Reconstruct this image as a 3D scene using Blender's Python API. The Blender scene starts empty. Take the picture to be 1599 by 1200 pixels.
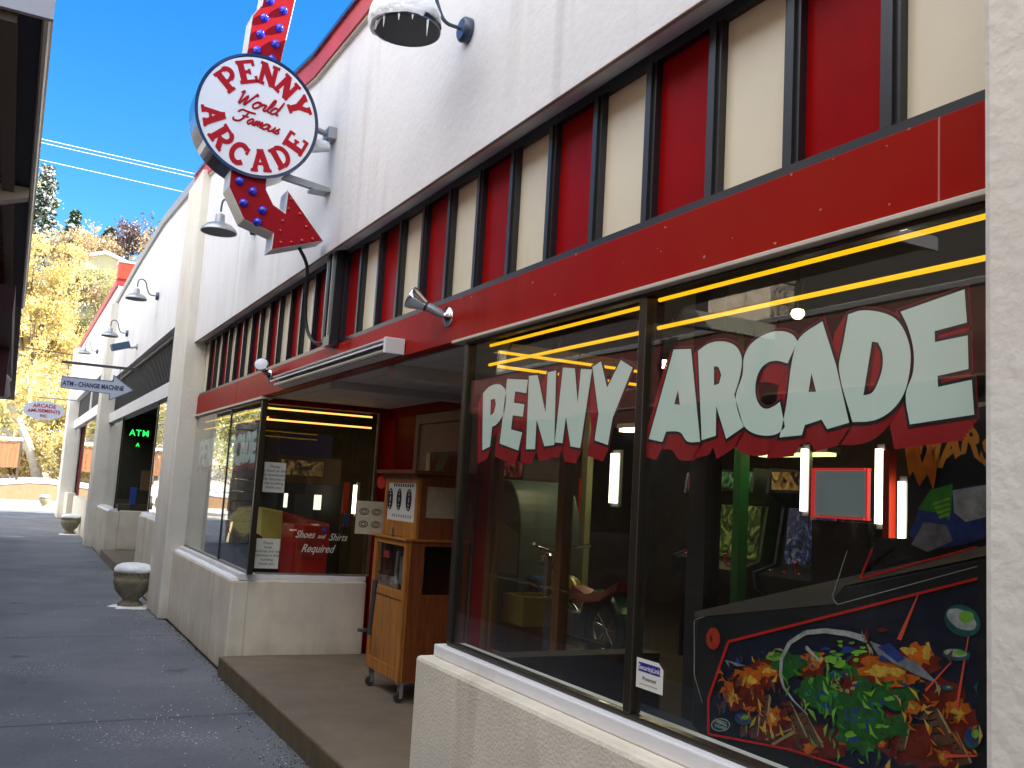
import bpy, math, random
from mathutils import Vector, Matrix, noise
random.seed(7)
R = math.radians
SC = bpy.context.scene
COL = SC.collection

# ------------------------------------------------------------------ camera
def camera():
    yaw, pitch, roll = R(27.91055618), R(6.91038923), R(3.37485539)
    cy, sy, cp, sp = math.cos(yaw), math.sin(yaw), math.cos(pitch), math.sin(pitch)
    f = Vector((sy * cp, cy * cp, sp)); r = Vector((cy, -sy, 0)); u = r.cross(f)
    r2 = math.cos(roll) * r + math.sin(roll) * u
    u2 = -math.sin(roll) * r + math.cos(roll) * u
    cam = bpy.data.cameras.new('camera')
    cam.sensor_width = 36; cam.lens = 1455.0 / 1599 * 36; cam.clip_end = 2000; cam.clip_start = 0.05
    o = bpy.data.objects.new('camera', cam); COL.objects.link(o)
    m = Matrix((r2, u2, -f)).transposed().to_4x4(); m.translation = (0, 0, 1.6)
    o.matrix_world = m
    SC.camera = o
camera()
# ------------------------------------------------------------------ sky, sun, exposure
SUN_EL = R(34); SUN_AZ = R(-20)                   # azimuth measured from +X towards +Y
sd = Vector((math.cos(SUN_EL) * math.cos(SUN_AZ), math.cos(SUN_EL) * math.sin(SUN_AZ), math.sin(SUN_EL)))
W = bpy.data.worlds.new('World'); SC.world = W; W.use_nodes = True
wn = W.node_tree.nodes; wl = W.node_tree.links
bg = wn['Background']; bg.inputs[1].default_value = 0.12
sky = wn.new('ShaderNodeTexSky'); sky.sky_type = 'NISHITA'; sky.sun_disc = False
sky.sun_elevation = SUN_EL; sky.sun_rotation = math.pi / 2 - SUN_AZ
sky.altitude = 2000; sky.air_density = 1.0; sky.dust_density = 0.3; sky.ozone_density = 2.0
hs = wn.new('ShaderNodeHueSaturation'); hs.inputs['Saturation'].default_value = 1.38; hs.inputs['Value'].default_value = .68
wl.new(sky.outputs[0], hs.inputs['Color'])
# added bright cloud bank, out of frame on the street side, lighting the shaded facade
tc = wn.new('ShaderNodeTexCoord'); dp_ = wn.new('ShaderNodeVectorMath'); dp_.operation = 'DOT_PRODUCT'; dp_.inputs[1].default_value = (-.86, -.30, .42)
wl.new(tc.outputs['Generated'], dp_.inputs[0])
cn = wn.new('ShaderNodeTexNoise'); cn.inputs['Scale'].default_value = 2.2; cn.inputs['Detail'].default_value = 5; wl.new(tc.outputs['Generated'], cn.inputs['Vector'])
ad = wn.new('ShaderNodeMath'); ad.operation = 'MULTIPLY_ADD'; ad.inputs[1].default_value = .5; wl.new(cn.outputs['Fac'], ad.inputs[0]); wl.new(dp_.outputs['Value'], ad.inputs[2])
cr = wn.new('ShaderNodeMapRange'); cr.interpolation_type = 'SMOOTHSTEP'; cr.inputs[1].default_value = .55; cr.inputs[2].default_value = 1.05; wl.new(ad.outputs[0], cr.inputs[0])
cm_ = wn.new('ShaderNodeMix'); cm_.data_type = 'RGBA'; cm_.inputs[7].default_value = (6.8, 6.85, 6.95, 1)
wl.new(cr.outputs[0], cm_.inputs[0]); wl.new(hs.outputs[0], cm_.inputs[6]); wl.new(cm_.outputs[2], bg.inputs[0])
sl = bpy.data.lights.new('sun', 'SUN'); sl.energy = 4.6; sl.angle = R(0.5); sl.color = (1, .93, .80)
so = bpy.data.objects.new('sun', sl); COL.objects.link(so)
so.rotation_euler = sd.to_track_quat('Z', 'Y').to_euler(); so.location = (20, -10, 20)
SC.view_settings.view_transform = 'Standard'; SC.view_settings.look = 'None'
SC.view_settings.exposure = 2.12; SC.view_settings.gamma = 1
SC.render.engine = 'CYCLES'
cy_ = SC.cycles
cy_.use_denoising = True; cy_.max_bounces = 10; cy_.transparent_max_bounces = 12; cy_.diffuse_bounces = 5
cy_.glossy_bounces = 5; cy_.sample_clamp_indirect = 6; cy_.caustics_reflective = False; cy_.caustics_refractive = False

# ------------------------------------------------------------------ materials
MATS = {}
def mat(name, col, rough=.6, metal=0, bump=0, bscale=60, var=0, vscale=3, spec=.5, coat=0, bdist=.01, col2=None, detail=6, streak=0, splash=0):
    if name in MATS: return MATS[name]
    m = bpy.data.materials.new(name); m.use_nodes = True
    n = m.node_tree.nodes; l = m.node_tree.links; b = n['Principled BSDF']
    b.inputs['Base Color'].default_value = (*col, 1); b.inputs['Roughness'].default_value = rough
    b.inputs['Metallic'].default_value = metal; b.inputs['Specular IOR Level'].default_value = spec
    b.inputs['Coat Weight'].default_value = coat; b.inputs['Coat Roughness'].default_value = .08
    g = n.new('ShaderNodeNewGeometry')
    if var or col2:
        t = n.new('ShaderNodeTexNoise'); t.inputs['Scale'].default_value = vscale; t.inputs['Detail'].default_value = detail
        t.inputs['Roughness'].default_value = .65
        l.new(g.outputs['Position'], t.inputs['Vector'])
        mr = n.new('ShaderNodeMapRange'); mr.inputs[1].default_value = .3; mr.inputs[2].default_value = .7
        l.new(t.outputs['Fac'], mr.inputs[0])
        mx = n.new('ShaderNodeMix'); mx.data_type = 'RGBA'
        c2 = col2 or tuple(c * (1 - var) for c in col)
        mx.inputs[6].default_value = (*col, 1); mx.inputs[7].default_value = (*c2, 1)
        l.new(mr.outputs[0], mx.inputs[0]); l.new(mx.outputs[2], b.inputs['Base Color'])
    if streak:      # rain streaks and grime: noise stretched down the wall
        mp = n.new('ShaderNodeMapping'); mp.inputs['Scale'].default_value = (7, 7, .55); l.new(g.outputs['Position'], mp.inputs[0])
        t3 = n.new('ShaderNodeTexNoise'); t3.inputs['Scale'].default_value = 1; t3.inputs['Detail'].default_value = 6; l.new(mp.outputs[0], t3.inputs['Vector'])
        t4 = n.new('ShaderNodeTexNoise'); t4.inputs['Scale'].default_value = .8; t4.inputs['Detail'].default_value = 3; l.new(g.outputs['Position'], t4.inputs['Vector'])
        r3 = n.new('ShaderNodeMapRange'); r3.inputs[1].default_value = .50; r3.inputs[2].default_value = .72; l.new(t3.outputs['Fac'], r3.inputs[0])
        r4 = n.new('ShaderNodeMapRange'); r4.inputs[1].default_value = .42; r4.inputs[2].default_value = .62; l.new(t4.outputs['Fac'], r4.inputs[0])
        m3 = n.new('ShaderNodeMath'); m3.operation = 'MULTIPLY'; l.new(r3.outputs[0], m3.inputs[0]); l.new(r4.outputs[0], m3.inputs[1])
        m4 = n.new('ShaderNodeMath'); m4.operation = 'MULTIPLY'; m4.inputs[1].default_value = streak; l.new(m3.outputs[0], m4.inputs[0])
        fac = m4
        if splash:  # splashed dirt low on the wall, with an uneven upper edge
            sx = n.new('ShaderNodeSeparateXYZ'); l.new(g.outputs['Position'], sx.inputs[0])
            ma = n.new('ShaderNodeMath'); ma.operation = 'MULTIPLY_ADD'; ma.inputs[1].default_value = -.5; l.new(t3.outputs['Fac'], ma.inputs[0]); l.new(sx.outputs['Z'], ma.inputs[2])
            r5 = n.new('ShaderNodeMapRange'); r5.inputs[1].default_value = .02; r5.inputs[2].default_value = -.28; r5.inputs[4].default_value = splash; l.new(ma.outputs[0], r5.inputs[0])
            mxx = n.new('ShaderNodeMath'); mxx.operation = 'MAXIMUM'; l.new(m4.outputs[0], mxx.inputs[0]); l.new(r5.outputs[0], mxx.inputs[1]); fac = mxx
        mm = n.new('ShaderNodeMix'); mm.data_type = 'RGBA'; mm.blend_type = 'MULTIPLY'; mm.inputs[7].default_value = (.42, .36, .28, 1)
        l.new(fac.outputs[0], mm.inputs[0])
        if b.inputs['Base Color'].is_linked: l.new(b.inputs['Base Color'].links[0].from_socket, mm.inputs[6])
        else: mm.inputs[6].default_value = (*col, 1)
        l.new(mm.outputs[2], b.inputs['Base Color'])
    if bump:
        t2 = n.new('ShaderNodeTexNoise'); t2.inputs['Scale'].default_value = bscale; t2.inputs['Detail'].default_value = 4
        l.new(g.outputs['Position'], t2.inputs['Vector'])
        bp = n.new('ShaderNodeBump'); bp.inputs['Strength'].default_value = bump; bp.inputs['Distance'].default_value = bdist
        l.new(t2.outputs['Fac'], bp.inputs['Height']); l.new(bp.outputs[0], b.inputs['Normal'])
    MATS[name] = m
    return m
def emis(name, col, s):
    if name in MATS: return MATS[name]
    m = bpy.data.materials.new(name); m.use_nodes = True
    b = m.node_tree.nodes['Principled BSDF']; b.inputs['Base Color'].default_value = (*[c * .5 for c in col], 1)
    b.inputs['Emission Color'].default_value = (*col, 1); b.inputs['Emission Strength'].default_value = s
    MATS[name] = m; return m
def glass(name, tint=(.80, .86, .82), f0=.05, edge=1.0):
    m = bpy.data.materials.new(name); m.use_nodes = True
    n = m.node_tree.nodes; l = m.node_tree.links
    for x in list(n):
        if x.type != 'OUTPUT_MATERIAL': n.remove(x)
    out = n['Material Output']
    g = n.new('ShaderNodeNewGeometry'); d = n.new('ShaderNodeVectorMath'); d.operation = 'DOT_PRODUCT'
    l.new(g.outputs['Incoming'], d.inputs[0]); l.new(g.outputs['Normal'], d.inputs[1])
    ab = n.new('ShaderNodeMath'); ab.operation = 'ABSOLUTE'; l.new(d.outputs['Value'], ab.inputs[0])
    s1 = n.new('ShaderNodeMath'); s1.operation = 'SUBTRACT'; s1.inputs[0].default_value = 1; l.new(ab.outputs[0], s1.inputs[1])
    pw = n.new('ShaderNodeMath'); pw.operation = 'POWER'; pw.inputs[1].default_value = 5; l.new(s1.outputs[0], pw.inputs[0])
    ma = n.new('ShaderNodeMath'); ma.operation = 'MULTIPLY_ADD'; ma.inputs[1].default_value = (1 - f0) * edge; ma.inputs[2].default_value = f0
    l.new(pw.outputs[0], ma.inputs[0])
    tr = n.new('ShaderNodeBsdfTransparent'); tr.inputs[0].default_value = (*tint, 1)
    gl = n.new('ShaderNodeBsdfGlossy'); gl.inputs['Roughness'].default_value = 0; gl.inputs[0].default_value = (1, 1, 1, 1)
    nt = n.new('ShaderNodeTexNoise'); nt.inputs['Scale'].default_value = 1.3; nt.inputs['Detail'].default_value = 1
    l.new(g.outputs['Position'], nt.inputs['Vector'])
    bp = n.new('ShaderNodeBump'); bp.inputs['Strength'].default_value = .25; bp.inputs['Distance'].default_value = .004
    l.new(nt.outputs['Fac'], bp.inputs['Height']); l.new(bp.outputs[0], gl.inputs['Normal'])
    du = n.new('ShaderNodeBsdfDiffuse'); du.inputs[0].default_value = (.55, .48, .36, 1)
    t5 = n.new('ShaderNodeTexNoise'); t5.inputs['Scale'].default_value = 2.6; t5.inputs['Detail'].default_value = 8; t5.inputs['Roughness'].default_value = .7; l.new(g.outputs['Position'], t5.inputs['Vector'])
    rd = n.new('ShaderNodeMapRange'); rd.inputs[1].default_value = .35; rd.inputs[2].default_value = .75; rd.inputs[3].default_value = .001; rd.inputs[4].default_value = .011; l.new(t5.outputs['Fac'], rd.inputs[0])
    m0 = n.new('ShaderNodeMixShader'); l.new(rd.outputs[0], m0.inputs[0]); l.new(tr.outputs[0], m0.inputs[1]); l.new(du.outputs[0], m0.inputs[2]); tr = m0
    mx = n.new('ShaderNodeMixShader'); l.new(ma.outputs[0], mx.inputs[0]); l.new(tr.outputs[0], mx.inputs[1]); l.new(gl.outputs[0], mx.inputs[2])
    l.new(mx.outputs[0], out.inputs[0])
    MATS[name] = m; return m
def screen(name, c1, c2, s):
    m = bpy.data.materials.new(name); m.use_nodes = True; n = m.node_tree.nodes; l = m.node_tree.links; b = n['Principled BSDF']; b.inputs['Roughness'].default_value = .2
    b.inputs['Base Color'].default_value = (.01, .01, .01, 1)
    g = n.new('ShaderNodeNewGeometry'); t = n.new('ShaderNodeTexNoise'); t.inputs['Scale'].default_value = 11; t.inputs['Detail'].default_value = 5; t.inputs['Distortion'].default_value = 1.5
    l.new(g.outputs['Position'], t.inputs['Vector']); r = n.new('ShaderNodeValToRGB'); l.new(t.outputs['Fac'], r.inputs[0])
    r.color_ramp.elements[0].position = .38; r.color_ramp.elements[0].color = (.005, .005, .006, 1); r.color_ramp.elements[1].position = .75; r.color_ramp.elements[1].color = (*c2, 1)
    e = r.color_ramp.elements.new(.55); e.color = (*c1, 1)
    l.new(r.outputs[0], b.inputs['Emission Color']); b.inputs['Emission Strength'].default_value = s; MATS[name] = m; return m
def leafmat(name, col, col2, tr=.45):
    m = bpy.data.materials.new(name); m.use_nodes = True
    n = m.node_tree.nodes; l = m.node_tree.links
    for x in list(n):
        if x.type != 'OUTPUT_MATERIAL': n.remove(x)
    out = n['Material Output']; g = n.new('ShaderNodeNewGeometry')
    t = n.new('ShaderNodeTexNoise'); t.inputs['Scale'].default_value = .9; t.inputs['Detail'].default_value = 6
    l.new(g.outputs['Position'], t.inputs['Vector'])
    mr = n.new('ShaderNodeMapRange'); mr.inputs[1].default_value = .35; mr.inputs[2].default_value = .65; l.new(t.outputs['Fac'], mr.inputs[0])
    mx = n.new('ShaderNodeMix'); mx.data_type = 'RGBA'; mx.inputs[6].default_value = (*col, 1); mx.inputs[7].default_value = (*col2, 1)
    l.new(mr.outputs[0], mx.inputs[0])
    a = n.new('ShaderNodeBsdfDiffuse'); b = n.new('ShaderNodeBsdfTranslucent'); ms = n.new('ShaderNodeMixShader'); ms.inputs[0].default_value = tr
    l.new(mx.outputs[2], a.inputs[0]); l.new(mx.outputs[2], b.inputs[0]); l.new(a.outputs[0], ms.inputs[1]); l.new(b.outputs[0], ms.inputs[2])
    l.new(ms.outputs[0], out.inputs[0]); MATS[name] = m; return m
def wood(name, c1, c2, axis=2, scale=7, rough=.45):
    if name in MATS: return MATS[name]
    m = bpy.data.materials.new(name); m.use_nodes = True
    n = m.node_tree.nodes; l = m.node_tree.links; b = n['Principled BSDF']; b.inputs['Roughness'].default_value = rough
    g = n.new('ShaderNodeNewGeometry'); mp = n.new('ShaderNodeMapping'); sc = [scale * 6] * 3; sc[axis] = scale * .5
    mp.inputs['Scale'].default_value = sc; l.new(g.outputs['Position'], mp.inputs[0])
    t = n.new('ShaderNodeTexNoise'); t.inputs['Scale'].default_value = 1; t.inputs['Detail'].default_value = 5; t.inputs['Distortion'].default_value = .6
    l.new(mp.outputs[0], t.inputs['Vector'])
    mr = n.new('ShaderNodeMapRange'); mr.inputs[1].default_value = .3; mr.inputs[2].default_value = .7; l.new(t.outputs['Fac'], mr.inputs[0])
    mx = n.new('ShaderNodeMix'); mx.data_type = 'RGBA'; mx.inputs[6].default_value = (*c1, 1); mx.inputs[7].default_value = (*c2, 1)
    l.new(mr.outputs[0], mx.inputs[0]); l.new(mx.outputs[2], b.inputs['Base Color'])
    bp = n.new('ShaderNodeBump'); bp.inputs['Strength'].default_value = .25; bp.inputs['Distance'].default_value = .003
    l.new(t.outputs['Fac'], bp.inputs['Height']); l.new(bp.outputs[0], b.inputs['Normal'])
    MATS[name] = m; return m

STUCCO = mat('white_stucco', (.78, .775, .79), .6, bump=.28, bscale=26, var=.10, vscale=1.3, bdist=.010, streak=.3)
PILLAR = mat('rough_stucco', (.74, .71, .63), .8, bump=.4, bscale=20, col2=(.66, .62, .54), vscale=2.2, bdist=.014, streak=.3, splash=.5)
LOWW = mat('low_wall_stucco', (.78, .72, .59), .85, bump=.55, bscale=80, var=.20, vscale=3, bdist=.008, streak=.4, splash=.55)
CREAM = mat('cream_panel_paint', (.74, .67, .50), .38, bump=.2, bscale=9, var=.10, vscale=2, bdist=.003, coat=.1, streak=.3)
RED = mat('red_gloss_paint', (.30, .003, .004), .34, bump=.3, bscale=22, var=.2, vscale=5, bdist=.002, spec=.05, streak=.35)
REDF = mat('red_fascia_paint', (.28, .002, .002), .42, bump=.25, bscale=9, col2=(.29, .016, .005), vscale=1.1, bdist=.004, spec=.06, streak=.5)
REDBAND = mat('red_parapet_paint', (.50, .03, .03), .5, var=.2)
BLACK = mat('black_trim_paint', (.014, .015, .018), .32, bump=.1, bscale=20, bdist=.002)
LOUVRE = mat('dark_louvre', (.010, .011, .016), .7, spec=.2)
NAVY = mat('navy_metal_edge', (.01, .018, .07), .22, coat=.6)
BEIGE = mat('flashing_beige', (.55, .50, .42), .5, var=.15)
SOFF = mat('soffit_plaster', (.40, .31, .24), .8, bump=.4, bscale=50, var=.2)
PLANK = mat('ceiling_plank', (.62, .60, .55), .6, var=.15, vscale=4)
BRONZE = mat('bronze_frame', (.06, .05, .035), .3, metal=.7)
BRSHINE = mat('aluminium_bead', (.5, .48, .42), .3, metal=.9)
TANDOOR = mat('tan_door_paint', (.42, .37, .27), .55, var=.1)
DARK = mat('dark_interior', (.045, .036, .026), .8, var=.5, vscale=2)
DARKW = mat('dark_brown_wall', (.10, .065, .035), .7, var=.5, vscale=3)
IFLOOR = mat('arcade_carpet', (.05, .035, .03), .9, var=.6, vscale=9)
GLASS = glass('window_glass', (.95, .97, .95), .045, 1.0)
GLASSB = glass('glass_thin', (.9, .92, .9), .045)
GLASSR = glass('return_glass_mat', (.94, .95, .94), .004, .015)
SNOW = mat('snow', (.88, .90, .94), .7, bump=.8, bscale=14, bdist=.03)
GALV = mat('galvanised_shade', (.42, .43, .44), .35, metal=.6, var=.2, vscale=20)
ENAMEL = mat('dark_enamel', (.03, .05, .09), .35, coat=.3)
DINN = mat('dark_shade_inside', (.04, .045, .055), .6)
CHROME = mat('chrome', (.7, .72, .72), .12, metal=1)
STEEL = mat('painted_steel', (.33, .34, .36), .4, metal=.4, var=.15, vscale=8)
RUBBER = mat('black_rubber', (.02, .02, .02), .6)
WHITEP = mat('white_sign_face', (.74, .76, .80), .35)
REDP = mat('red_sign_paint', (.30, .004, .010), .5, spec=.12, var=.1, vscale=8)
REDLET = mat('red_lettering', (.38, .004, .014), .6, spec=.2)
WHITEM = mat('white_sheet_metal', (.68, .68, .66), .4, var=.1)
BULB = mat('blue_bulb_glass', (.01, .03, .55), .1, coat=1)
REDBULB = mat('red_bulb_glass', (.5, .01, .02), .12, coat=1)
PAPER = mat('paper', (.66, .66, .60), .8)
PAPERO = mat('old_paper', (.50, .44, .32), .8, var=.2, vscale=20)
INK = mat('black_ink', (.02, .02, .02), .7)
PAINTW = mat('pale_green_lettering_paint', (.74, .88, .82), .5)
PAINTK = mat('black_outline_paint', (.006, .012, .012), .4)
PAINTR = mat('dark_red_shadow_paint', (.32, .003, .006), .5)
GOLD = mat('gold_lettering', (.6, .45, .2), .5)
OAK = wood('oak', (.50, .20, .03), (.24, .085, .014))
OAKD = wood('oak_side', (.24, .065, .014), (.12, .03, .008))
CONC = mat('step_concrete', (.21, .165, .12), .75, bump=.4, bscale=30, var=.35, vscale=2.5)
CONCE = mat('step_edge_concrete', (.13, .095, .045), .8, bump=.7, bscale=25, var=.4, vscale=6)
STONE = mat('rough_stone', (.60, .49, .36), .85, bump=1, bscale=6, var=.45, vscale=2.2, bdist=.08)
URN = mat('cast_stone', (.26, .23, .15), .8, bump=.6, bscale=30, var=.45, vscale=14)

# ------------------------------------------------------------------ mesh helpers
class MB:
    def __init__(s): s.v = []; s.f = []; s.m = []; s.sm = []
    def add(s, vs, fs, mi=0, smooth=False):
        o = len(s.v); s.v += [tuple(v) for v in vs]
        for f in fs: s.f.append([i + o for i in f]); s.m.append(mi); s.sm.append(smooth)
        return s
    def box(s, x0, x1, y0, y1, z0, z1, mi=0):
        vs = [(x, y, z) for z in (z0, z1) for y in (y0, y1) for x in (x0, x1)]
        return s.add(vs, [(0, 2, 3, 1), (4, 5, 7, 6), (0, 1, 5, 4), (2, 6, 7, 3), (0, 4, 6, 2), (1, 3, 7, 5)], mi)
    def obox(s, c, ax, ay, az, hx, hy, hz, mi=0):
        c, ax, ay, az = Vector(c), Vector(ax).normalized(), Vector(ay).normalized(), Vector(az).normalized()
        vs = [c + ax * hx * i + ay * hy * j + az * hz * k for k in (-1, 1) for j in (-1, 1) for i in (-1, 1)]
        return s.add(vs, [(0, 2, 3, 1), (4, 5, 7, 6), (0, 1, 5, 4), (2, 6, 7, 3), (0, 4, 6, 2), (1, 3, 7, 5)], mi)
    def prism(s, poly, axis, a0, a1, mi=0):
        # poly in the two other axes (in xyz order), extruded along axis
        def P(p, a):
            q = list(p); q.insert(axis, a); return tuple(q)
        n = len(poly); vs = [P(p, a0) for p in poly] + [P(p, a1) for p in poly]
        fs = [list(range(n))[::-1], list(range(n, 2 * n))] + [(i, (i + 1) % n, n + (i + 1) % n, n + i) for i in range(n)]
        return s.add(vs, fs, mi)
    def loft(s, secs, mi=0, cap=True, smooth=False):
        n = len(secs[0]); vs = [p for q in secs for p in q]; fs = []
        for k in range(len(secs) - 1):
            for i in range(n):
                j = (i + 1) % n; fs.append((k * n + i, k * n + j, (k + 1) * n + j, (k + 1) * n + i))
        s.add(vs, fs, mi, smooth)
        if cap: s.add(secs[0], [list(range(n))[::-1]], mi); s.add(secs[-1], [list(range(n))], mi)
        return s
    def tube(s, pts, r, seg=10, mi=0, smooth=True, cap=True):
        pts = [Vector(p) for p in pts]; rs = r if isinstance(r, (list, tuple)) else [r] * len(pts); secs = []
        up = None
        for i, p in enumerate(pts):
            d = (pts[min(i + 1, len(pts) - 1)] - pts[max(i - 1, 0)]).normalized()
            if up is None: up = Vector((0, 0, 1)) if abs(d.z) < .9 else Vector((1, 0, 0))
            a = d.cross(up).normalized(); b = a.cross(d).normalized(); up = b
            secs.append([p + (a * math.cos(t) + b * math.sin(t)) * rs[i] for t in [2 * math.pi * k / seg for k in range(seg)]])
        return s.loft(secs, mi, cap, smooth)
    def lathe(s, prof, c, axis=(0, 0, 1), seg=32, mi=0, smooth=True, sx=1):
        ax = Vector(axis).normalized(); t = Vector((1, 0, 0)) if abs(ax.x) < .9 else Vector((0, 0, 1))
        a = ax.cross(t).normalized(); b = ax.cross(a).normalized(); c = Vector(c)
        secs = [[c + ax * h + (a * math.cos(q) + b * math.sin(q)) * max(r, 1e-4) for q in [2 * math.pi * k / seg for k in range(seg)]] for r, h in prof]
        return s.loft(secs, mi, True, smooth)
    def build(s, name, mats, parent=None, bevel=0):
        me = bpy.data.meshes.new(name); me.from_pydata(s.v, [], s.f)
        for m in (mats if isinstance(mats, (list, tuple)) else [mats]): me.materials.append(m)
        me.polygons.foreach_set('material_index', s.m); me.polygons.foreach_set('use_smooth', s.sm); me.update()
        o = bpy.data.objects.new(name, me); COL.objects.link(o)
        if parent: o.parent = parent; o.matrix_parent_inverse = Matrix.Translation(-parent.location)
        if bevel:
            b = o.modifiers.new('bevel', 'BEVEL'); b.width = bevel; b.segments = 2; b.limit_method = 'ANGLE'; b.angle_limit = R(40)
        return o
def tag(o, label, cat, group=None, kind=None):
    o['label'] = label; o['category'] = cat
    if group: o['group'] = group
    if kind: o['kind'] = kind
    return o
def thing(name, loc, label, cat, group=None):
    o = bpy.data.objects.new(name, None); o.location = loc; o.empty_display_size = .2; COL.objects.link(o)
    return tag(o, label, cat, group)
def struct(o): o['kind'] = 'structure'; return o
# world-coordinate box as a part
def part(name, m, parent, *b, bevel=0):
    for q in b: r = MB().box(*q).build(name, m, parent, bevel)
    return r

def fill(rings, th=.001, off=0.0, closed=True):
    """triangulate a polygon with holes; returns verts (u,v,w) and faces"""
    cu = bpy.data.curves.new('c', 'CURVE'); cu.dimensions = '2D'; cu.fill_mode = 'BOTH'; cu.extrude = th; cu.offset = off
    for q in rings:
        sp = cu.splines.new('POLY'); sp.points.add(len(q) - 1)
        for i, p in enumerate(q): sp.points[i].co = (p[0], p[1], 0, 1)
        sp.use_cyclic_u = True
    return _cv(cu)
def _cv(cu):
    o = bpy.data.objects.new('tmp', cu); COL.objects.link(o)
    dg = bpy.context.evaluated_depsgraph_get(); dg.update()
    me = bpy.data.meshes.new_from_object(o.evaluated_get(dg))
    vs = [tuple(v.co) for v in me.vertices]; fs = [list(p.vertices) for p in me.polygons]
    bpy.data.objects.remove(o); bpy.data.curves.remove(cu); bpy.data.meshes.remove(me)
    return vs, fs
def text(s, size=1, th=.001, bold=0, shear=0, space=1, align='CENTER'):
    cu = bpy.data.curves.new('t', 'FONT'); cu.body = s; cu.size = size; cu.extrude = th; cu.offset = bold; cu.shear = shear
    cu.align_x = align; cu.align_y = 'CENTER'; cu.space_character = space; cu.resolution_u = 3
    return _cv(cu)
def put(mb, vf, fn, mi=0):
    vs, fs = vf; mb.add([fn(*v) for v in vs], fs, mi)
def bez(pts, n=8):
    """Catmull-Rom through points"""
    P = [Vector(p) for p in pts]; P = [P[0] * 2 - P[1]] + P + [P[-1] * 2 - P[-2]]; out = []
    for i in range(1, len(P) - 2):
        for k in range(n):
            t = k / n; a, b, c, d = P[i - 1:i + 3]
            out.append(.5 * ((2 * b) + (c - a) * t + (2 * a - 5 * b + 4 * c - d) * t * t + (3 * b - a - 3 * c + d) * t ** 3))
    out.append(P[-2]); return out

# ------------------------------------------------------------------ setting: ground, path, hill
def sstep(a, b, x):
    t = max(0, min(1, (x - a) / (b - a))); return t * t * (3 - 2 * t)
def hill(x, y):
    h = 25 * sstep(62, 118, y + abs(x) * .05) + 9 * sstep(110, 210, y)
    h += 16 * sstep(14, 60, -x) * sstep(8, 30, y) * (1 - sstep(60, 118, y))
    h += 1.1 * noise.noise(Vector((x * .06, y * .06, 0))) * sstep(58, 70, y) * 2
    return h
def ground():
    mb = MB(); xs = [-160 + 5 * i for i in range(65)]; ys = [-60 + 5 * i for i in range(70)]
    vs = [(x, y, hill(x, y) - .06) for y in ys for x in xs]; n = len(xs)
    fs = [(j * n + i, j * n + i + 1, (j + 1) * n + i + 1, (j + 1) * n + i) for j in range(len(ys) - 1) for i in range(n - 1)]
    mb.add(vs, fs, 0, True)
    m = mat('snowy_ground', (.75, .76, .78), .85, bump=.5, bscale=3, bdist=.1, col2=(.30, .23, .12), vscale=.16, detail=12)
    struct(mb.build('ground', m))
ground()
def sidewalk():
    mb = MB(); js = [-20, -16.8, -13.4, -10, -6.6, -3.2, -.4, 2.6, 6.75, 10.2, 13.6, 17, 20.4, 23.8, 27.2, 30.6, 34, 37.4, 41.0]
    g = .028
    for a, b in zip(js[:-1], js[1:]):
        mb.box(-4.2, 1.74, a + g / 2, b - g / 2, -.12, 0)
    m = bpy.data.materials.new('sidewalk_concrete'); m.use_nodes = True
    n = m.node_tree.nodes; l = m.node_tree.links; b = n['Principled BSDF']; b.inputs['Roughness'].default_value = .72
    ge = n.new('ShaderNodeNewGeometry')
    def noi(s, d, lo, hi, rough=.6):
        t = n.new('ShaderNodeTexNoise'); t.inputs['Scale'].default_value = s; t.inputs['Detail'].default_value = d; t.inputs['Roughness'].default_value = rough
        l.new(ge.outputs['Position'], t.inputs['Vector'])
        r = n.new('ShaderNodeMapRange'); r.inputs[1].default_value = lo; r.inputs[2].default_value = hi; l.new(t.outputs['Fac'], r.inputs[0]); return r.outputs[0], t.outputs['Fac']
    a, _ = noi(.7, 8, .35, .65); mx = n.new('ShaderNodeMix'); mx.data_type = 'RGBA'
    mx.inputs[6].default_value = (.12, .132, .15, 1); mx.inputs[7].default_value = (.205, .21, .225, 1); l.new(a, mx.inputs[0])
    f, fh = noi(34, 5, .45, .8); m2 = n.new('ShaderNodeMix'); m2.data_type = 'RGBA'; m2.blend_type = 'MULTIPLY'; m2.inputs[7].default_value = (.7, .7, .72, 1)
    l.new(f, m2.inputs[0]); l.new(mx.outputs[2], m2.inputs[6])
    # thin snow crumbs and salt: fine specks kept to patches
    s1, _ = noi(55, 2, .62, .66, .5); s2, _ = noi(.9, 3, .54, .66)
    mu = n.new('ShaderNodeMath'); mu.operation = 'MULTIPLY'; l.new(s1, mu.inputs[0]); l.new(s2, mu.inputs[1])
    m3 = n.new('ShaderNodeMix'); m3.data_type = 'RGBA'; m3.inputs[7].default_value = (.62, .64, .68, 1)
    l.new(mu.outputs[0], m3.inputs[0]); l.new(m2.outputs[2], m3.inputs[6])
    # dark wet stains
    w1, _ = noi(1.7, 6, .62, .70); m4 = n.new('ShaderNodeMix'); m4.data_type = 'RGBA'; m4.blend_type = 'MULTIPLY'; m4.inputs[7].default_value = (.5, .5, .52, 1)
    l.new(w1, m4.inputs[0]); l.new(m3.outputs[2], m4.inputs[6]); l.new(m4.outputs[2], b.inputs['Base Color'])
    bp = n.new('ShaderNodeBump'); bp.inputs['Strength'].default_value = .35; bp.inputs['Distance'].default_value = .006
    l.new(fh, bp.inputs['Height']); l.new(bp.outputs[0], b.inputs['Normal'])
    struct(mb.build('sidewalk', m, bevel=.006))
sidewalk()

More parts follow.
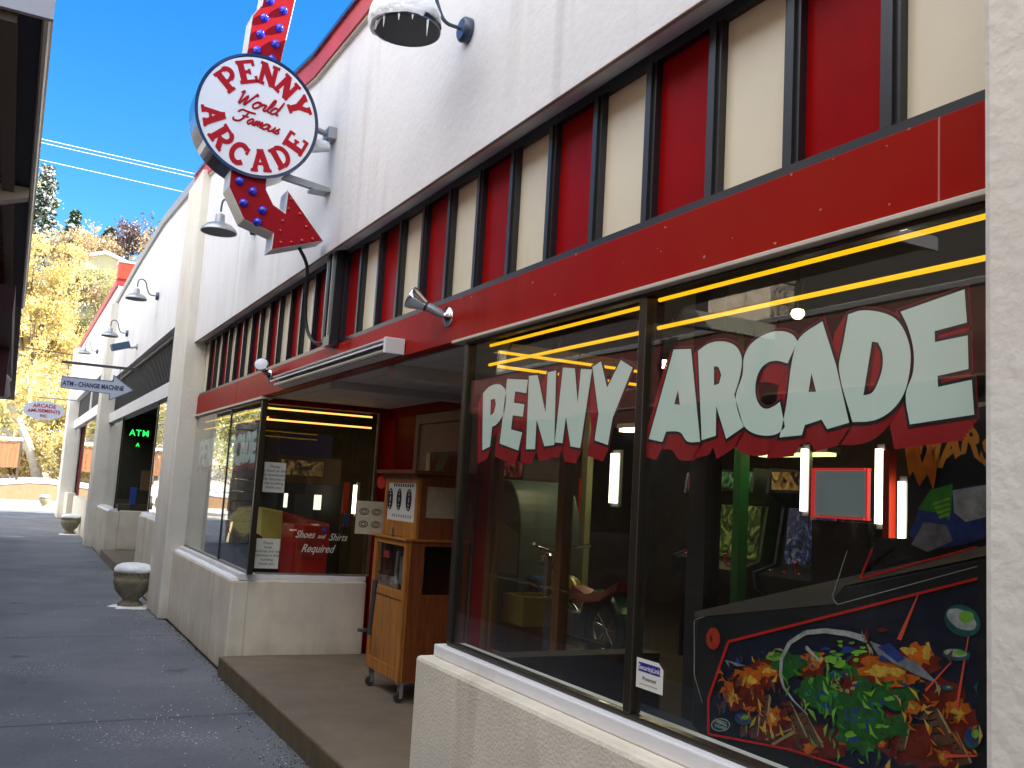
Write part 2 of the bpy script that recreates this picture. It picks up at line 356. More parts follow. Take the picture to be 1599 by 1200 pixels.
def scatter(name, label, cat, m, spots, n, s):
    k = MB()
    for i in range(n):
        x0_, x1_, y0_, y1_ = random.choice(spots); x = random.uniform(x0_, x1_); y = random.uniform(y0_, y1_)
        x = x1_ - (x1_ - x) * random.random(); q = s * random.uniform(.4, 1.5); a = random.uniform(0, 6.28)
        ps = [(x + q * math.cos(a + t) * random.uniform(.6, 1), y + q * math.sin(a + t) * random.uniform(.6, 1)) for t in (0, 1.6, 3.1, 4.7)]
        h = q * random.uniform(.3, .8); k.add([(p[0], p[1], .0005) for p in ps] + [(x + (p[0] - x) * .5, y + (p[1] - y) * .5, h) for p in ps], [(4, 5, 6, 7), (0, 1, 5, 4), (1, 2, 6, 5), (2, 3, 7, 6), (3, 0, 4, 7)])
    tag(k.build(name, m), label, cat, kind='stuff')
scatter('grit', 'dark grit and leaf crumbs gathered along the foot of the step and walls', 'grit', mat('dark_grit', (.05, .04, .03), .9), [(1.45, 1.70, 4.3, 6.6), (1.6, 1.70, 6.6, 8.1), (1.6, 1.745, 8.2, 11.2), (1.2, 1.69, 5.0, 5.9)], 900, .006)
scatter('snow_crumbs', 'loose snow crumbs and salt scattered across the grey path', 'snow', SNOW, [(.2, 1.2, 6.2, 7.1), (.0, 1.6, 5.4, 7.4), (.3, 1.5, 7.5, 13), (1.3, 1.7, 11.5, 13.2)], 420, .0045)
# ------------------------------------------------------------------ arcade building (nearest bay)
Y0, Y1 = 1.23, 11.3
FX = 1.75
arc = thing('arcade_building', (FX, 6, 0), 'white stucco arcade with red and cream striped panels above its big lettered windows', 'building')
def top1(y): 
    pts = [(-18, 4.85), (5.6, 4.80), (6.7, 4.82), (11.6, 5.42), (12.3, 5.45)]
    for (a, za), (b, zb) in zip(pts[:-1], pts[1:]):
        if y <= b: return za + (zb - za) * (y - a) / (b - a)
    return pts[-1][1]
ysec = [-18, 0, 1.2, 3, 5.6, 6.7, 8, 9.5, 11.3, 12.28]
MB().loft([[(FX, y, 3.18), (2.05, y, 3.26), (2.05, y, top1(y) - .16), (FX, y, top1(y) - .16)] for y in ysec]).build('upper_wall', STUCCO, arc)
MB().loft([[(FX - .03, y, top1(y) - .175), (2.05, y, top1(y) - .175), (2.05, y, top1(y) - .158), (FX - .03, y, top1(y) - .158)] for y in ysec]).build('cornice', BEIGE, arc)
MB().loft([[(FX - .045, y, top1(y) - .157), (2.06, y, top1(y) - .157), (2.06, y, top1(y)), (FX - .045, y, top1(y))] for y in ysec]).build('parapet_band', REDBAND, arc)
MB().loft([[(FX - .07, y, top1(y) + .001), (2.1, y, top1(y) + .001), (2.1, y, top1(y) + .03), (FX - .07, y, top1(y) + .03)] for y in ysec]).build('metal_cap', NAVY, arc)
# soffit strip under the overhanging wall
MB().add([(FX + .001, Y0, 3.177), (1.905, Y0, 3.235), (1.905, Y1, 3.235), (FX + .001, Y1, 3.177), (FX + .001, Y0, 3.185), (1.905, Y0, 3.243), (1.905, Y1, 3.243), (FX + .001, Y1, 3.185)],
         [(0, 1, 2, 3), (7, 6, 5, 4), (0, 4, 5, 1), (2, 6, 7, 3), (0, 3, 7, 4), (1, 5, 6, 2)]).build('soffit', SOFF, arc)
part('pillar', PILLAR, arc, (FX - .002, 2.05, -18, Y0, 0, 3.178), bevel=.02)
part('pillar', PILLAR, arc, (1.65, 2.05, Y1, 12.3, 0, 5.27), bevel=.02)
# shell (kept dark inside)
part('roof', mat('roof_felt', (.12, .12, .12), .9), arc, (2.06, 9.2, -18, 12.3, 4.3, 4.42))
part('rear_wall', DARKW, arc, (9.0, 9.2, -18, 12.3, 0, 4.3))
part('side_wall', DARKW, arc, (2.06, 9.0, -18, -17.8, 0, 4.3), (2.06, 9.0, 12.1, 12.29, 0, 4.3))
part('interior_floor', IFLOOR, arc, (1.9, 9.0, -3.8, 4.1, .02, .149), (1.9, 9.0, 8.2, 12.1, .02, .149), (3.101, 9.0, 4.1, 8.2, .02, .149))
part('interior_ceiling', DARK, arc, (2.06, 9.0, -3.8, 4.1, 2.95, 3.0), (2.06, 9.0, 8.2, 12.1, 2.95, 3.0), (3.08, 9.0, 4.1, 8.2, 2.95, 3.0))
# header behind the fascia and panels
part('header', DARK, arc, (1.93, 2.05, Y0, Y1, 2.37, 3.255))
part('fascia', REDF, arc, (1.85, 1.928, Y0, 9.15, 2.338, 2.555), (1.849, 1.928, 9.153, Y1, 2.338, 2.555), bevel=.004)
part('fascia_joint', mat('pink_filler', (.45, .12, .10), .7), arc, (1.8485, 1.852, 1.407, 1.412, 2.345, 2.552))
k = MB()
for i in range(46):
    y = random.uniform(1.3, 8.5); z = random.choice([random.uniform(2.50, 2.552), random.uniform(2.345, 2.55)]) if y < 4 else random.uniform(2.52, 2.552); r_ = random.uniform(.002, .006)
    k.prism([(y + r_ * random.uniform(.5, 1.6) * math.cos(a), z + r_ * random.uniform(.4, 1.2) * math.sin(a)) for a in [2 * math.pi * j / 7 for j in range(7)]], 0, 1.8486, 1.8515)
k.build('paint_chips', mat('chipped_primer', (.42, .16, .10), .8), arc)
part('base_rail', BLACK, arc, (1.862, 1.93, Y0, Y1, 2.557, 2.585))
part('top_rail', BLACK, arc, (1.872, 1.93, Y0, Y1, 3.17, 3.232))
div = [1.571 + .345 * k for k in range(28)]
edges = [Y0] + div + [Y1]
for k in range(len(edges) - 1):
    a, b = edges[k], edges[k + 1]
    if b - a < .06: continue
    part('red_panel' if k % 2 else 'cream_panel', RED if k % 2 else CREAM, arc, (1.900, 1.929, a + .012, b - .012, 2.586, 3.169))
for d in div:
    k = MB(); k.box(1.872, 1.9295, d - .031, d + .031, 2.5855, 3.1695); k.box(1.862, 1.8715, d - .014, d + .014, 2.5855, 3.1695)
    k.build('divider', BLACK, arc)
# flashing over the windows
part('flashing', BEIGE, arc, (1.825, 1.93, Y0, 4.10, 2.322, 2.337), bevel=.003)
part('flashing', BEIGE, arc, (1.835, 1.93, 8.02, Y1, 2.312, 2.333))
# recess: ceiling, lintel beam, red walls, floor
k = MB()
for i in range(8): k.box(1.94 + i * .135, 1.94 + i * .135 + .13, 4.06, 8.3, 2.336, 2.36)
k.build('recess_ceiling', PLANK, arc)
part('ceiling_beam', PLANK, arc, (1.935, 3.05, 5.15, 5.25, 2.26, 2.3355)); part('ceiling_beam', PLANK, arc, (1.935, 3.05, 6.3, 6.38, 2.28, 2.3355))
part('recess_lintel', RED, arc, (3.04, 3.10, 4.1, 8.0, 2.25, 2.95), (3.04, 3.10, 5.98, 6.20, .15, 2.249), (3.04, 3.10, 7.44, 7.9, .15, 2.249))
# tan door facing the street
def shopdoor(y0, y1, dm, sw=.15):
    d = MB(); x0, x1 = 3.03, 3.10
    d.box(x0, x1, y0, y0 + .07, .15, 2.248); d.box(x0, x1, y1 - .07, y1, .15, 2.248); d.box(x0, x1, y0 + .07, y1 - .07, 2.17, 2.248)
    fr = d.build('door_frame', dm, arc)
    e = MB(); a, b = y0 + .075, y1 - .075
    e.box(3.05, 3.09, a, a + sw, .16, 2.165); e.box(3.05, 3.09, b - sw, b, .16, 2.165); e.box(3.05, 3.09, a + sw, b - sw, .16, .55); e.box(3.05, 3.09, a + sw, b - sw, 1.93, 2.165)
    e.build('door', dm, arc, bevel=.004)
    MB().box(3.068, 3.073, a + sw, b - sw, .55, 1.93).build('door_glass', GLASSB, arc)
    MB().box(3.02, 3.05, a + .06, a + .1, 1.0, 1.25).build('door_handle', CHROME, arc)
shopdoor(6.20, 7.44, TANDOOR); shopdoor(4.95, 5.98, wood('dark_door_wood', (.22, .10, .03), (.12, .05, .015)), .035)
part('return_glass', GLASSB, arc, (3.07, 3.075, 4.1, 4.95, .3, 2.25))

# low walls and ledges
def snowstrip(mb, x0, x1, y0, y1, z, h=.012): 
    n = int((y1 - y0) / .12); 
    secs = []
    for i in range(n + 1):
        y = y0 + (y1 - y0) * i / n; j = .5 + .5 * noise.noise(Vector((y * 3, x0, z)))
        secs.append([(x0 + .006 * j, y, z), (x1, y, z), (x1, y, z + h * (.6 + .5 * j)), (x0 + .015 + .012 * j, y, z + h * (.6 + .4 * j))])
    mb.loft(secs, smooth=False)
part('low_wall', LOWW, arc, (FX, 1.99, Y0, 4.10, 0, .85), bevel=.018)
part('window_sill', STUCCO, arc, (1.822, 1.985, Y0, 4.06, .8505, .905), bevel=.006)
part('low_wall', LOWW, arc, (FX, 1.90, 8.12, Y1, 0, .77), bevel=.018)
part('window_sill', STUCCO, arc, (1.805, 1.95, 8.12, Y1, .7705, .825), bevel=.006)
mb = MB(); snowstrip(mb, 1.757, 1.805, 8.2, Y1, .7715, .02); mb.build('ledge_snow', SNOW, arc)
# inner (recess) low walls: the far one leans a little towards the street
IA = Vector((1.75, 8.14)); IB = Vector((3.06, 8.03)); ID = (IB - IA).normalized(); IN = Vector((-ID.y, ID.x))
def inner(u, w, z):     # u along the wall from the street, w outwards (towards the viewer negative)
    p = IA + ID * u + IN * w; return (p.x, p.y, z)
def ibox(mb, u0, u1, w0, w1, z0, z1, mi=0):
    vs = [inner(u, w, z) for z in (z0, z1) for w in (w0, w1) for u in (u0, u1)]
    mb.add(vs, [(0, 2, 3, 1), (4, 5, 7, 6), (0, 1, 5, 4), (2, 6, 7, 3), (0, 4, 6, 2), (1, 3, 7, 5)], mi); return mb
ibox(MB(), .003, 1.17, 0, .14, .0, .772).build('low_wall', LOWW, arc, bevel=.015)
ibox(MB(), .06, 1.17, .05, .15, .7725, .815).build('window_sill', STUCCO, arc, bevel=.005)
ibox(MB(), 1.21, 1.34, .03, .16, .15, 2.335).build('red_post', RED, arc)
k = MB(); ibox(k, .12, 1.2, .03, .16, 2.29, 2.334); k.build('header_trim', RED, arc)
part('low_wall', DARK, arc, (1.992, 3.05, 3.96, 4.10, .15, .85))
# window frames and glass
def mull(name, *b, m=BRONZE): return part(name, m, arc, *b, bevel=.003)
mull('window_frame', (1.858, 1.895, Y0, 4.0, .906, .925), (1.858, 1.895, Y0, 4.0, 2.308, 2.3215))
mull('mullion', (1.852, 1.898, 2.553, 2.592, .926, 2.307))
mull('corner_post', (1.852, 1.90, 3.963, 4.0, .926, 2.3075))
pane_r = part('window_pane', GLASS, arc, (1.868, 1.873, Y0, 2.553, .926, 2.307))
pane_l = part('window_pane', GLASS, arc, (1.868, 1.873, 2.592, 3.963, .926, 2.307))
part('window_pane', GLASSR, arc, (1.93, 3.04, 4.03, 4.035, .87, 2.31))
mull('window_frame', (1.858, 1.895, 8.09, Y1, .826, .84), (1.858, 1.895, 8.09, Y1, 2.295, 2.311))
mull('mullion', (1.860, 1.892, 9.35, 9.37, .841, 2.294), m=BLACK)
mull('corner_post', (1.853, 1.90, 8.04, 8.09, .826, 2.311))
pf = part('window_pane', GLASS, arc, (1.868, 1.873, 8.09, 9.35, .841, 2.294))
part('window_pane', GLASS, arc, (1.868, 1.873, 9.37, Y1, .841, 2.294))
ibox(MB(), .16, 1.18, .085, .09, .83, 2.285).build('window_pane', GLASS, arc)
k = MB(); ibox(k, .145, .16, .07, .11, .816, 2.29); ibox(k, 1.18, 1.2, .06, .11, .816, 2.29); ibox(k, .16, 1.18, .07, .11, .816, .83); ibox(k, .16, 1.18, .065, .105, 2.285, 2.2895)
k.build('window_frame', BRSHINE, arc)
# display platforms behind the low walls
part('display_platform', mat('platform_carpet', (.02, .03, .06), .9), arc, (2.0, 2.9, Y0, 3.9, .15, .62))

# painted lettering on the glass (outline traced on the glass plane: y, z in metres)
LETTERS = [[[(3.817,2.065),(3.75,2.092),(3.655,2.093),(3.599,2.068),(3.586,2.006),(3.61,1.95),(3.671,1.912),(3.703,1.907),(3.713,1.818),(3.788,1.802)],[(3.733,2.03),(3.693,2.031),(3.681,2.006),(3.698,1.969),(3.729,1.958)]] ,
   [[(3.587,2.112),(3.398,2.092),(3.406,2.036),(3.505,2.051),(3.512,2.002),(3.417,1.99),(3.425,1.938),(3.515,1.948),(3.523,1.888),(3.422,1.871),(3.447,1.796),(3.621,1.829)]] ,
   [[(3.392,2.108),(3.317,2.105),(3.237,1.945),(3.236,2.109),(3.171,2.111),(3.154,1.813),(3.231,1.809),(3.306,1.92),(3.306,1.799),(3.381,1.8)]] ,
   [[(3.119,2.118),(3.03,2.106),(2.997,1.97),(2.986,2.1),(2.908,2.09),(2.963,1.797),(3.033,1.805),(3.077,1.921),(3.093,1.819),(3.152,1.823)]] ,
   [[(2.906,2.1),(2.85,2.115),(2.802,2.014),(2.722,2.107),(2.648,2.072),(2.757,1.901),(2.78,1.805),(2.868,1.824),(2.85,1.92)]] ,
   [[(2.422,2.111),(2.333,2.103),(2.272,1.804),(2.335,1.807),(2.372,1.837),(2.445,1.842),(2.463,1.808),(2.538,1.82)],[(2.391,1.975),(2.379,1.926),(2.408,1.93)]] ,
   [[(2.298,2.093),(2.243,2.111),(2.175,2.108),(2.12,2.085),(2.095,2.046),(2.102,1.991),(2.123,1.941),(2.079,1.843),(2.153,1.81),(2.203,1.912),(2.2,1.821),(2.265,1.809)],[(2.219,2.036),(2.198,2.032),(2.184,2.006),(2.193,1.98),(2.216,1.976)]] ,
   [[(1.873,2.072),(1.892,2.093),(1.936,2.109),(1.994,2.109),(2.055,2.088),(2.085,2.053),(2.09,1.998),(2.116,1.937),(2.105,1.891),(2.081,1.849),(2.045,1.826),(1.994,1.815),(1.945,1.818),(1.913,1.836),(1.935,1.908),(1.958,1.897),(1.987,1.891),(2.012,1.901),(2.03,1.927),(2.034,1.964),(2.021,2.001),(1.991,2.023),(1.952,2.026),(1.909,2.014)]] ,
   [[(1.867,2.08),(1.785,2.116),(1.735,1.992),(1.689,1.839),(1.761,1.825),(1.781,1.851),(1.84,1.839),(1.85,1.812),(1.933,1.808),(1.91,1.898),(1.893,2.015)],[(1.82,1.979),(1.802,1.927),(1.829,1.928)]] ,
   [[(1.697,2.122),(1.657,2.126),(1.602,2.115),(1.553,2.092),(1.524,2.057),(1.506,2.006),(1.508,1.952),(1.525,1.899),(1.562,1.861),(1.613,1.841),(1.678,1.84),(1.725,1.978),(1.712,2.049)],[(1.62,2.041),(1.601,2.036),(1.588,2.009),(1.587,1.972),(1.6,1.936),(1.618,1.911),(1.645,1.906),(1.634,1.964)]] ,
   [[(1.535,2.105),(1.361,2.131),(1.355,2.053),(1.439,2.044),(1.438,2.018),(1.353,2.023),(1.351,1.946),(1.431,1.937),(1.429,1.911),(1.343,1.921),(1.337,1.842),(1.506,1.827),(1.518,1.899),(1.498,1.951),(1.497,2.005),(1.513,2.062)]] ,]
def smooth(q, n=4):
    P = [Vector(p) for p in q]; N = len(P); out = []; tg = []
    for i in range(N):
        a, b, c = P[i - 1], P[i], P[(i + 1) % N]; u, v = b - a, c - b
        ok = u.angle(v) < R(46) and max(u.length, v.length) < .15
        tg.append((c - a).normalized() if ok else None)
    for i in range(N):
        a, b = P[i], P[(i + 1) % N]; L_ = (b - a).length; t0, t1 = tg[i], tg[(i + 1) % N]
        out.append(tuple(a))
        if t0 is None and t1 is None: continue
        d = (b - a).normalized(); m0 = (t0 or d) * L_; m1 = (t1 or d) * L_
        for k in range(1, n):
            t = k / n; out.append(tuple((2 * t ** 3 - 3 * t * t + 1) * a + (t ** 3 - 2 * t * t + t) * m0 + (-2 * t ** 3 + 3 * t * t) * b + (t ** 3 - t * t) * m1))
    return out
LETTERS = [[smooth(q) for q in r] for r in LETTERS]
def lettering(fy, fz, parent, x, nm, thin=1.0):
    w, kk, rd = MB(), MB(), MB()
    for rings in LETTERS:
        q = [[(-fy(y), fz(z)) for y, z in r] for r in rings]
        fn = lambda dx, du=0, dv=0: (lambda a, b, c: (x + dx + c * .2, -(a + du), b + dv))
        put(w, fill(q, .0004), fn(0))
        put(kk, fill(q, .0004, .008), fn(.0012))
        for i in range(7):
            t = i / 6
            put(rd, fill(q, .0002, .010), fn(.0024 + .0004 * i, -.040 * t * thin, -.047 * t))
    w.build(nm, PAINTW, parent); kk.build('letter_outline', PAINTK, parent); rd.build('letter_shadow', PAINTR, parent)
lettering(lambda y: y, lambda z: z, arc, 1.8745, 'painted_lettering')
lettering(lambda y: 8.22 + (y - 1.33) * 1.12, lambda z: z - .07, arc, 1.8745, 'painted_lettering')
k = MB()
put(k, text('Shoes', .088, .0005, .0006, .45), lambda a, b, c: inner(.60 + a * .8, .083 + c, 1.165 + b)); put(k, text('and', .055, .0005, .0002, .45), lambda a, b, c: inner(.745 + a * .8, .083 + c, 1.155 + b)); put(k, text('Shirts', .088, .0005, .0006, .45), lambda a, b, c: inner(.895 + a * .8, .083 + c, 1.15 + b))
put(k, text('Required', .10, .0005, .0008, .45), lambda a, b, c: inner(.72 + a * .78, .083 + c, 1.045 + b))
k.build('painted_notice', mat('white_brush_lettering', (.7, .68, .6), .6), arc)
# step
k = MB(); k.box(1.715, 3.03, 4.11, 8.12, .0, .148)
st = k.build('entry_step', CONC, None, bevel=.012); struct(st)
k = MB(); k.box(1.700, 1.7145, 4.12, 8.11, .0, .143); ed = k.build('step_nosing', CONCE, st)

# ------------------------------------------------------------------ neon tubes and window papers
NEON = emis('yellow_neon', (1, .52, .008), .30)
NEONO = emis('orange_neon', (1, .45, .10), .55)
def neon(name, label, fn, u0, u1, z0, z1, r=.0075, m=NEON):
    t = thing(name, fn((u0 + u1) / 2, z1), label, 'neon light', 'neon border tubes inside the windows')
    for z in (z0, z1): MB().tube([fn(u0, z), fn(u1, z)], r, 8).build('neon_tube', m, t)
    k = MB()
    for f in (.06, .5, .94):
        u = u0 + (u1 - u0) * f
        for z in (z0, z1):
            p = Vector(fn(u, z)); k.tube([p + Vector((.0, 0, .012)), p + Vector((.012, 0, .05))], .004, 6)
    k.build('tube_clip', RUBBER, t)
    return t
neon('neon_sign_tube', 'pair of yellow neon tubes over the word ARCADE, right of the window mullion', lambda u, z: (1.95, u, z), 1.26, 2.61, 2.318, 2.218)
neon('neon_sign_tube', 'pair of yellow neon tubes over the word PENNY, left of the window mullion', lambda u, z: (1.95, u, z), 2.66, 3.92, 2.308, 2.215)
neon('neon_sign_tube', 'pair of neon tubes deep behind the word PENNY, running back from the street', lambda u, z: (u, 3.93, z), 2.0, 2.9, 2.285, 2.215)
neon('neon_sign_tube', 'pair of orange neon tubes at the top of the inner window above the shoes notice', lambda u, z: inner(u, .14, z), .19, 1.14, 2.255, 2.155, .008, NEONO)
neon('neon_sign_tube', 'faint pair of neon tubes in the far street window beside the white pillar', lambda u, z: (1.95, u, z), 8.2, 11.2, 2.255, 2.17, .008, NEON)

def notice(name, label, u0, u1, z0, z1, lines):
    t = thing(name, inner((u0 + u1) / 2, .078, z0), label, 'notice', 'paper notices taped inside the recess window')
    ibox(MB(), u0, u1, .078, .080, z0, z1).build('sheet', PAPER, t)
    k = MB(); n = len(lines); h = (z1 - z0) / (n + 1.2)
    for i, s in enumerate(lines):
        put(k, text(s, h * .95, .0003, .0), lambda a, b, c, i=i: inner((u0 + u1) / 2 + a, .0765 + c, z1 - h * (i + 1.05) + b))
    k.build('print', INK, t)
notice('paper_notice', 'white typed notice taped high on the inner window, above the other sheet', .20, .385, 1.52, 1.78, ['Please', 'No food or drink', 'No skateboards', 'No bicycles in', 'the building', 'thank you'])
notice('paper_notice', 'white typed notice taped low on the inner window left of the shoes lettering', .19, .39, .865, 1.12, ['Please', 'keep', 'Animals are not', 'allowed in the', 'building', 'thank you'])
# sticker on the near window
stk = thing('security_sticker', (1.864, 2.48, 1.0), 'small white alarm sticker with a blue box low on the near window by the mullion', 'sticker')
MB().prism([(2.40, 1.015), (2.40, 1.09), (2.425, 1.108), (2.54, 1.108), (2.54, 1.015)], 0, 1.8645, 1.8655).build('sheet', PAPER, stk)
MB().box(1.8638, 1.8643, 2.415, 2.528, 1.068, 1.096).build('blue_box', mat('sticker_blue', (.02, .02, .25), .4), stk)
k = MB(); put(k, text('SecurityLink', .0225, .0002, .0002), lambda a, b, c: (1.8632 - c, 2.4715 - a, 1.081 + b)); k.build('print', PAPER, stk)
k = MB(); put(k, text('Protected', .018, .0002, 0, .3), lambda a, b, c: (1.8638 - c, 2.4715 - a, 1.048 + b)); k.box(1.8638, 1.8642, 2.425, 2.52, 1.029, 1.0302); k.build('print', INK, stk)

# ------------------------------------------------------------------ second and third shop
def bay(name, label, y0, y1, z, cols, extra):
    """z: dict of heights; generic simpler bay used twice"""
    t = thing(name, (FX, (y0 + y1) / 2, 0), label, 'building'); return t
b2 = thing('change_building', (FX, 17, 0), 'white stucco shop beyond the pillar with black slatted band and green neon in its window', 'building')
b2top = [(12.31, 5.47), (15.2, 5.66), (18.5, 5.63), (22.5, 5.5), (22.8, 5.49)]
MB().loft([[(FX, y, 3.6), (2.05, y, 3.66), (2.05, y, z - .05), (FX, y, z - .05)] for y, z in b2top]).build('upper_wall', STUCCO, b2)
MB().loft([[(FX - .04, y, z - .13), (2.07, y, z - .13), (2.07, y, z), (FX - .04, y, z)] for y, z in b2top]).build('parapet_cap', mat('grey_cap', (.3, .29, .27), .5), b2)
part('pillar', PILLAR, b2, (1.60, 2.05, 22.1, 22.8, 0, 5.35), bevel=.02)
part('slatted_band', LOUVRE, b2, (1.90, 1.95, 12.31, 22.09, 2.89, 3.62))
k = MB(); y = 12.45
while y < 22.0: k.box(1.878, 1.8995, y, y + .05, 2.9, 3.61); y += .16
k.build('slats', mat('slat_paint', (.02, .022, .03), .6, spec=.3), b2)
part('top_trim', mat('grey_trim', (.25, .24, .23), .5), b2, (1.84, 1.899, 12.31, 22.09, 3.55, 3.62))
part('lintel', STUCCO, b2, (1.80, 1.98, 12.31, 22.09, 2.69, 2.889))
part('roof', DARK, b2, (2.06, 9, 12.31, 22.8, 4.3, 4.42)); part('rear_wall', DARKW, b2, (8.8, 9, 12.31, 22.8, 0, 4.3))
part('interior_ceiling', DARK, b2, (2.0, 8.8, 12.31, 21.25, 2.9, 2.95)); part('recess_floor', CONC, b2, (1.70, 2.9, 14.75, 19.55, 0, .15), (2.9, 8.8, 12.31, 21.2, .05, .15))
part('side_wall', DARKW, b2, (2.06, 8.8, 22.6, 22.8, 0, 4.3))
part('low_wall', LOWW, b2, (FX, 1.98, 12.31, 14.75, 0, 1.02), (FX, 1.98, 19.6, 22.09, 0, .88), (1.981, 2.75, 19.6, 19.72, .15, .9), (1.981, 2.7, 14.6, 14.74, .15, 1.0), bevel=.012)
part('window_sill', STUCCO, b2, (1.80, 1.93, 12.31, 14.72, 1.0205, 1.07), (1.80, 1.93, 19.62, 22.09, .8805, .93))
mb = MB(); snowstrip(mb, 1.755, 1.81, 12.4, 14.7, 1.0215, .05); snowstrip(mb, 1.755, 1.81, 19.6, 22.09, .8815, .03); mb.build('ledge_snow', SNOW, b2)
part('window_pane', GLASS, b2, (1.868, 1.873, 12.35, 14.70, 1.07, 2.69)); part('window_pane', GLASS, b2, (1.868, 1.873, 19.7, 22.09, .93, 2.69))
part('window_pane', GLASS, b2, (1.90, 2.72, 19.66, 19.665, .9, 2.69))
part('window_frame', BRONZE, b2, (1.858, 1.89, 12.31, 12.36, 1.07, 2.69), (1.858, 1.89, 14.70, 14.74, 1.07, 2.69), (1.858, 1.89, 19.64, 19.69, .93, 2.69), (2.72, 2.76, 19.62, 19.68, .9, 2.69))
part('back_partition', DARK, b2, (2.05, 3.6, 21.2, 21.25, .15, 2.9), (3.6, 3.65, 14.5, 21.25, .15, 2.9))
# green neon ATM
atm = thing('neon_letters', (2.27, 19.76, 2.4), 'green neon ATM sign hanging in the dark window of the second shop', 'neon sign')
GN = emis('green_neon', (.02, 1, .12), .5)
for ch, x in (('A', 2.09), ('T', 2.205), ('M', 2.335)):
    k = MB(); put(k, text(ch, .175, .008, .0008), lambda a, b, c, x=x: (x - .02 + a * .95, 19.78 + c, 2.42 + b)); k.build('neon_letter', GN, atm)
k = MB(); put(k, text('A', .10, .006, .002), lambda a, b, c: (2.19 + a, 19.78 + c, 2.19 + b)); k.build('small_letter', GN, atm)

b3 = thing('far_building', (FX, 29, 0), 'farthest white shop of the row with an orange red parapet edge', 'building')
b3top = [(22.85, 6.05), (29, 6.06), (36.6, 6.05)]
MB().loft([[(FX + .01, y, 4.02), (2.05, y, 4.02), (2.05, y, z - .15), (FX + .01, y, z - .15)] for y, z in b3top]).build('upper_wall', STUCCO, b3)
MB().loft([[(FX - .04, y, z - .17), (2.07, y, z - .17), (2.07, y, z), (FX - .04, y, z)] for y, z in b3top]).build('parapet_band', REDBAND, b3)
part('parapet_block', mat('orange_red_paint', (.62, .045, .015), .5), b3, (1.72, 2.35, 22.82, 23.2, 6.0505, 6.42)); part('snow_cap', SNOW, b3, (1.70, 2.38, 22.80, 23.22, 6.421, 6.47), bevel=.015)
part('dark_band', LOUVRE, b3, (1.90, 1.95, 22.85, 29.3, 3.32, 4.0), (1.90, 1.95, 29.5, 35.2, 3.32, 4.0)); part('band_post', STUCCO, b3, (1.86, 1.95, 29.301, 29.499, 3.32, 4.0))
part('lintel', STUCCO, b3, (1.80, 1.98, 22.85, 35.2, 3.05, 3.319))
part('pillar', PILLAR, b3, (1.58, 2.05, 35.2, 36.6, 0, 5.88), bevel=.02)
part('low_wall', LOWW, b3, (FX, 1.98, 22.85, 30.2, 0, .9), (FX, 1.98, 33.2, 35.19, 0, .9))
part('window_pane', GLASS, b3, (1.868, 1.873, 22.85, 30.2, .9, 3.05)); part('window_pane', GLASS, b3, (1.868, 1.873, 33.2, 35.2, .9, 3.05))
part('door', mat('brown_red_door', (.16, .05, .04), .5), b3, (2.6, 2.65, 30.2, 33.2, .1, 3.05)); part('recess_wall', mat('dark_red_wall', (.2, .03, .03), .5), b3, (1.98, 2.6, 30.15, 30.2, 0, 3.05), (1.98, 2.6, 33.2, 33.25, 0, 3.05))
part('mullion', BRONZE, b3, (1.86, 1.89, 26.5, 26.56, .9, 3.05), (1.86, 1.89, 30.14, 30.2, .9, 3.05))
part('roof', DARK, b3, (2.06, 9, 22.85, 36.6, 4.6, 4.72)); part('rear_wall', DARKW, b3, (8.8, 9, 22.85, 36.6, 0, 4.6)); part('side_wall', STUCCO, b3, (2.06, 8.8, 36.4, 36.6, 0, 4.6)); part('interior_floor', DARK, b3, (1.99, 8.8, 22.85, 36.4, .02, .1))

# ------------------------------------------------------------------ round blade sign with arrow
SY = 6.08
sg = thing('blade_sign', (1.2, SY, 4.0), 'round white sign with red lettering pierced by a red arrow studded with blue bulbs', 'sign')
CX, CZ, RR = 1.20, 4.005, .402
mb = MB(); seg = 72
ring = lambda r, y: [(CX + r * math.cos(2 * math.pi * k / seg), y, CZ + r * 1.04 * math.sin(2 * math.pi * k / seg)) for k in range(seg)]
MB().loft([ring(RR, SY + .005), ring(RR, SY + .235)], smooth=False).build('sign_drum', NAVY, sg)
MB().loft([ring(RR - .018, SY - .004), ring(RR - .018, SY + .004)]).build('sign_face', WHITEP, sg)
MB().loft([ring(RR - .018, SY + .236), ring(RR - .018, SY + .243)]).build('sign_face', WHITEP, sg)
k = MB()
for a0 in range(seg):
    p = ring(RR - .018, 0); 
k.loft([ring(RR + .004, SY - .008), ring(RR + .004, SY + .012), ring(RR - .012, SY + .012), ring(RR - .012, SY - .008), ring(RR + .004, SY - .008)], cap=False); k.build('rim', NAVY, sg)
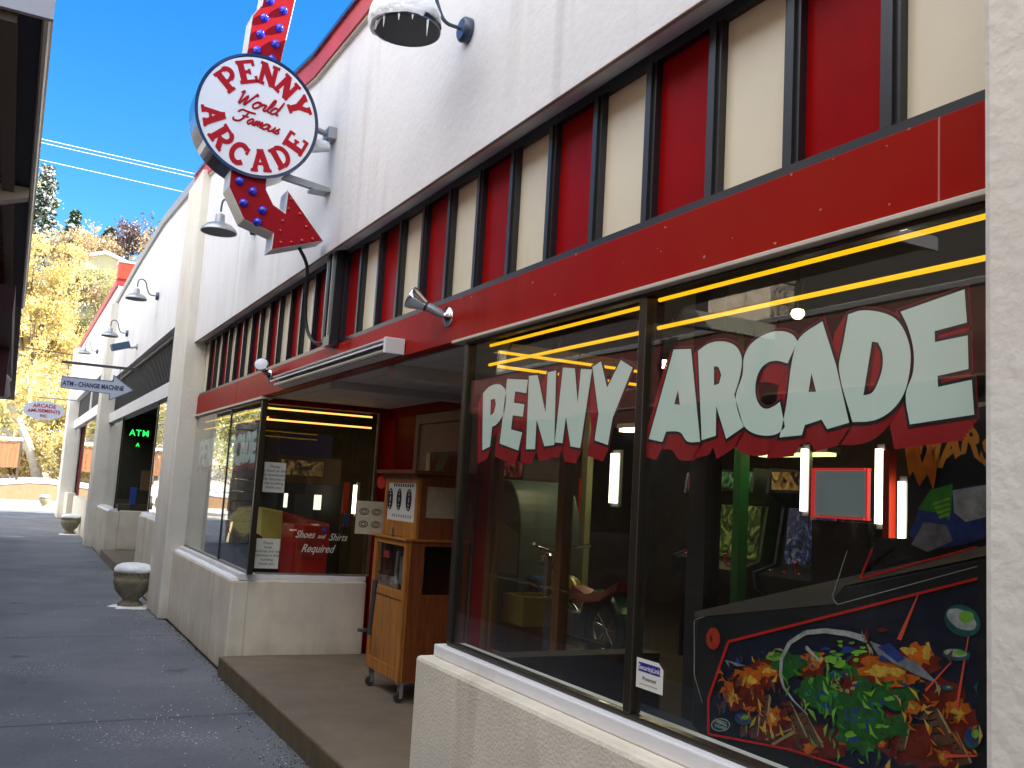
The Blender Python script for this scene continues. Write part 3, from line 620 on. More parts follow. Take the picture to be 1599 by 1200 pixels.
# slab serif glyphs as strokes on a 0..1 grid : (x0,y0,x1,y1,width)
GL = {'P': [(.25, 0, .25, 1, .26), (.02, .05, .48, .05, .13), (.02, .95, .3, .95, .13), 'b'],
      'E': [(.25, 0, .25, 1, .26), (.02, .06, .9, .06, .14), (.02, .94, .9, .94, .14), (.25, .5, .65, .5, .13), (.87, 0, .87, .28, .12), (.87, .72, .87, 1, .12), (.62, .38, .62, .62, .1)],
      'N': [(.2, 0, .2, 1, .18), (.8, 0, .8, 1, .18), (.2, .95, .8, .05, .26), (.0, .05, .4, .05, .13), (.0, .95, .35, .95, .13), (.62, .95, 1, .95, .13)],
      'Y': [(.5, 0, .5, .5, .26), (.5, .45, .15, .95, .24), (.5, .45, .85, .95, .2), (.27, .05, .73, .05, .13), (-.02, .95, .36, .95, .13), (.64, .95, 1.02, .95, .13)],
      'A': [(.5, 1, .15, .05, .2), (.5, 1, .85, .05, .26), (.25, .35, .75, .35, .12), (-.04, .05, .34, .05, .13), (.62, .05, 1.06, .05, .13), (.32, .95, .6, .95, .13)],
      'R': [(.25, 0, .25, 1, .26), (.02, .05, .46, .05, .13), (.02, .95, .3, .95, .13), 'b', (.5, .45, .85, .05, .24), (.75, .05, 1.04, .05, .13)],
      'C': ['c', (.84, .62, .84, .95, .12)],
      'D': [(.25, 0, .25, 1, .26), (.02, .05, .4, .05, .13), (.02, .95, .4, .95, .13), 'd']}
def strokes(ch):
    out = []
    def arc_(cx, cy, rx, ry, a0, a1, w, n=10):
        pts = [(cx + rx * math.cos(R(a0 + (a1 - a0) * i / n)), cy + ry * math.sin(R(a0 + (a1 - a0) * i / n))) for i in range(n + 1)]
        out.append((pts, w))
    for s in GL[ch]:
        if s == 'b': out.append(([(.25, .94), (.6, .94)], .13)); out.append(([(.25, .44), (.6, .44)], .13)); arc_(.58, .69, .27, .25, -90, 90, .2)
        elif s == 'd': arc_(.42, .5, .42, .44, -90, 90, .2, 14)
        elif s == 'c': arc_(.52, .5, .38, .43, 45, 320, .22, 18)
        else: out.append(([(s[0], s[1]), (s[2], s[3])], s[4]))
    return out
def glyph(mb, ch, fn, w, h, d=[0]):
    for pts, sw in strokes(ch):
        d[0] = (d[0] + 1) % 9
        L, Rr = [], []
        for i, p in enumerate(pts):
            a = Vector(pts[max(0, i - 1)]); b = Vector(pts[min(len(pts) - 1, i + 1)])
            a = Vector((a.x * w, a.y * h)); b = Vector((b.x * w, b.y * h)); t = (b - a).normalized(); nn = Vector((-t.y, t.x)) * sw * .5 * min(w, h) * 1.22
            q = Vector((p[0] * w, p[1] * h)); L.append(q + nn); Rr.append(q - nn)
        for i in range(len(pts) - 1):
            quad = [L[i], L[i + 1], Rr[i + 1], Rr[i]]
            mb.add([fn(v.x, v.y, -.001 - .00012 * d[0]) for v in quad] + [fn(v.x, v.y, .001) for v in quad], [(0, 1, 2, 3), (0, 4, 5, 1), (1, 5, 6, 2), (2, 6, 7, 3), (3, 7, 4, 0)])
def arcword(mb, word, rad, a_mid, step, w, h, inward):
    n = len(word)
    for i, ch in enumerate(word):
        if inward: # bottom word, tops towards centre
            a = a_mid + (i - (n - 1) / 2) * step
            up = Vector((-math.cos(R(a)), -math.sin(R(a)))); right = Vector((up.y, -up.x))
        else:
            a = a_mid - (i - (n - 1) / 2) * step
            up = Vector((math.cos(R(a)), math.sin(R(a)))); right = Vector((up.y, -up.x))
        c = Vector((math.cos(R(a)), math.sin(R(a)))) * rad
        def fn(x, y, z, c=c, up=up, right=right):
            p = c + right * (x - w / 2) + up * (y - h / 2); return (CX + p.x, SY - .006 + z, CZ + p.y * 1.04)
        glyph(mb, ch, fn, w, h)
ROT = -6
k = MB(); arcword(k, 'PENNY', .288, 82, 28, .132, .145, False); k.build('lettering', REDLET, sg)
k = MB(); arcword(k, 'ARCADE', .288, 264, 28.5, .125, .142, True); k.build('lettering', REDLET, sg)
# script words drawn as brush strokes
def script(mb, word, ox, oz, s, rot, shear=.35, r=.0095):
    S = {'W': [[(0, .8), (.12, 1), (.15, .6), (.22, 0), (.5, .75), (.55, 0), (.95, 1), (1.05, .85)]], 'o': [[(.45, .5), (.2, .5), (.02, .22), (.2, 0), (.42, .2), (.42, .42), (.25, .5), (.6, .42)]],
         'r': [[(0, .3), (.12, .5), (.15, .42), (.3, .45), (.25, .1), (.45, .05)]], 'l': [[(0, .1), (.25, .6), (.25, 1), (.13, .9), (.1, .2), (.3, .02)]],
         'd': [[(.42, .4), (.2, .5), (.02, .2), (.18, 0), (.42, .3), (.5, 1.05), (.42, .15), (.6, .05)]],
         'F': [[(-.3, .7), (-.1, 1), (.3, .98), (.95, 1.02)], [(.45, 1), (.35, .4), (.15, .0), (-.25, -.05), (-.35, .15)], [(.15, .52), (.65, .55)]],
         'a': [[(.42, .42), (.2, .5), (.02, .2), (.18, 0), (.4, .35), (.42, .1), (.58, .05)]],
         'm': [[(0, .05), (.1, .5), (.1, .05), (.28, .5), (.34, .35), (.33, .05), (.5, .5), (.58, .35), (.57, .08), (.72, .05)]],
         'u': [[(0, .5), (.02, .1), (.2, .02), (.38, .3), (.42, .5), (.42, .1), (.56, .05)]], 's': [[(0, .05), (.25, .5), (.2, .3), (.35, .12), (.2, 0), (.02, .05)]]}
    ADV = {'W': 1.05, 'o': .52, 'r': .42, 'l': .3, 'd': .55, 'F': .75, 'a': .52, 'm': .68, 'u': .52, 's': .4}
    x = 0; c, n_ = math.cos(R(rot)), math.sin(R(rot))
    for ch in word:
        for st_ in S[ch]:
            pts = []
            for p in bez([(a, b, 0) for a, b in st_], 5):
                u = (x + p.x + shear * p.y) * s; v = p.y * s
                pts.append((CX + ox + u * c - v * n_, SY - .006, CZ + oz + u * n_ + v * c))
            mb.tube(pts, r, 6)
        x += ADV[ch]
k = MB(); script(k, 'World', -.155, .055, .098, -5, r=.0072); k.build('script_word', REDLET, sg)
k = MB(); script(k, 'Famous', -.135, -.060, .082, -7, r=.0068); k.build('script_word', REDLET, sg)
# arrow: sheet metal channel with a red face
def channel(poly, nm, y0=SY + .03, y1=SY + .215):
    q = MB(); q.prism(poly, 1, y0, y1); q.build(nm + '_box', WHITEM, sg, bevel=.003)
    f = MB(); cx = sum(p[0] for p in poly) / len(poly); cz = sum(p[1] for p in poly) / len(poly)
    vs, fs = fill([poly], .002, -.006)
    f.add([(a, y0 - .004 + c, b) for a, b, c in vs], fs); f.build(nm + '_face', REDP, sg)
channel([(1.085, 4.33), (1.105, 4.70), (1.16, 4.79), (1.20, 5.35), (1.12, 5.45), (1.37, 5.62), (1.52, 5.40), (1.43, 5.32), (1.37, 4.80), (1.315, 4.36)], 'arrow_shaft')
channel([(1.062, 3.64), (1.30, 3.62), (1.305, 3.53), (1.36, 3.44), (1.44, 3.40), (1.445, 3.56), (1.72, 3.255), (1.37, 3.13), (1.375, 3.245), (1.175, 3.30), (1.06, 3.50)], 'arrow_head')
for x, z in [(1.185, 4.70), (1.29, 4.66), (1.168, 4.58), (1.272, 4.54), (1.155, 4.46), (1.258, 4.43), (1.305, 4.79), (1.21, 4.83), (1.235, 4.97), (1.33, 4.93), (1.25, 5.11), (1.345, 5.07), (1.125, 3.55), (1.215, 3.50), (1.165, 3.41), (1.29, 3.385), (1.265, 3.30)]:
    MB().lathe([(.030, 0), (.030, .010), (.024, .024), (.012, .034), (0, .036)], (x, SY + .026, z), (0, -1, 0), 14).build('bulb', BULB, sg)
for x, z in [(1.47, 3.50), (1.46, 3.43), (1.43, 3.34), (1.42, 3.27), (1.43, 3.19), (1.50, 3.205), (1.57, 3.23), (1.64, 3.255), (1.59, 3.33), (1.54, 3.41)]:
    MB().lathe([(.013, 0), (.012, .008), (0, .014)], (x, SY + .026, z), (0, -1, 0), 10).build('bulb', REDBULB, sg)
# brackets
k = MB(); k.tube([(1.52, SY + .12, 4.13), (1.60, SY + .12, 4.06), (1.745, SY + .1, 4.03)], .022, 8); k.box(1.69, 1.748, SY + .03, SY + .17, 3.99, 4.07); k.build('bracket', STEEL, sg)
k = MB(); k.tube([(1.49, SY + .12, 3.955), (1.58, SY + .12, 3.93), (1.72, SY + .11, 3.955)], [.03, .055, .04], 8); k.build('bracket_snow', SNOW, sg)
k = MB(); k.obox((1.56, SY + .12, 3.66), (1, 0, -.12), (0, 1, 0), (.12, 0, 1), .2, .02, .022); k.box(1.62, 1.748, SY + .06, SY + .19, 3.615, 3.632); k.build('bracket', STEEL, sg)
# cable from the arrow tip to the junction post
cb = MB().tube(bez([(1.57, SY + .12, 3.22), (1.66, SY + .18, 3.10), (1.70, SY + .3, 2.95), (1.74, SY + .36, 2.72), (1.77, SY + .22, 2.585), (1.835, SY + .06, 2.575)], 8), .012, 8).build('power_cable', RUBBER)
tag(cb, 'black cable hanging from the arrow tip to the foot of the black post', 'cable')
k = MB(); k.box(1.80, 1.861, 6.05, 6.13, 2.53, 3.30); k.box(1.795, 1.861, 6.17, 6.24, 2.56, 3.26)
cp = k.build('conduit_post', BLACK, bevel=.004); tag(cp, 'double black conduit post on the striped band behind the hanging cable', 'conduit')
MB().box(1.788, 1.7995, 6.085, 6.095, 2.6, 3.25).build('edge_strip', BRSHINE, cp); MB().box(1.788, 1.7945, 6.20, 6.207, 2.6, 3.24).build('edge_strip', BRSHINE, cp)
MB().box(1.78, 1.84, 6.0, 6.14, 2.535, 2.60).build('junction_box', BLACK, cp)

# ------------------------------------------------------------------ wall lamps
def gooseneck(y, z, label, shade, snow=False, base=ENAMEL, s=1.0):
    t = thing('barn_lamp', (FX, y, z), label, 'lamp', 'gooseneck lamps along the white walls')
    cx = 1.43
    MB().lathe([(.062, 0), (.062, .035), (.05, .045)], (FX - .001, y, z), (-1, 0, 0), 24).build('wall_plate', base, t)
    pts = bez([(1.70, y, z), (1.62, y, z + .012), (1.575, y, z + .09), (1.545, y, z + .19), (1.49, y, z + .23), (1.44, y, z + .20), (1.43, y, z + .10)], 6)
    MB().tube(pts, .0095, 8).build('arm', base, t)
    prof = [(.158, -.115), (.160, -.108), (.150, -.095), (.10, -.06), (.045, -.03), (.04, .03), (.02, .04)]
    q = MB(); q.lathe([(.150, -.11), (.158, -.115), (.160, -.108), (.150, -.085), (.11, -.045), (.045, -.02), (.04, .05), (.015, .06), (.0, .06)], (cx, y, z + .02), (0, 0, 1), 40); q.build('shade', shade, t)
    MB().lathe([(.149, -.112), (.14, -.095), (.095, -.062), (.035, -.045), (.0, -.045)], (cx, y, z + .02), (0, 0, 1), 36).build('shade_inside', DINN, t)
    MB().lathe([(.0, -.10), (.02, -.09), (.026, -.07), (.018, -.045), (.015, -.03)], (cx, y, z + .02), (0, 0, 1), 14).build('lamp_bulb', mat('milky_bulb', (.7, .7, .66), .3), t)
    if snow:
        q = MB(); secs = []
        for r, h in [(.163, -.112), (.172, -.085), (.165, -.03), (.135, .04), (.09, .085), (.04, .105), (.002, .11)]:
            secs.append([(cx - .012 + r * math.cos(a) * (1 + .05 * noise.noise(Vector((math.cos(a) * 2, math.sin(a) * 2, h * 9)))), y + r * math.sin(a), z + .02 + h + .018 * noise.noise(Vector((math.cos(a) * 3, math.sin(a) * 3, h * 20)))) for a in [2 * math.pi * i / 40 for i in range(40)]])
        # snow lies thicker on the street side
        secs[0] = [(p[0], p[1], p[2] + (.055 if p[0] > cx + .03 else 0)) for p in secs[0]]
        q.loft(secs, smooth=True)
        for a, ln in ((3.6, .05), (4.1, .03), (5.0, .075), (4.5, .02), (3.2, .04)):
            px, py = cx + .155 * math.cos(a), y + .155 * math.sin(a); q.tube([(px, py, z - .09), (px, py, z - .095 - ln)], [.006, .0008], 6)
        q.build('snow', SNOW, t)
    return t
gooseneck(3.97, 3.85, 'snow-capped gooseneck lamp nearest the viewer, at the top of the picture', ENAMEL, True)
gooseneck(8.5, 3.90, 'grey gooseneck lamp partly hidden behind the sign arrow', GALV)
gooseneck(15.14, 4.36, 'larger gooseneck lamp with full curved arm on the second shop wall', GALV)
gooseneck(19.33, 4.31, 'grey gooseneck lamp just above the security camera', GALV)
gooseneck(26.96, 4.80, 'smallest gooseneck lamp, on the farthest shop wall', GALV)
# security camera
sc_ = thing('security_camera', (FX, 17.4, 3.85), 'dark box security camera on the second shop wall under the lamps', 'security camera')
MB().obox((1.47, 17.36, 3.80), (1, .15, .35), (-.15, 1, 0), (-.35, 0, 1), .15, .07, .06).build('housing', mat('camera_housing', (.03, .07, .14), .4), sc_, bevel=.01)
MB().tube([(1.56, 17.4, 3.80), (1.66, 17.4, 3.80), (1.748, 17.4, 3.83)], .018, 8).build('bracket', STEEL, sc_)
MB().lathe([(.05, 0), (.05, .02)], (FX, 17.4, 3.83), (-1, 0, 0), 16).build('wall_plate', STEEL, sc_)

# floodlights
def flood(y, z, label, d, snowy=False):
    t = thing('flood_lamp', (1.85, y, z), label, 'floodlight', 'chrome floodlights on the red fascia')
    MB().lathe([(.052, 0), (.050, .012), (.02, .02), (.012, .03)], (1.849, y, z), (-1, 0, 0), 28).build('wall_plate', CHROME, t)
    d = Vector(d).normalized(); p0 = Vector((1.83, y, z)); p1 = p0 + d * .10
    MB().tube([p0, p0 + d * .03, p1], [.012, .021, .024], 14).build('holder', STEEL, t)
    MB().lathe([(.026, 0), (.03, .01), (.026, .012)], p1, d, 20).build('collar', RUBBER, t)
    MB().lathe([(.026, .012), (.032, .03), (.052, .075), (.058, .095), (.058, .10), (.05, .102)], p1, d, 28).build('reflector', CHROME, t)
    MB().lathe([(.052, .103), (.03, .110), (0, .112)], p1, d, 24).build('lens', mat('frosted_lens', (.62, .64, .72), .3), t)
flood(4.21, 2.475, 'chrome floodlight on the red fascia just right of the long tube fixture', (-1, .55, .55))
flood(7.85, 2.50, 'small floodlight with a white round lens left of the long tube fixture', (-.55, -.9, .35))
# strip light
fl = thing('strip_light', (1.80, 6, 2.35), 'long white tube fixture fixed along the lower edge of the red fascia', 'light fixture')
MB().prism([(1.847, 2.345), (1.847, 2.415), (1.80, 2.425), (1.735, 2.40), (1.735, 2.39), (1.80, 2.405), (1.80, 2.36)], 1, 4.80, 7.35).build('housing', WHITEM, fl)
MB().box(1.73, 1.8465, 4.77, 4.799, 2.34, 2.43).build('end_cap', WHITEM, fl, bevel=.004)
MB().tube([(1.77, 4.83, 2.365), (1.77, 7.3, 2.365)], .017, 10).build('lamp_tube', mat('unlit_tube', (.5, .48, .38), .2), fl)
k = MB(); snowstrip(k, 1.735, 1.845, 4.85, 7.33, 2.424, .012); k.build('snow', SNOW, fl)

# ATM arrow sign on its bar
ar = thing('arrow_sign', (1.6, 16.3, 3.0), 'white hanging arrow board reading ATM - CHANGE MACHINE pointing to the wall', 'sign')
MB().box(.55, 1.748, 16.28, 16.32, 3.29, 3.33).build('hanging_bar', mat('dark_iron', (.05, .045, .05), .5), ar)
PW = mat('board_white', (.46, .50, .58), .6)
poly = [(.58, 2.90), (1.30, 2.875), (1.30, 2.77), (1.645, 2.965), (1.33, 3.18), (1.33, 3.08), (.58, 3.08)]
MB().prism(poly, 1, 16.285, 16.315).build('board', PW, ar)
k = MB()
for a, b in zip(poly, poly[1:] + poly[:1]):
    A, B = Vector((a[0], 16.282, a[1])), Vector((b[0], 16.282, b[1])); k.tube([A, B], .006, 4)
k.build('board_edge', mat('blue_edge', (.1, .16, .35), .5), ar)
k = MB(); put(k, text('ATM - CHANGE MACHINE', .098, .001, .0028), lambda a, b, c: (1.05 + a * .78, 16.281 + c, 2.975 + b * 1.05)); k.build('lettering', mat('navy_lettering', (.02, .03, .12), .5), ar)
k = MB(); k.tube([(.66, 16.3, 3.08), (.66, 16.3, 3.29)], .005, 6); k.tube([(1.42, 16.3, 3.12), (1.42, 16.3, 3.29)], .005, 6); k.build('hanger', RUBBER, ar)
# oval sign
ov = thing('oval_sign', (.8, 33, 3.45), 'pale oval hanging sign reading ARCADE AMUSEMENTS INC far down the row', 'sign')
cs = [(.78 + .59 * math.cos(2 * math.pi * i / 48), 3.455 + .30 * math.sin(2 * math.pi * i / 48)) for i in range(48)]
MB().prism(cs, 1, 32.98, 33.02).build('board', PW, ov)
k = MB()
put(k, text('ARCADE', .17, .002, .003), lambda a, b, c: (.78 + a, 32.975 + c, 3.60 + b - .10 * a * a * 2))
put(k, text('AMUSEMENTS', .15, .002, .003), lambda a, b, c: (.78 + a, 32.975 + c, 3.44 + b - .12 * a * a))
put(k, text('INC', .12, .002, .002), lambda a, b, c: (.78 + a, 32.975 + c, 3.28 + b)); k.build('lettering', REDLET, ov)
MB().tube([(.55, 33, 3.86), (1.75, 33, 3.86)], .018, 8).build('hanging_bar', STEEL, ov); k = MB(); k.tube([(.6, 33, 3.70), (.6, 33, 3.86)], .01, 6); k.tube([(.98, 33, 3.72), (.98, 33, 3.86)], .01, 6); k.build('hanger', STEEL, ov)

# ------------------------------------------------------------------ stone urns
def urn(y, x, label):
    t = thing('stone_urn', (x, y, 0), label, 'planter', 'snow topped stone urns along the sidewalk')
    MB().lathe([(.145, 0), (.15, .03), (.135, .05), (.10, .075), (.095, .10), (.13, .13), (.19, .20), (.222, .30), (.222, .36), (.205, .365), (.21, .405), (.225, .42), (.215, .43), (.19, .425)], (x, y, 0), (0, 0, 1), 36).build('bowl', URN, t)
    k = MB()
    for i in range(20):
        a = 2 * math.pi * i / 20
        k.obox((x + .214 * math.cos(a), y + .214 * math.sin(a), .385), (math.cos(a), math.sin(a), 0), (-math.sin(a), math.cos(a), 0), (0, 0, 1), .012, .014, .016)
    k.build('rim_moulding', URN, t)
    q = MB(); secs = []
    for r, h in [(.205, .415), (.222, .43), (.225, .455), (.20, .49), (.14, .515), (.06, .525), (.002, .527)]:
        secs.append([(x + r * math.cos(a), y + r * math.sin(a), h + .014 * noise.noise(Vector((math.cos(a) * 2 + y, math.sin(a) * 2, h * 8)))) for a in [2 * math.pi * i / 36 for i in range(36)]])
    q.loft(secs, smooth=True); q.build('snow_cap', SNOW, t)
    q = MB()
    pts = []
    for i in range(28):
        a = 2 * math.pi * i / 28; rr = .20 + .09 * noise.noise(Vector((math.cos(a) * 1.7 + y, math.sin(a) * 1.7, 3))) + (.06 if math.cos(a) > .3 else 0)
        pts.append((x + rr * math.cos(a) * 1.15, y + rr * math.sin(a)))
    q.loft([[(p[0], p[1], .001) for p in pts], [(x + (p[0] - x) * .8, y + (p[1] - y) * .8, .02) for p in pts]]); s = q.build('snow_patch', SNOW, t)
urn(12.4, 1.48, 'nearest stone urn heaped with snow, on the sidewalk by the white pillar')
urn(26.4, 1.52, 'middle stone urn with snow, smaller in view, against the second shop')
urn(45, 1.50, 'farthest stone urn, out on the sunlit snow past the row')

# ------------------------------------------------------------------ wooden coin machine on casters
cm = thing('coin_machine', (2.75, 6.5, .15), 'tall antique oak coin-operated machine on casters standing in the entry recess', 'arcade machine')
x0, x1, ya, yb = 2.5, 2.98, 6.14, 6.80
k = MB()
k.box(x0, x0 + .035, ya, ya + .055, .29, 1.25); k.box(x0, x0 + .035, yb - .055, yb, .29, 1.25); k.box(x0, x0 + .035, ya + .055, yb - .055, .29, .38); k.box(x0, x0 + .035, ya + .055, yb - .055, .84, .90); k.box(x0, x0 + .035, ya + .055, yb - .055, 1.21, 1.25)
k.box(x0 + .012, x0 + .03, ya + .055, yb - .055, .38, .84)
k.build('front_frame', OAK, cm, bevel=.004)
k = MB(); s0 = x0 + .036
k.box(s0, x1, ya, ya + .03, .29, .88); k.box(s0, s0 + .10, ya, ya + .03, .88, 1.25); k.box(x1 - .08, x1, ya, ya + .03, .88, 1.25); k.box(s0 + .10, x1 - .08, ya, ya + .03, 1.22, 1.25)
k.box(s0, x1, yb - .03, yb, .29, 1.25); k.box(x1 - .02, x1, ya + .03, yb - .03, .29, 1.25); k.box(s0, x1 - .02, ya + .03, yb - .03, .29, .32)
k.build('lower_case', OAKD, cm)
MB().box(x0 - .02, x1 + .01, ya - .015, yb + .015, 1.251, 1.268).build('ledge', OAK, cm, bevel=.003)
k = MB(); k.box(x0 - .012, x0 - .002, 6.38, 6.42, 1.27, 1.33); k.build('coin_chute', CHROME, cm)
MB().box(x0 + .016, x0 + .02, ya + .056, yb - .056, .905, 1.205).build('front_glass', GLASSB, cm)
MB().box(s0 + .1, x1 - .08, ya + .012, ya + .016, .88, 1.22).build('side_glass', GLASSB, cm)
k = MB(); k.box(2.60, 2.72, 6.32, 6.50, .92, 1.12); k.tube([(2.56, 6.46, .93), (2.55, 6.44, 1.02), (2.55, 6.42, 1.16)], .012, 8); k.build('mechanism', STEEL, cm)
k = MB(); k.box(2.55, 2.555, 6.60, 6.72, 1.10, 1.15); k.build('red_card', mat('red_card', (.5, .04, .04), .6), cm)
u0, u1 = 2.555, 3.0
k = MB(); k.box(u0, u0 + .03, ya + .0, ya + .05, 1.269, 1.70); k.box(u0, u0 + .03, yb - .05, yb, 1.269, 1.70); k.box(u0, u0 + .03, ya + .05, yb - .05, 1.269, 1.38); k.box(u0, u0 + .03, ya + .05, yb - .05, 1.66, 1.70)
k.build('upper_frame', OAK, cm, bevel=.004)
k = MB(); k.box(u0 + .031, u1, ya, ya + .03, 1.269, 1.42); k.box(u0 + .031, u1, ya, ya + .03, 1.64, 1.70); k.box(u0 + .031, u0 + .07, ya, ya + .03, 1.42, 1.64); k.box(u1 - .05, u1, ya, ya + .03, 1.42, 1.64)
k.box(u0 + .031, u1, yb - .03, yb, 1.269, 1.70); k.box(u1 - .02, u1, ya + .031, yb - .031, 1.269, 1.70); k.build('upper_case', OAKD, cm)
k = MB(); k.box(u0 - .02, u1 + .02, ya - .02, yb + .02, 1.701, 1.722); k.box(u0 - .06, u1 + .05, ya - .06, yb + .06, 1.7225, 1.75); k.build('roof', OAKD, cm, bevel=.005)
MB().box(u0 + .012, u0 + .018, ya + .05, yb - .05, 1.38, 1.66).build('poster', PAPER, cm)
k = MB()
for yy, w in ((6.70, .045), (6.52, .04), (6.33, .045)):
    for rr in (1, .72, .4):
        q = [(yy + w * rr * math.cos(a), 1.535 + .075 * rr * math.sin(a)) for a in [2 * math.pi * i / 20 for i in range(20)]]
        for a_, b_ in zip(q, q[1:] + q[:1]): k.tube([(u0 + .0105, *a_), (u0 + .0105, *b_)], .0055, 4)
for i in range(9): k.box(u0 + .0105, u0 + .0118, 6.26 + i * .045, 6.285 + i * .045, 1.628, 1.65); k.box(u0 + .0105, u0 + .0118, 6.27 + i * .045, 6.282 + i * .045, 1.405, 1.425)
k.build('poster_print', INK, cm)
k = MB(); k.box(u0 + .075, u1 - .055, ya + .012, ya + .016, 1.42, 1.64); k.build('side_paper', PAPERO, cm)
MB().lathe([(.05, 0), (.05, .012)], (2.55, 6.86, 1.655), (-1, -.35, 0), 28).build('red_disc', mat('red_disc_paint', (.55, .03, .02), .5), cm)
k = MB(); k.obox((2.47, 6.86, 1.38), (1, -.35, 0), (.35, 1, 0), (0, 0, 1), .105, .004, .125); k.build('face_poster', PAPERO, cm)
k = MB()
for i, (a, b) in enumerate([(-.045, .045), (.05, .045), (-.045, -.05), (.05, -.05)]):
    for rr in (.034, .018):
        cc = Vector((2.47, 6.86, 1.38)) + Vector((1, -.35, 0)).normalized() * a + Vector((0, 0, b)) + Vector((-.35, -1, 0)).normalized() * .0055
        q = [cc + Vector((1, -.35, 0)).normalized() * rr * math.cos(t) + Vector((0, 0, rr * .7 * math.sin(t))) for t in [2 * math.pi * j / 12 for j in range(12)]]
        for p, p2 in zip(q, q[1:] + q[:1]): k.tube([p, p2], .003, 4)
k.build('face_drawing', INK, cm)
k = MB(); k.tube([(2.49, 6.74, .56), (2.40, 6.73, .56)], .012, 8); k.tube([(2.41, 6.73, .56), (2.40, 6.58, .58)], .013, 8); k.tube([(2.41, 6.52, .56), (2.42, 6.50, .95)], [.016, .02], 8); k.build('crank_handle', mat('dark_iron', (.05, .045, .05), .5), cm)
for cx_, cy_2 in ((2.54, 6.76), (2.54, 6.18), (2.94, 6.18), (2.94, 6.76)):
    t = MB(); t.lathe([(.03, -.015), (.034, -.01), (.034, .01), (.03, .015)], (cx_ - .01, cy_2, .186), (.3, 1, 0), 18); w = t.build('caster', RUBBER, cm)
    t = MB(); t.box(cx_ - .03, cx_ + .03, cy_2 - .03, cy_2 + .03, .275, .289); t.box(cx_ - .012, cx_ + .012, cy_2 - .026, cy_2 - .02, .18, .275); t.box(cx_ - .012, cx_ + .012, cy_2 + .02, cy_2 + .026, .18, .275); t.build('caster_fork', STEEL, w)

# ------------------------------------------------------------------ pinball machine in the near window
PBX = 2.2
pb = thing('pinball_machine', (2.5, 2.0, .62), 'pinball machine seen side on behind the glass, painted with flames, saucers and a red border', 'pinball machine')
ABLACK = mat('cabinet_black', (.012, .016, .02), .35)
MB().prism([(2.655, 1.215), (2.665, .85), (2.58, .80), (1.24, .79), (1.24, 1.60)], 0, PBX, PBX + .56).build('cabinet', ABLACK, pb, bevel=.006)
MB().prism([(1.24, 1.605), (1.985, 1.40), (2.03, 1.355), (2.02, 1.343), (2.66, 1.2155), (2.66, 1.235), (1.24, 1.63)], 0, PBX - .004, PBX + .015).build('side_rail', mat('rail_steel', (.4, .38, .33), .3, metal=.9), pb)
MB().prism([(1.24, 1.632), (1.985, 1.43), (2.025, 1.37), (1.905, 1.545), (1.80, 1.55), (1.79, 1.88), (1.24, 1.95)], 0, PBX + .03, PBX + .53).build('head', ABLACK, pb, bevel=.006)
for y in (2.56, 1.40):
    for x in (PBX + .05, PBX + .51): MB().box(x - .02, x + .02, y - .02, y + .02, .621, .80).build('leg', CHROME, pb)
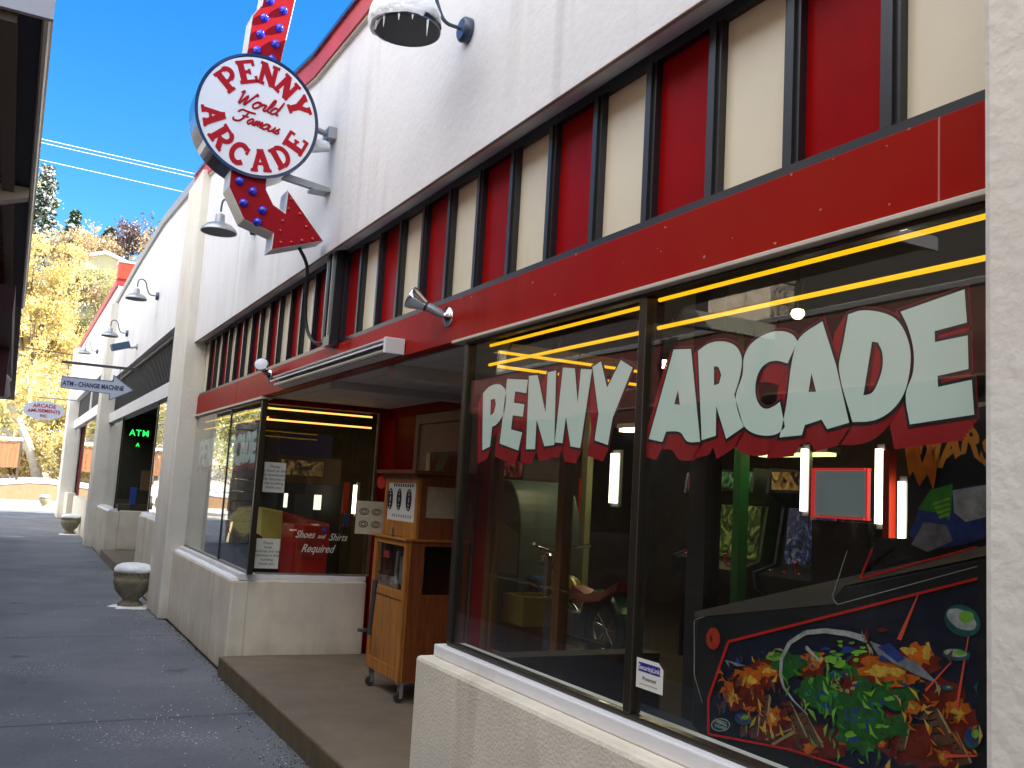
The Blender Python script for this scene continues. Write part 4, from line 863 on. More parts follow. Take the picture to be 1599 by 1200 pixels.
ART = [
('navy',[(2.47,1.151),(1.561,1.451),(1.562,0.93),(1.971,0.896),(2.181,0.891),(2.553,0.848),(2.559,0.953)]),
('fire0',[(2.306,1.034),(2.305,1.013),(2.313,0.991),(2.327,0.968),(2.355,0.955),(2.38,0.938),(2.406,0.959),(2.432,0.945),(2.466,0.937),(2.478,0.958),(2.501,0.971),(2.474,1.0),(2.485,1.018),(2.467,1.036),(2.461,1.058),(2.439,1.074),(2.41,1.068),(2.389,1.078),(2.367,1.079),(2.332,1.091),(2.317,1.073),(2.327,1.047)]),
('fire0',[(2.191,1.106),(2.223,1.09),(2.215,1.077),(2.249,1.068),(2.273,1.06),(2.289,1.038),(2.32,1.044),(2.346,1.041),(2.394,1.027),(2.415,1.035),(2.404,1.054),(2.442,1.058),(2.417,1.076),(2.409,1.091),(2.372,1.101),(2.364,1.121),(2.326,1.127),(2.292,1.139),(2.258,1.139),(2.246,1.125),(2.226,1.121),(2.223,1.11)]),
('fire0',[(2.057,1.155),(2.063,1.146),(2.063,1.136),(2.07,1.125),(2.101,1.121),(2.116,1.106),(2.141,1.106),(2.164,1.105),(2.197,1.098),(2.206,1.108),(2.21,1.117),(2.221,1.125),(2.226,1.135),(2.192,1.146),(2.203,1.161),(2.16,1.161),(2.146,1.178),(2.117,1.184),(2.102,1.172),(2.067,1.183),(2.062,1.171),(2.045,1.167)]),
('fire0',[(1.775,1.195),(1.776,1.184),(1.781,1.172),(1.774,1.152),(1.821,1.149),(1.844,1.129),(1.882,1.118),(1.921,1.114),(1.935,1.13),(1.957,1.136),(1.979,1.143),(1.999,1.154),(1.958,1.173),(1.976,1.189),(1.952,1.206),(1.921,1.221),(1.877,1.215),(1.844,1.24),(1.824,1.222),(1.794,1.226),(1.764,1.224),(1.737,1.218)]),
('fire0',[(1.676,1.234),(1.661,1.223),(1.681,1.211),(1.7,1.201),(1.716,1.192),(1.736,1.188),(1.754,1.187),(1.772,1.185),(1.799,1.177),(1.825,1.179),(1.808,1.2),(1.807,1.211),(1.836,1.22),(1.811,1.234),(1.794,1.244),(1.774,1.251),(1.757,1.263),(1.733,1.272),(1.715,1.264),(1.698,1.261),(1.695,1.249),(1.662,1.25)]),
('fire0',[(1.598,1.149),(1.587,1.136),(1.586,1.118),(1.615,1.111),(1.621,1.089),(1.641,1.075),(1.664,1.077),(1.686,1.073),(1.692,1.094),(1.712,1.095),(1.712,1.111),(1.737,1.119),(1.716,1.138),(1.713,1.154),(1.711,1.177),(1.688,1.189),(1.666,1.201),(1.643,1.193),(1.624,1.193),(1.603,1.193),(1.595,1.179),(1.593,1.164)]),
('fire0',[(1.558,1.09),(1.563,1.074),(1.563,1.056),(1.563,1.031),(1.573,1.017),(1.585,1.017),(1.595,1.018),(1.603,1.025),(1.608,1.038),(1.616,1.045),(1.627,1.053),(1.63,1.073),(1.621,1.092),(1.622,1.114),(1.615,1.131),(1.605,1.142),(1.595,1.149),(1.584,1.154),(1.577,1.14),(1.566,1.14),(1.564,1.119),(1.558,1.107)]),
('fire0',[(1.936,0.966),(1.946,0.951),(1.979,0.934),(1.977,0.916),(2.019,0.902),(2.057,0.89),(2.091,0.892),(2.133,0.874),(2.155,0.88),(2.2,0.873),(2.206,0.886),(2.234,0.892),(2.218,0.91),(2.208,0.928),(2.161,0.943),(2.138,0.961),(2.099,0.976),(2.057,0.988),(2.028,0.982),(1.982,0.994),(1.954,0.99),(1.946,0.977)]),
('fire0',[(2.093,0.973),(2.099,0.956),(2.135,0.938),(2.157,0.922),(2.195,0.912),(2.219,0.889),(2.261,0.876),(2.293,0.882),(2.333,0.876),(2.363,0.88),(2.382,0.89),(2.355,0.912),(2.386,0.92),(2.358,0.939),(2.335,0.956),(2.295,0.969),(2.262,0.984),(2.223,0.996),(2.187,0.997),(2.153,0.998),(2.158,0.978),(2.14,0.973)]),
('fire0',[(1.723,1.05),(1.716,1.037),(1.755,1.018),(1.759,1.0),(1.796,0.982),(1.843,0.979),(1.881,0.96),(1.915,0.961),(1.941,0.965),(1.969,0.966),(1.998,0.97),(1.994,0.985),(1.99,1.0),(1.964,1.016),(1.961,1.035),(1.921,1.05),(1.884,1.068),(1.84,1.077),(1.808,1.073),(1.751,1.09),(1.766,1.062),(1.73,1.063)]),
('fire0',[(1.585,1.044),(1.583,1.029),(1.61,1.012),(1.604,0.989),(1.649,0.977),(1.685,0.972),(1.72,0.947),(1.746,0.958),(1.792,0.944),(1.808,0.956),(1.839,0.962),(1.87,0.972),(1.854,0.997),(1.813,1.02),(1.804,1.043),(1.761,1.06),(1.719,1.068),(1.685,1.07),(1.644,1.086),(1.614,1.083),(1.572,1.085),(1.554,1.072)]),
('fire1',[(2.322,1.069),(2.332,1.059),(2.323,1.05),(2.355,1.047),(2.362,1.041),(2.371,1.03),(2.388,1.026),(2.398,1.033),(2.42,1.026),(2.439,1.027),(2.431,1.04),(2.435,1.047),(2.426,1.055),(2.423,1.063),(2.43,1.076),(2.403,1.077),(2.392,1.091),(2.372,1.094),(2.357,1.089),(2.35,1.081),(2.322,1.088),(2.328,1.075)]),
('fire1',[(2.25,1.107),(2.254,1.101),(2.242,1.094),(2.265,1.088),(2.28,1.084),(2.291,1.078),(2.305,1.08),(2.323,1.072),(2.333,1.075),(2.339,1.08),(2.36,1.079),(2.365,1.086),(2.336,1.095),(2.347,1.101),(2.331,1.106),(2.329,1.118),(2.309,1.121),(2.294,1.117),(2.281,1.118),(2.273,1.116),(2.243,1.123),(2.255,1.111)]),
('fire1',[(2.072,1.164),(2.078,1.156),(2.079,1.148),(2.091,1.141),(2.103,1.133),(2.124,1.136),(2.139,1.124),(2.151,1.13),(2.168,1.128),(2.174,1.134),(2.179,1.138),(2.189,1.142),(2.185,1.15),(2.175,1.157),(2.174,1.166),(2.156,1.171),(2.137,1.169),(2.124,1.174),(2.108,1.178),(2.086,1.183),(2.073,1.179),(2.076,1.17)]),
('fire1',[(2.071,1.181),(2.055,1.179),(2.067,1.174),(2.072,1.169),(2.08,1.165),(2.093,1.162),(2.104,1.161),(2.119,1.156),(2.123,1.162),(2.13,1.163),(2.146,1.163),(2.132,1.171),(2.133,1.174),(2.14,1.179),(2.119,1.181),(2.119,1.189),(2.106,1.191),(2.094,1.191),(2.085,1.19),(2.069,1.194),(2.058,1.193),(2.07,1.185)]),
('fire1',[(1.771,1.201),(1.771,1.193),(1.783,1.184),(1.802,1.176),(1.823,1.171),(1.837,1.158),(1.863,1.149),(1.874,1.162),(1.894,1.16),(1.933,1.152),(1.944,1.159),(1.941,1.17),(1.906,1.183),(1.929,1.191),(1.92,1.204),(1.894,1.215),(1.863,1.218),(1.841,1.21),(1.81,1.227),(1.806,1.213),(1.777,1.217),(1.754,1.215)]),
('fire1',[(1.684,1.253),(1.7,1.244),(1.701,1.237),(1.697,1.224),(1.718,1.227),(1.726,1.216),(1.738,1.217),(1.747,1.222),(1.764,1.216),(1.76,1.229),(1.765,1.233),(1.774,1.238),(1.764,1.246),(1.76,1.252),(1.763,1.263),(1.754,1.272),(1.741,1.279),(1.728,1.268),(1.716,1.273),(1.708,1.269),(1.694,1.268),(1.692,1.26)]),
('fire1',[(1.575,1.134),(1.588,1.124),(1.597,1.118),(1.593,1.106),(1.607,1.106),(1.613,1.094),(1.623,1.094),(1.636,1.087),(1.642,1.096),(1.65,1.1),(1.647,1.111),(1.654,1.117),(1.647,1.126),(1.652,1.136),(1.641,1.143),(1.629,1.144),(1.622,1.149),(1.614,1.153),(1.602,1.159),(1.6,1.147),(1.586,1.15),(1.583,1.142)]),
('fire1',[(2.242,0.968),(2.232,0.961),(2.246,0.955),(2.25,0.949),(2.252,0.937),(2.263,0.938),(2.273,0.924),(2.282,0.932),(2.288,0.937),(2.302,0.935),(2.292,0.951),(2.308,0.953),(2.293,0.963),(2.292,0.97),(2.299,0.985),(2.285,0.99),(2.273,0.987),(2.265,0.986),(2.251,1.002),(2.244,0.993),(2.234,0.99),(2.242,0.975)]),
('fire1',[(1.717,1.113),(1.723,1.107),(1.728,1.101),(1.732,1.096),(1.737,1.089),(1.746,1.088),(1.755,1.086),(1.761,1.089),(1.775,1.082),(1.78,1.087),(1.787,1.091),(1.781,1.099),(1.788,1.105),(1.778,1.111),(1.773,1.118),(1.764,1.123),(1.756,1.128),(1.747,1.126),(1.741,1.122),(1.736,1.12),(1.729,1.12),(1.729,1.115)]),
('fire1',[(1.624,1.01),(1.631,1.003),(1.63,0.996),(1.642,0.995),(1.643,0.987),(1.649,0.979),(1.656,0.98),(1.662,0.983),(1.668,0.984),(1.668,0.99),(1.671,0.993),(1.672,0.997),(1.674,1.002),(1.671,1.008),(1.672,1.016),(1.661,1.015),(1.656,1.018),(1.65,1.02),(1.645,1.019),(1.64,1.019),(1.636,1.016),(1.631,1.014)]),
('fire1',[(1.842,0.993),(1.834,0.99),(1.841,0.986),(1.84,0.98),(1.846,0.978),(1.851,0.976),(1.856,0.976),(1.862,0.972),(1.862,0.98),(1.869,0.978),(1.868,0.983),(1.872,0.985),(1.872,0.989),(1.865,0.993),(1.863,0.996),(1.859,0.997),(1.856,1.0),(1.852,1.0),(1.847,1.003),(1.84,1.006),(1.841,0.999),(1.839,0.997)]),
('fire1',[(2.077,0.917),(2.082,0.911),(2.078,0.906),(2.085,0.9),(2.097,0.899),(2.104,0.896),(2.113,0.889),(2.124,0.885),(2.13,0.889),(2.133,0.894),(2.147,0.893),(2.13,0.903),(2.131,0.907),(2.14,0.912),(2.128,0.916),(2.118,0.918),(2.113,0.925),(2.103,0.932),(2.095,0.928),(2.09,0.926),(2.088,0.921),(2.086,0.918)]),
('fire1',[(1.912,0.975),(1.924,0.968),(1.92,0.964),(1.944,0.959),(1.95,0.955),(1.96,0.953),(1.971,0.948),(1.978,0.949),(1.989,0.947),(2.0,0.946),(2.002,0.949),(1.997,0.954),(1.996,0.957),(2.013,0.96),(1.988,0.965),(1.984,0.97),(1.971,0.973),(1.959,0.977),(1.952,0.975),(1.94,0.977),(1.938,0.974),(1.923,0.976)]),
('fire1',[(2.444,1.006),(2.449,0.994),(2.449,0.98),(2.46,0.979),(2.466,0.977),(2.469,0.962),(2.476,0.961),(2.484,0.961),(2.488,0.97),(2.496,0.973),(2.501,0.982),(2.506,0.994),(2.496,1.005),(2.496,1.016),(2.496,1.031),(2.485,1.028),(2.479,1.029),(2.473,1.035),(2.468,1.028),(2.458,1.038),(2.451,1.03),(2.454,1.014)]),
('fire1',[(1.74,1.176),(1.744,1.172),(1.744,1.168),(1.758,1.163),(1.764,1.157),(1.78,1.152),(1.797,1.151),(1.809,1.152),(1.838,1.143),(1.83,1.152),(1.841,1.152),(1.847,1.155),(1.848,1.159),(1.832,1.165),(1.831,1.17),(1.814,1.174),(1.8,1.182),(1.78,1.184),(1.757,1.19),(1.744,1.188),(1.728,1.188),(1.726,1.183)]),
('fire2',[(2.345,1.061),(2.339,1.058),(2.345,1.053),(2.347,1.048),(2.357,1.045),(2.366,1.043),(2.374,1.045),(2.385,1.039),(2.388,1.044),(2.389,1.047),(2.39,1.05),(2.393,1.052),(2.394,1.055),(2.398,1.058),(2.387,1.061),(2.38,1.062),(2.377,1.07),(2.368,1.07),(2.364,1.065),(2.359,1.065),(2.354,1.064),(2.348,1.064)]),
('fire2',[(2.258,1.106),(2.257,1.102),(2.267,1.099),(2.276,1.096),(2.28,1.093),(2.287,1.092),(2.294,1.091),(2.298,1.093),(2.309,1.089),(2.318,1.088),(2.32,1.091),(2.31,1.096),(2.317,1.097),(2.308,1.1),(2.311,1.104),(2.302,1.106),(2.296,1.111),(2.287,1.111),(2.283,1.107),(2.276,1.108),(2.262,1.111),(2.266,1.107)]),
('fire2',[(2.065,1.176),(2.066,1.174),(2.064,1.172),(2.067,1.168),(2.079,1.167),(2.086,1.163),(2.095,1.163),(2.099,1.165),(2.113,1.161),(2.113,1.164),(2.109,1.167),(2.128,1.165),(2.109,1.17),(2.116,1.172),(2.109,1.174),(2.106,1.178),(2.095,1.178),(2.088,1.178),(2.082,1.179),(2.077,1.179),(2.067,1.18),(2.067,1.178)]),
('fire2',[(1.808,1.189),(1.826,1.183),(1.827,1.179),(1.837,1.175),(1.836,1.168),(1.854,1.164),(1.871,1.161),(1.884,1.162),(1.892,1.164),(1.893,1.168),(1.92,1.164),(1.911,1.17),(1.894,1.176),(1.894,1.179),(1.886,1.182),(1.886,1.189),(1.872,1.195),(1.858,1.191),(1.839,1.198),(1.836,1.193),(1.818,1.196),(1.807,1.194)]),
('fire2',[(1.775,1.19),(1.773,1.187),(1.783,1.183),(1.791,1.182),(1.792,1.177),(1.799,1.174),(1.806,1.176),(1.813,1.174),(1.818,1.175),(1.818,1.178),(1.825,1.178),(1.827,1.18),(1.828,1.183),(1.828,1.187),(1.819,1.189),(1.818,1.195),(1.807,1.197),(1.798,1.199),(1.791,1.198),(1.784,1.197),(1.78,1.195),(1.773,1.194)]),
('fire2',[(1.698,1.256),(1.697,1.249),(1.697,1.242),(1.7,1.238),(1.704,1.237),(1.707,1.238),(1.709,1.238),(1.712,1.235),(1.715,1.235),(1.719,1.238),(1.72,1.245),(1.718,1.253),(1.722,1.261),(1.716,1.264),(1.716,1.274),(1.711,1.269),(1.71,1.281),(1.706,1.281),(1.702,1.284),(1.699,1.279),(1.697,1.271),(1.695,1.265)]),
('fire2',[(1.735,1.255),(1.738,1.252),(1.747,1.249),(1.748,1.246),(1.751,1.241),(1.761,1.243),(1.769,1.237),(1.775,1.239),(1.78,1.241),(1.779,1.244),(1.787,1.244),(1.784,1.247),(1.792,1.249),(1.792,1.252),(1.786,1.256),(1.776,1.258),(1.768,1.258),(1.762,1.258),(1.753,1.262),(1.747,1.261),(1.74,1.26),(1.742,1.256)]),
('fire2',[(1.594,1.123),(1.602,1.118),(1.603,1.114),(1.606,1.111),(1.608,1.105),(1.612,1.1),(1.617,1.106),(1.623,1.102),(1.629,1.102),(1.627,1.109),(1.627,1.113),(1.633,1.114),(1.636,1.119),(1.634,1.124),(1.629,1.128),(1.622,1.129),(1.618,1.132),(1.613,1.134),(1.606,1.137),(1.606,1.13),(1.603,1.128),(1.598,1.126)]),
('fire2',[(1.73,1.113),(1.739,1.109),(1.742,1.107),(1.743,1.104),(1.744,1.1),(1.748,1.098),(1.752,1.1),(1.756,1.1),(1.762,1.098),(1.765,1.099),(1.768,1.101),(1.769,1.105),(1.761,1.108),(1.764,1.111),(1.763,1.115),(1.759,1.119),(1.753,1.117),(1.748,1.122),(1.743,1.12),(1.737,1.122),(1.74,1.115),(1.734,1.116)]),
('fire2',[(2.249,0.961),(2.253,0.956),(2.258,0.953),(2.26,0.949),(2.263,0.947),(2.266,0.946),(2.269,0.945),(2.275,0.94),(2.275,0.946),(2.283,0.943),(2.285,0.947),(2.287,0.952),(2.287,0.957),(2.284,0.962),(2.282,0.968),(2.277,0.973),(2.271,0.972),(2.266,0.977),(2.264,0.967),(2.261,0.966),(2.259,0.964),(2.256,0.963)]),
('fire2',[(1.646,1.004),(1.646,1.002),(1.646,0.999),(1.648,0.996),(1.653,0.997),(1.654,0.994),(1.657,0.992),(1.66,0.993),(1.661,0.995),(1.665,0.994),(1.665,0.997),(1.668,0.998),(1.666,1.001),(1.668,1.005),(1.665,1.008),(1.659,1.007),(1.658,1.012),(1.654,1.012),(1.652,1.01),(1.651,1.008),(1.647,1.009),(1.647,1.006)]),
('fire2',[(2.445,0.98),(2.444,0.972),(2.449,0.968),(2.452,0.964),(2.453,0.958),(2.456,0.952),(2.46,0.95),(2.463,0.955),(2.465,0.961),(2.467,0.965),(2.473,0.966),(2.471,0.975),(2.467,0.98),(2.469,0.987),(2.466,0.99),(2.465,0.999),(2.461,0.993),(2.458,0.996),(2.456,0.993),(2.452,0.996),(2.447,0.996),(2.448,0.986)]),
('fire2',[(1.848,0.991),(1.845,0.989),(1.85,0.988),(1.85,0.986),(1.85,0.983),(1.853,0.986),(1.855,0.982),(1.856,0.984),(1.857,0.986),(1.858,0.986),(1.86,0.986),(1.86,0.988),(1.86,0.99),(1.858,0.991),(1.857,0.993),(1.858,0.996),(1.855,0.996),(1.853,0.996),(1.852,0.994),(1.85,0.995),(1.846,0.996),(1.846,0.994)]),
('brown',[(2.227,1.011),(2.196,1.027),(2.125,0.934),(2.173,0.916)]),
('cream',[(2.195,1.026),(2.184,1.017),(2.118,0.94),(2.125,0.934)]),
('dark',[(2.216,1.003),(2.196,1.012),(2.196,1.008),(2.216,0.998)]),
('dark',[(2.205,0.985),(2.185,0.994),(2.185,0.99),(2.205,0.98)]),
('dark',[(2.195,0.967),(2.175,0.977),(2.175,0.972),(2.194,0.963)]),
('dark',[(2.184,0.949),(2.164,0.959),(2.164,0.954),(2.184,0.945)]),
('brown',[(2.159,0.996),(2.135,1.01),(2.061,0.921),(2.1,0.905)]),
('cream',[(2.134,1.01),(2.125,1.001),(2.056,0.927),(2.061,0.921)]),
('dark',[(2.148,0.989),(2.133,0.997),(2.133,0.992),(2.148,0.984)]),
('dark',[(2.136,0.971),(2.121,0.98),(2.121,0.975),(2.136,0.967)]),
('dark',[(2.124,0.954),(2.11,0.962),(2.109,0.958),(2.124,0.95)]),
('dark',[(2.113,0.937),(2.098,0.946),(2.098,0.941),(2.113,0.933)]),
('brown',[(2.306,1.016),(2.285,1.029),(2.294,0.944),(2.33,0.93)]),
('cream',[(2.284,1.029),(2.275,1.019),(2.289,0.95),(2.294,0.944)]),
('dark',[(2.303,1.009),(2.29,1.017),(2.29,1.012),(2.303,1.004)]),
('dark',[(2.308,0.993),(2.295,1.001),(2.295,0.996),(2.307,0.988)]),
('dark',[(2.312,0.977),(2.3,0.985),(2.3,0.98),(2.312,0.972)]),
('dark',[(2.317,0.961),(2.305,0.969),(2.305,0.964),(2.317,0.956)]),
('brown',[(2.348,0.944),(2.33,0.958),(2.332,0.886),(2.364,0.872)]),
('cream',[(2.329,0.957),(2.321,0.947),(2.328,0.892),(2.332,0.886)]),
('dark',[(2.345,0.939),(2.334,0.946),(2.334,0.941),(2.344,0.934)]),
('dark',[(2.348,0.926),(2.337,0.933),(2.337,0.928),(2.348,0.921)]),
('dark',[(2.351,0.913),(2.341,0.92),(2.34,0.915),(2.351,0.908)]),
('dark',[(2.354,0.899),(2.344,0.907),(2.344,0.902),(2.354,0.894)]),
('brown',[(1.713,1.106),(1.68,1.121),(1.624,1.042),(1.676,1.024)]),
('cream',[(1.679,1.121),(1.667,1.114),(1.616,1.048),(1.624,1.042)]),
('dark',[(1.706,1.099),(1.682,1.109),(1.682,1.105),(1.706,1.095)]),
('dark',[(1.698,1.084),(1.675,1.093),(1.675,1.089),(1.698,1.08)]),
('dark',[(1.691,1.068),(1.668,1.078),(1.668,1.074),(1.691,1.064)]),
('dark',[(1.684,1.053),(1.661,1.062),(1.661,1.058),(1.684,1.049)]),
('brown',[(1.641,1.062),(1.62,1.075),(1.579,1.005),(1.612,0.991)]),
('cream',[(1.62,1.075),(1.612,1.067),(1.574,1.01),(1.579,1.005)]),
('dark',[(1.635,1.057),(1.621,1.064),(1.621,1.06),(1.635,1.053)]),
('dark',[(1.629,1.043),(1.615,1.05),(1.615,1.047),(1.629,1.039)]),
('dark',[(1.623,1.03),(1.61,1.037),(1.61,1.033),(1.623,1.026)]),
('dark',[(1.618,1.017),(1.604,1.024),(1.604,1.02),(1.618,1.013)]),
('brown',[(2.404,0.929),(2.387,0.942),(2.383,0.877),(2.411,0.864)]),
('cream',[(2.387,0.941),(2.38,0.931),(2.379,0.883),(2.383,0.877)]),
('dark',[(2.399,0.924),(2.391,0.931),(2.39,0.926),(2.399,0.919)]),
('dark',[(2.4,0.912),(2.392,0.919),(2.392,0.914),(2.4,0.907)]),
('dark',[(2.402,0.901),(2.393,0.908),(2.393,0.903),(2.401,0.896)]),
('dark',[(2.403,0.889),(2.395,0.896),(2.395,0.891),(2.403,0.884)]),
('brown',[(1.776,1.056),(1.76,1.067),(1.775,0.989),(1.801,0.977)]),
('cream',[(1.76,1.067),(1.754,1.058),(1.771,0.994),(1.775,0.989)]),
('dark',[(1.774,1.05),(1.765,1.056),(1.765,1.052),(1.774,1.045)]),
('dark',[(1.779,1.035),(1.77,1.041),(1.77,1.037),(1.779,1.031)]),
('dark',[(1.784,1.02),(1.775,1.026),(1.775,1.022),(1.784,1.016)]),
('dark',[(1.789,1.005),(1.78,1.012),(1.78,1.007),(1.789,1.001)]),
('cream',[(2.262,0.875),(2.17,0.936),(2.178,0.943),(2.269,0.881)]),
('cream',[(2.291,0.885),(2.181,0.944),(2.184,0.949),(2.294,0.889)]),
('green0',[(1.862,1.114),(1.885,1.098),(1.876,1.086),(1.873,1.069),(1.902,1.058),(1.918,1.043),(1.937,1.025),(1.967,1.022),(1.995,1.016),(2.013,1.03),(2.032,1.031),(2.076,1.013),(2.082,1.029),(2.118,1.028),(2.126,1.043),(2.135,1.057),(2.103,1.078),(2.126,1.094),(2.099,1.11),(2.083,1.128),(2.038,1.129),(2.027,1.152),(1.996,1.152),(1.968,1.172),(1.938,1.174),(1.929,1.151),(1.904,1.153),(1.894,1.143),(1.874,1.138),(1.875,1.124)]),
('green0',[(2.125,1.148),(2.145,1.136),(2.149,1.126),(2.153,1.114),(2.174,1.111),(2.186,1.1),(2.206,1.087),(2.229,1.086),(2.233,1.103),(2.239,1.111),(2.273,1.108),(2.281,1.12),(2.266,1.134),(2.244,1.144),(2.236,1.154),(2.232,1.173),(2.21,1.181),(2.19,1.166),(2.174,1.169),(2.155,1.171),(2.148,1.162),(2.126,1.16)]),
('green0',[(1.739,1.14),(1.721,1.131),(1.763,1.119),(1.764,1.106),(1.776,1.089),(1.812,1.083),(1.839,1.091),(1.86,1.088),(1.901,1.075),(1.908,1.085),(1.919,1.092),(1.93,1.1),(1.933,1.111),(1.94,1.125),(1.885,1.134),(1.873,1.148),(1.841,1.15),(1.814,1.162),(1.782,1.169),(1.779,1.153),(1.748,1.157),(1.725,1.154)]),
('green0',[(1.866,1.016),(1.83,1.006),(1.858,0.988),(1.87,0.97),(1.889,0.953),(1.914,0.935),(1.939,0.955),(1.968,0.936),(1.973,0.957),(2.003,0.952),(2.012,0.965),(1.997,0.985),(2.01,0.997),(2.007,1.015),(1.998,1.036),(1.98,1.059),(1.943,1.053),(1.918,1.064),(1.888,1.072),(1.857,1.075),(1.835,1.064),(1.82,1.048)]),
('green0',[(2.005,1.096),(2.013,1.083),(1.995,1.068),(2.037,1.062),(2.046,1.047),(2.066,1.032),(2.092,1.031),(2.114,1.033),(2.149,1.023),(2.147,1.044),(2.167,1.049),(2.184,1.059),(2.15,1.077),(2.15,1.09),(2.139,1.104),(2.119,1.117),(2.092,1.117),(2.07,1.127),(2.054,1.118),(2.037,1.117),(2.016,1.116),(2.015,1.104)]),
('green0',[(1.732,1.064),(1.761,1.049),(1.767,1.041),(1.762,1.028),(1.779,1.019),(1.801,1.022),(1.818,1.005),(1.834,1.008),(1.843,1.015),(1.862,1.014),(1.855,1.027),(1.858,1.034),(1.881,1.04),(1.856,1.051),(1.858,1.065),(1.827,1.064),(1.814,1.068),(1.802,1.069),(1.78,1.086),(1.768,1.08),(1.776,1.064),(1.77,1.061)]),
('green1',[(1.983,1.203),(1.988,1.199),(1.996,1.196),(2.008,1.194),(2.023,1.19),(2.022,1.195),(2.024,1.196),(2.03,1.198),(2.016,1.201),(2.008,1.203),(1.998,1.205),(1.988,1.206)]),
('teal',[(1.845,1.076),(1.849,1.072),(1.854,1.068),(1.865,1.066),(1.878,1.061),(1.881,1.065),(1.889,1.066),(1.883,1.07),(1.875,1.074),(1.865,1.078),(1.851,1.081),(1.849,1.077)]),
('green1',[(1.813,1.147),(1.817,1.142),(1.825,1.139),(1.833,1.133),(1.841,1.136),(1.851,1.135),(1.86,1.137),(1.849,1.143),(1.84,1.146),(1.833,1.15),(1.823,1.152),(1.816,1.15)]),
('green2',[(1.806,1.115),(1.805,1.112),(1.815,1.109),(1.822,1.106),(1.834,1.103),(1.839,1.105),(1.841,1.108),(1.841,1.111),(1.829,1.114),(1.823,1.119),(1.812,1.12),(1.811,1.117)]),
('blue',[(2.037,1.046),(2.042,1.041),(2.045,1.036),(2.051,1.03),(2.057,1.035),(2.067,1.033),(2.07,1.039),(2.063,1.045),(2.058,1.049),(2.052,1.052),(2.042,1.057),(2.04,1.05)]),
('green1',[(2.002,1.084),(2.012,1.078),(2.016,1.072),(2.028,1.069),(2.037,1.07),(2.052,1.068),(2.051,1.074),(2.045,1.079),(2.042,1.086),(2.029,1.094),(2.011,1.095),(2.006,1.089)]),
('blue',[(2.016,1.077),(2.025,1.072),(2.034,1.069),(2.044,1.066),(2.055,1.064),(2.069,1.062),(2.064,1.067),(2.059,1.07),(2.055,1.073),(2.044,1.078),(2.034,1.077),(2.024,1.078)]),
('blue',[(1.834,1.1),(1.837,1.096),(1.842,1.093),(1.847,1.09),(1.853,1.089),(1.857,1.091),(1.856,1.095),(1.854,1.098),(1.853,1.102),(1.847,1.104),(1.842,1.103),(1.836,1.103)]),
('teal',[(2.02,1.079),(2.028,1.073),(2.036,1.068),(2.048,1.061),(2.065,1.059),(2.07,1.064),(2.078,1.067),(2.078,1.073),(2.067,1.08),(2.049,1.083),(2.036,1.083),(2.016,1.086)]),
('blue',[(2.045,1.09),(2.044,1.085),(2.049,1.079),(2.056,1.077),(2.065,1.075),(2.071,1.078),(2.068,1.086),(2.067,1.091),(2.065,1.098),(2.057,1.096),(2.05,1.098),(2.046,1.095)]),
('teal',[(2.216,1.154),(2.211,1.149),(2.219,1.146),(2.225,1.145),(2.233,1.141),(2.237,1.145),(2.238,1.15),(2.24,1.156),(2.232,1.159),(2.226,1.16),(2.219,1.162),(2.213,1.16)]),
('green1',[(2.003,1.142),(2.007,1.137),(2.015,1.134),(2.024,1.133),(2.038,1.126),(2.045,1.129),(2.04,1.135),(2.038,1.139),(2.035,1.143),(2.024,1.147),(2.014,1.147),(2.011,1.144)]),
('green0',[(1.917,1.22),(1.922,1.217),(1.921,1.213),(1.938,1.211),(1.953,1.209),(1.958,1.211),(1.958,1.213),(1.963,1.216),(1.953,1.22),(1.939,1.224),(1.922,1.226),(1.912,1.225)]),
('green2',[(1.914,1.037),(1.92,1.034),(1.922,1.032),(1.927,1.03),(1.934,1.028),(1.936,1.03),(1.938,1.032),(1.933,1.034),(1.934,1.037),(1.927,1.04),(1.921,1.04),(1.915,1.04)]),
('blue',[(1.868,1.088),(1.872,1.085),(1.874,1.083),(1.88,1.082),(1.885,1.081),(1.888,1.082),(1.893,1.083),(1.89,1.085),(1.888,1.088),(1.88,1.09),(1.875,1.09),(1.865,1.092)]),
('green2',[(1.898,1.224),(1.914,1.219),(1.92,1.216),(1.933,1.214),(1.949,1.21),(1.962,1.21),(1.956,1.215),(1.95,1.218),(1.944,1.221),(1.934,1.224),(1.917,1.227),(1.905,1.227)]),
('green2',[(1.823,1.039),(1.825,1.036),(1.833,1.031),(1.847,1.03),(1.86,1.024),(1.872,1.024),(1.864,1.03),(1.868,1.032),(1.86,1.037),(1.847,1.039),(1.833,1.043),(1.826,1.042)]),
('green2',[(2.227,1.155),(2.236,1.148),(2.244,1.14),(2.264,1.134),(2.284,1.134),(2.302,1.135),(2.299,1.143),(2.292,1.149),(2.288,1.158),(2.265,1.162),(2.25,1.16),(2.228,1.162)]),
('green0',[(1.88,1.016),(1.879,1.012),(1.886,1.007),(1.896,1.002),(1.904,1.004),(1.911,1.005),(1.921,1.006),(1.909,1.012),(1.907,1.017),(1.896,1.019),(1.885,1.023),(1.877,1.021)]),
('green1',[(2.034,1.067),(2.042,1.061),(2.045,1.054),(2.055,1.055),(2.063,1.051),(2.065,1.057),(2.074,1.059),(2.074,1.066),(2.065,1.072),(2.055,1.071),(2.046,1.075),(2.04,1.072)]),
('blue',[(2.032,1.211),(2.04,1.207),(2.045,1.204),(2.054,1.203),(2.062,1.202),(2.076,1.2),(2.071,1.204),(2.066,1.207),(2.063,1.209),(2.054,1.214),(2.047,1.211),(2.039,1.212)]),
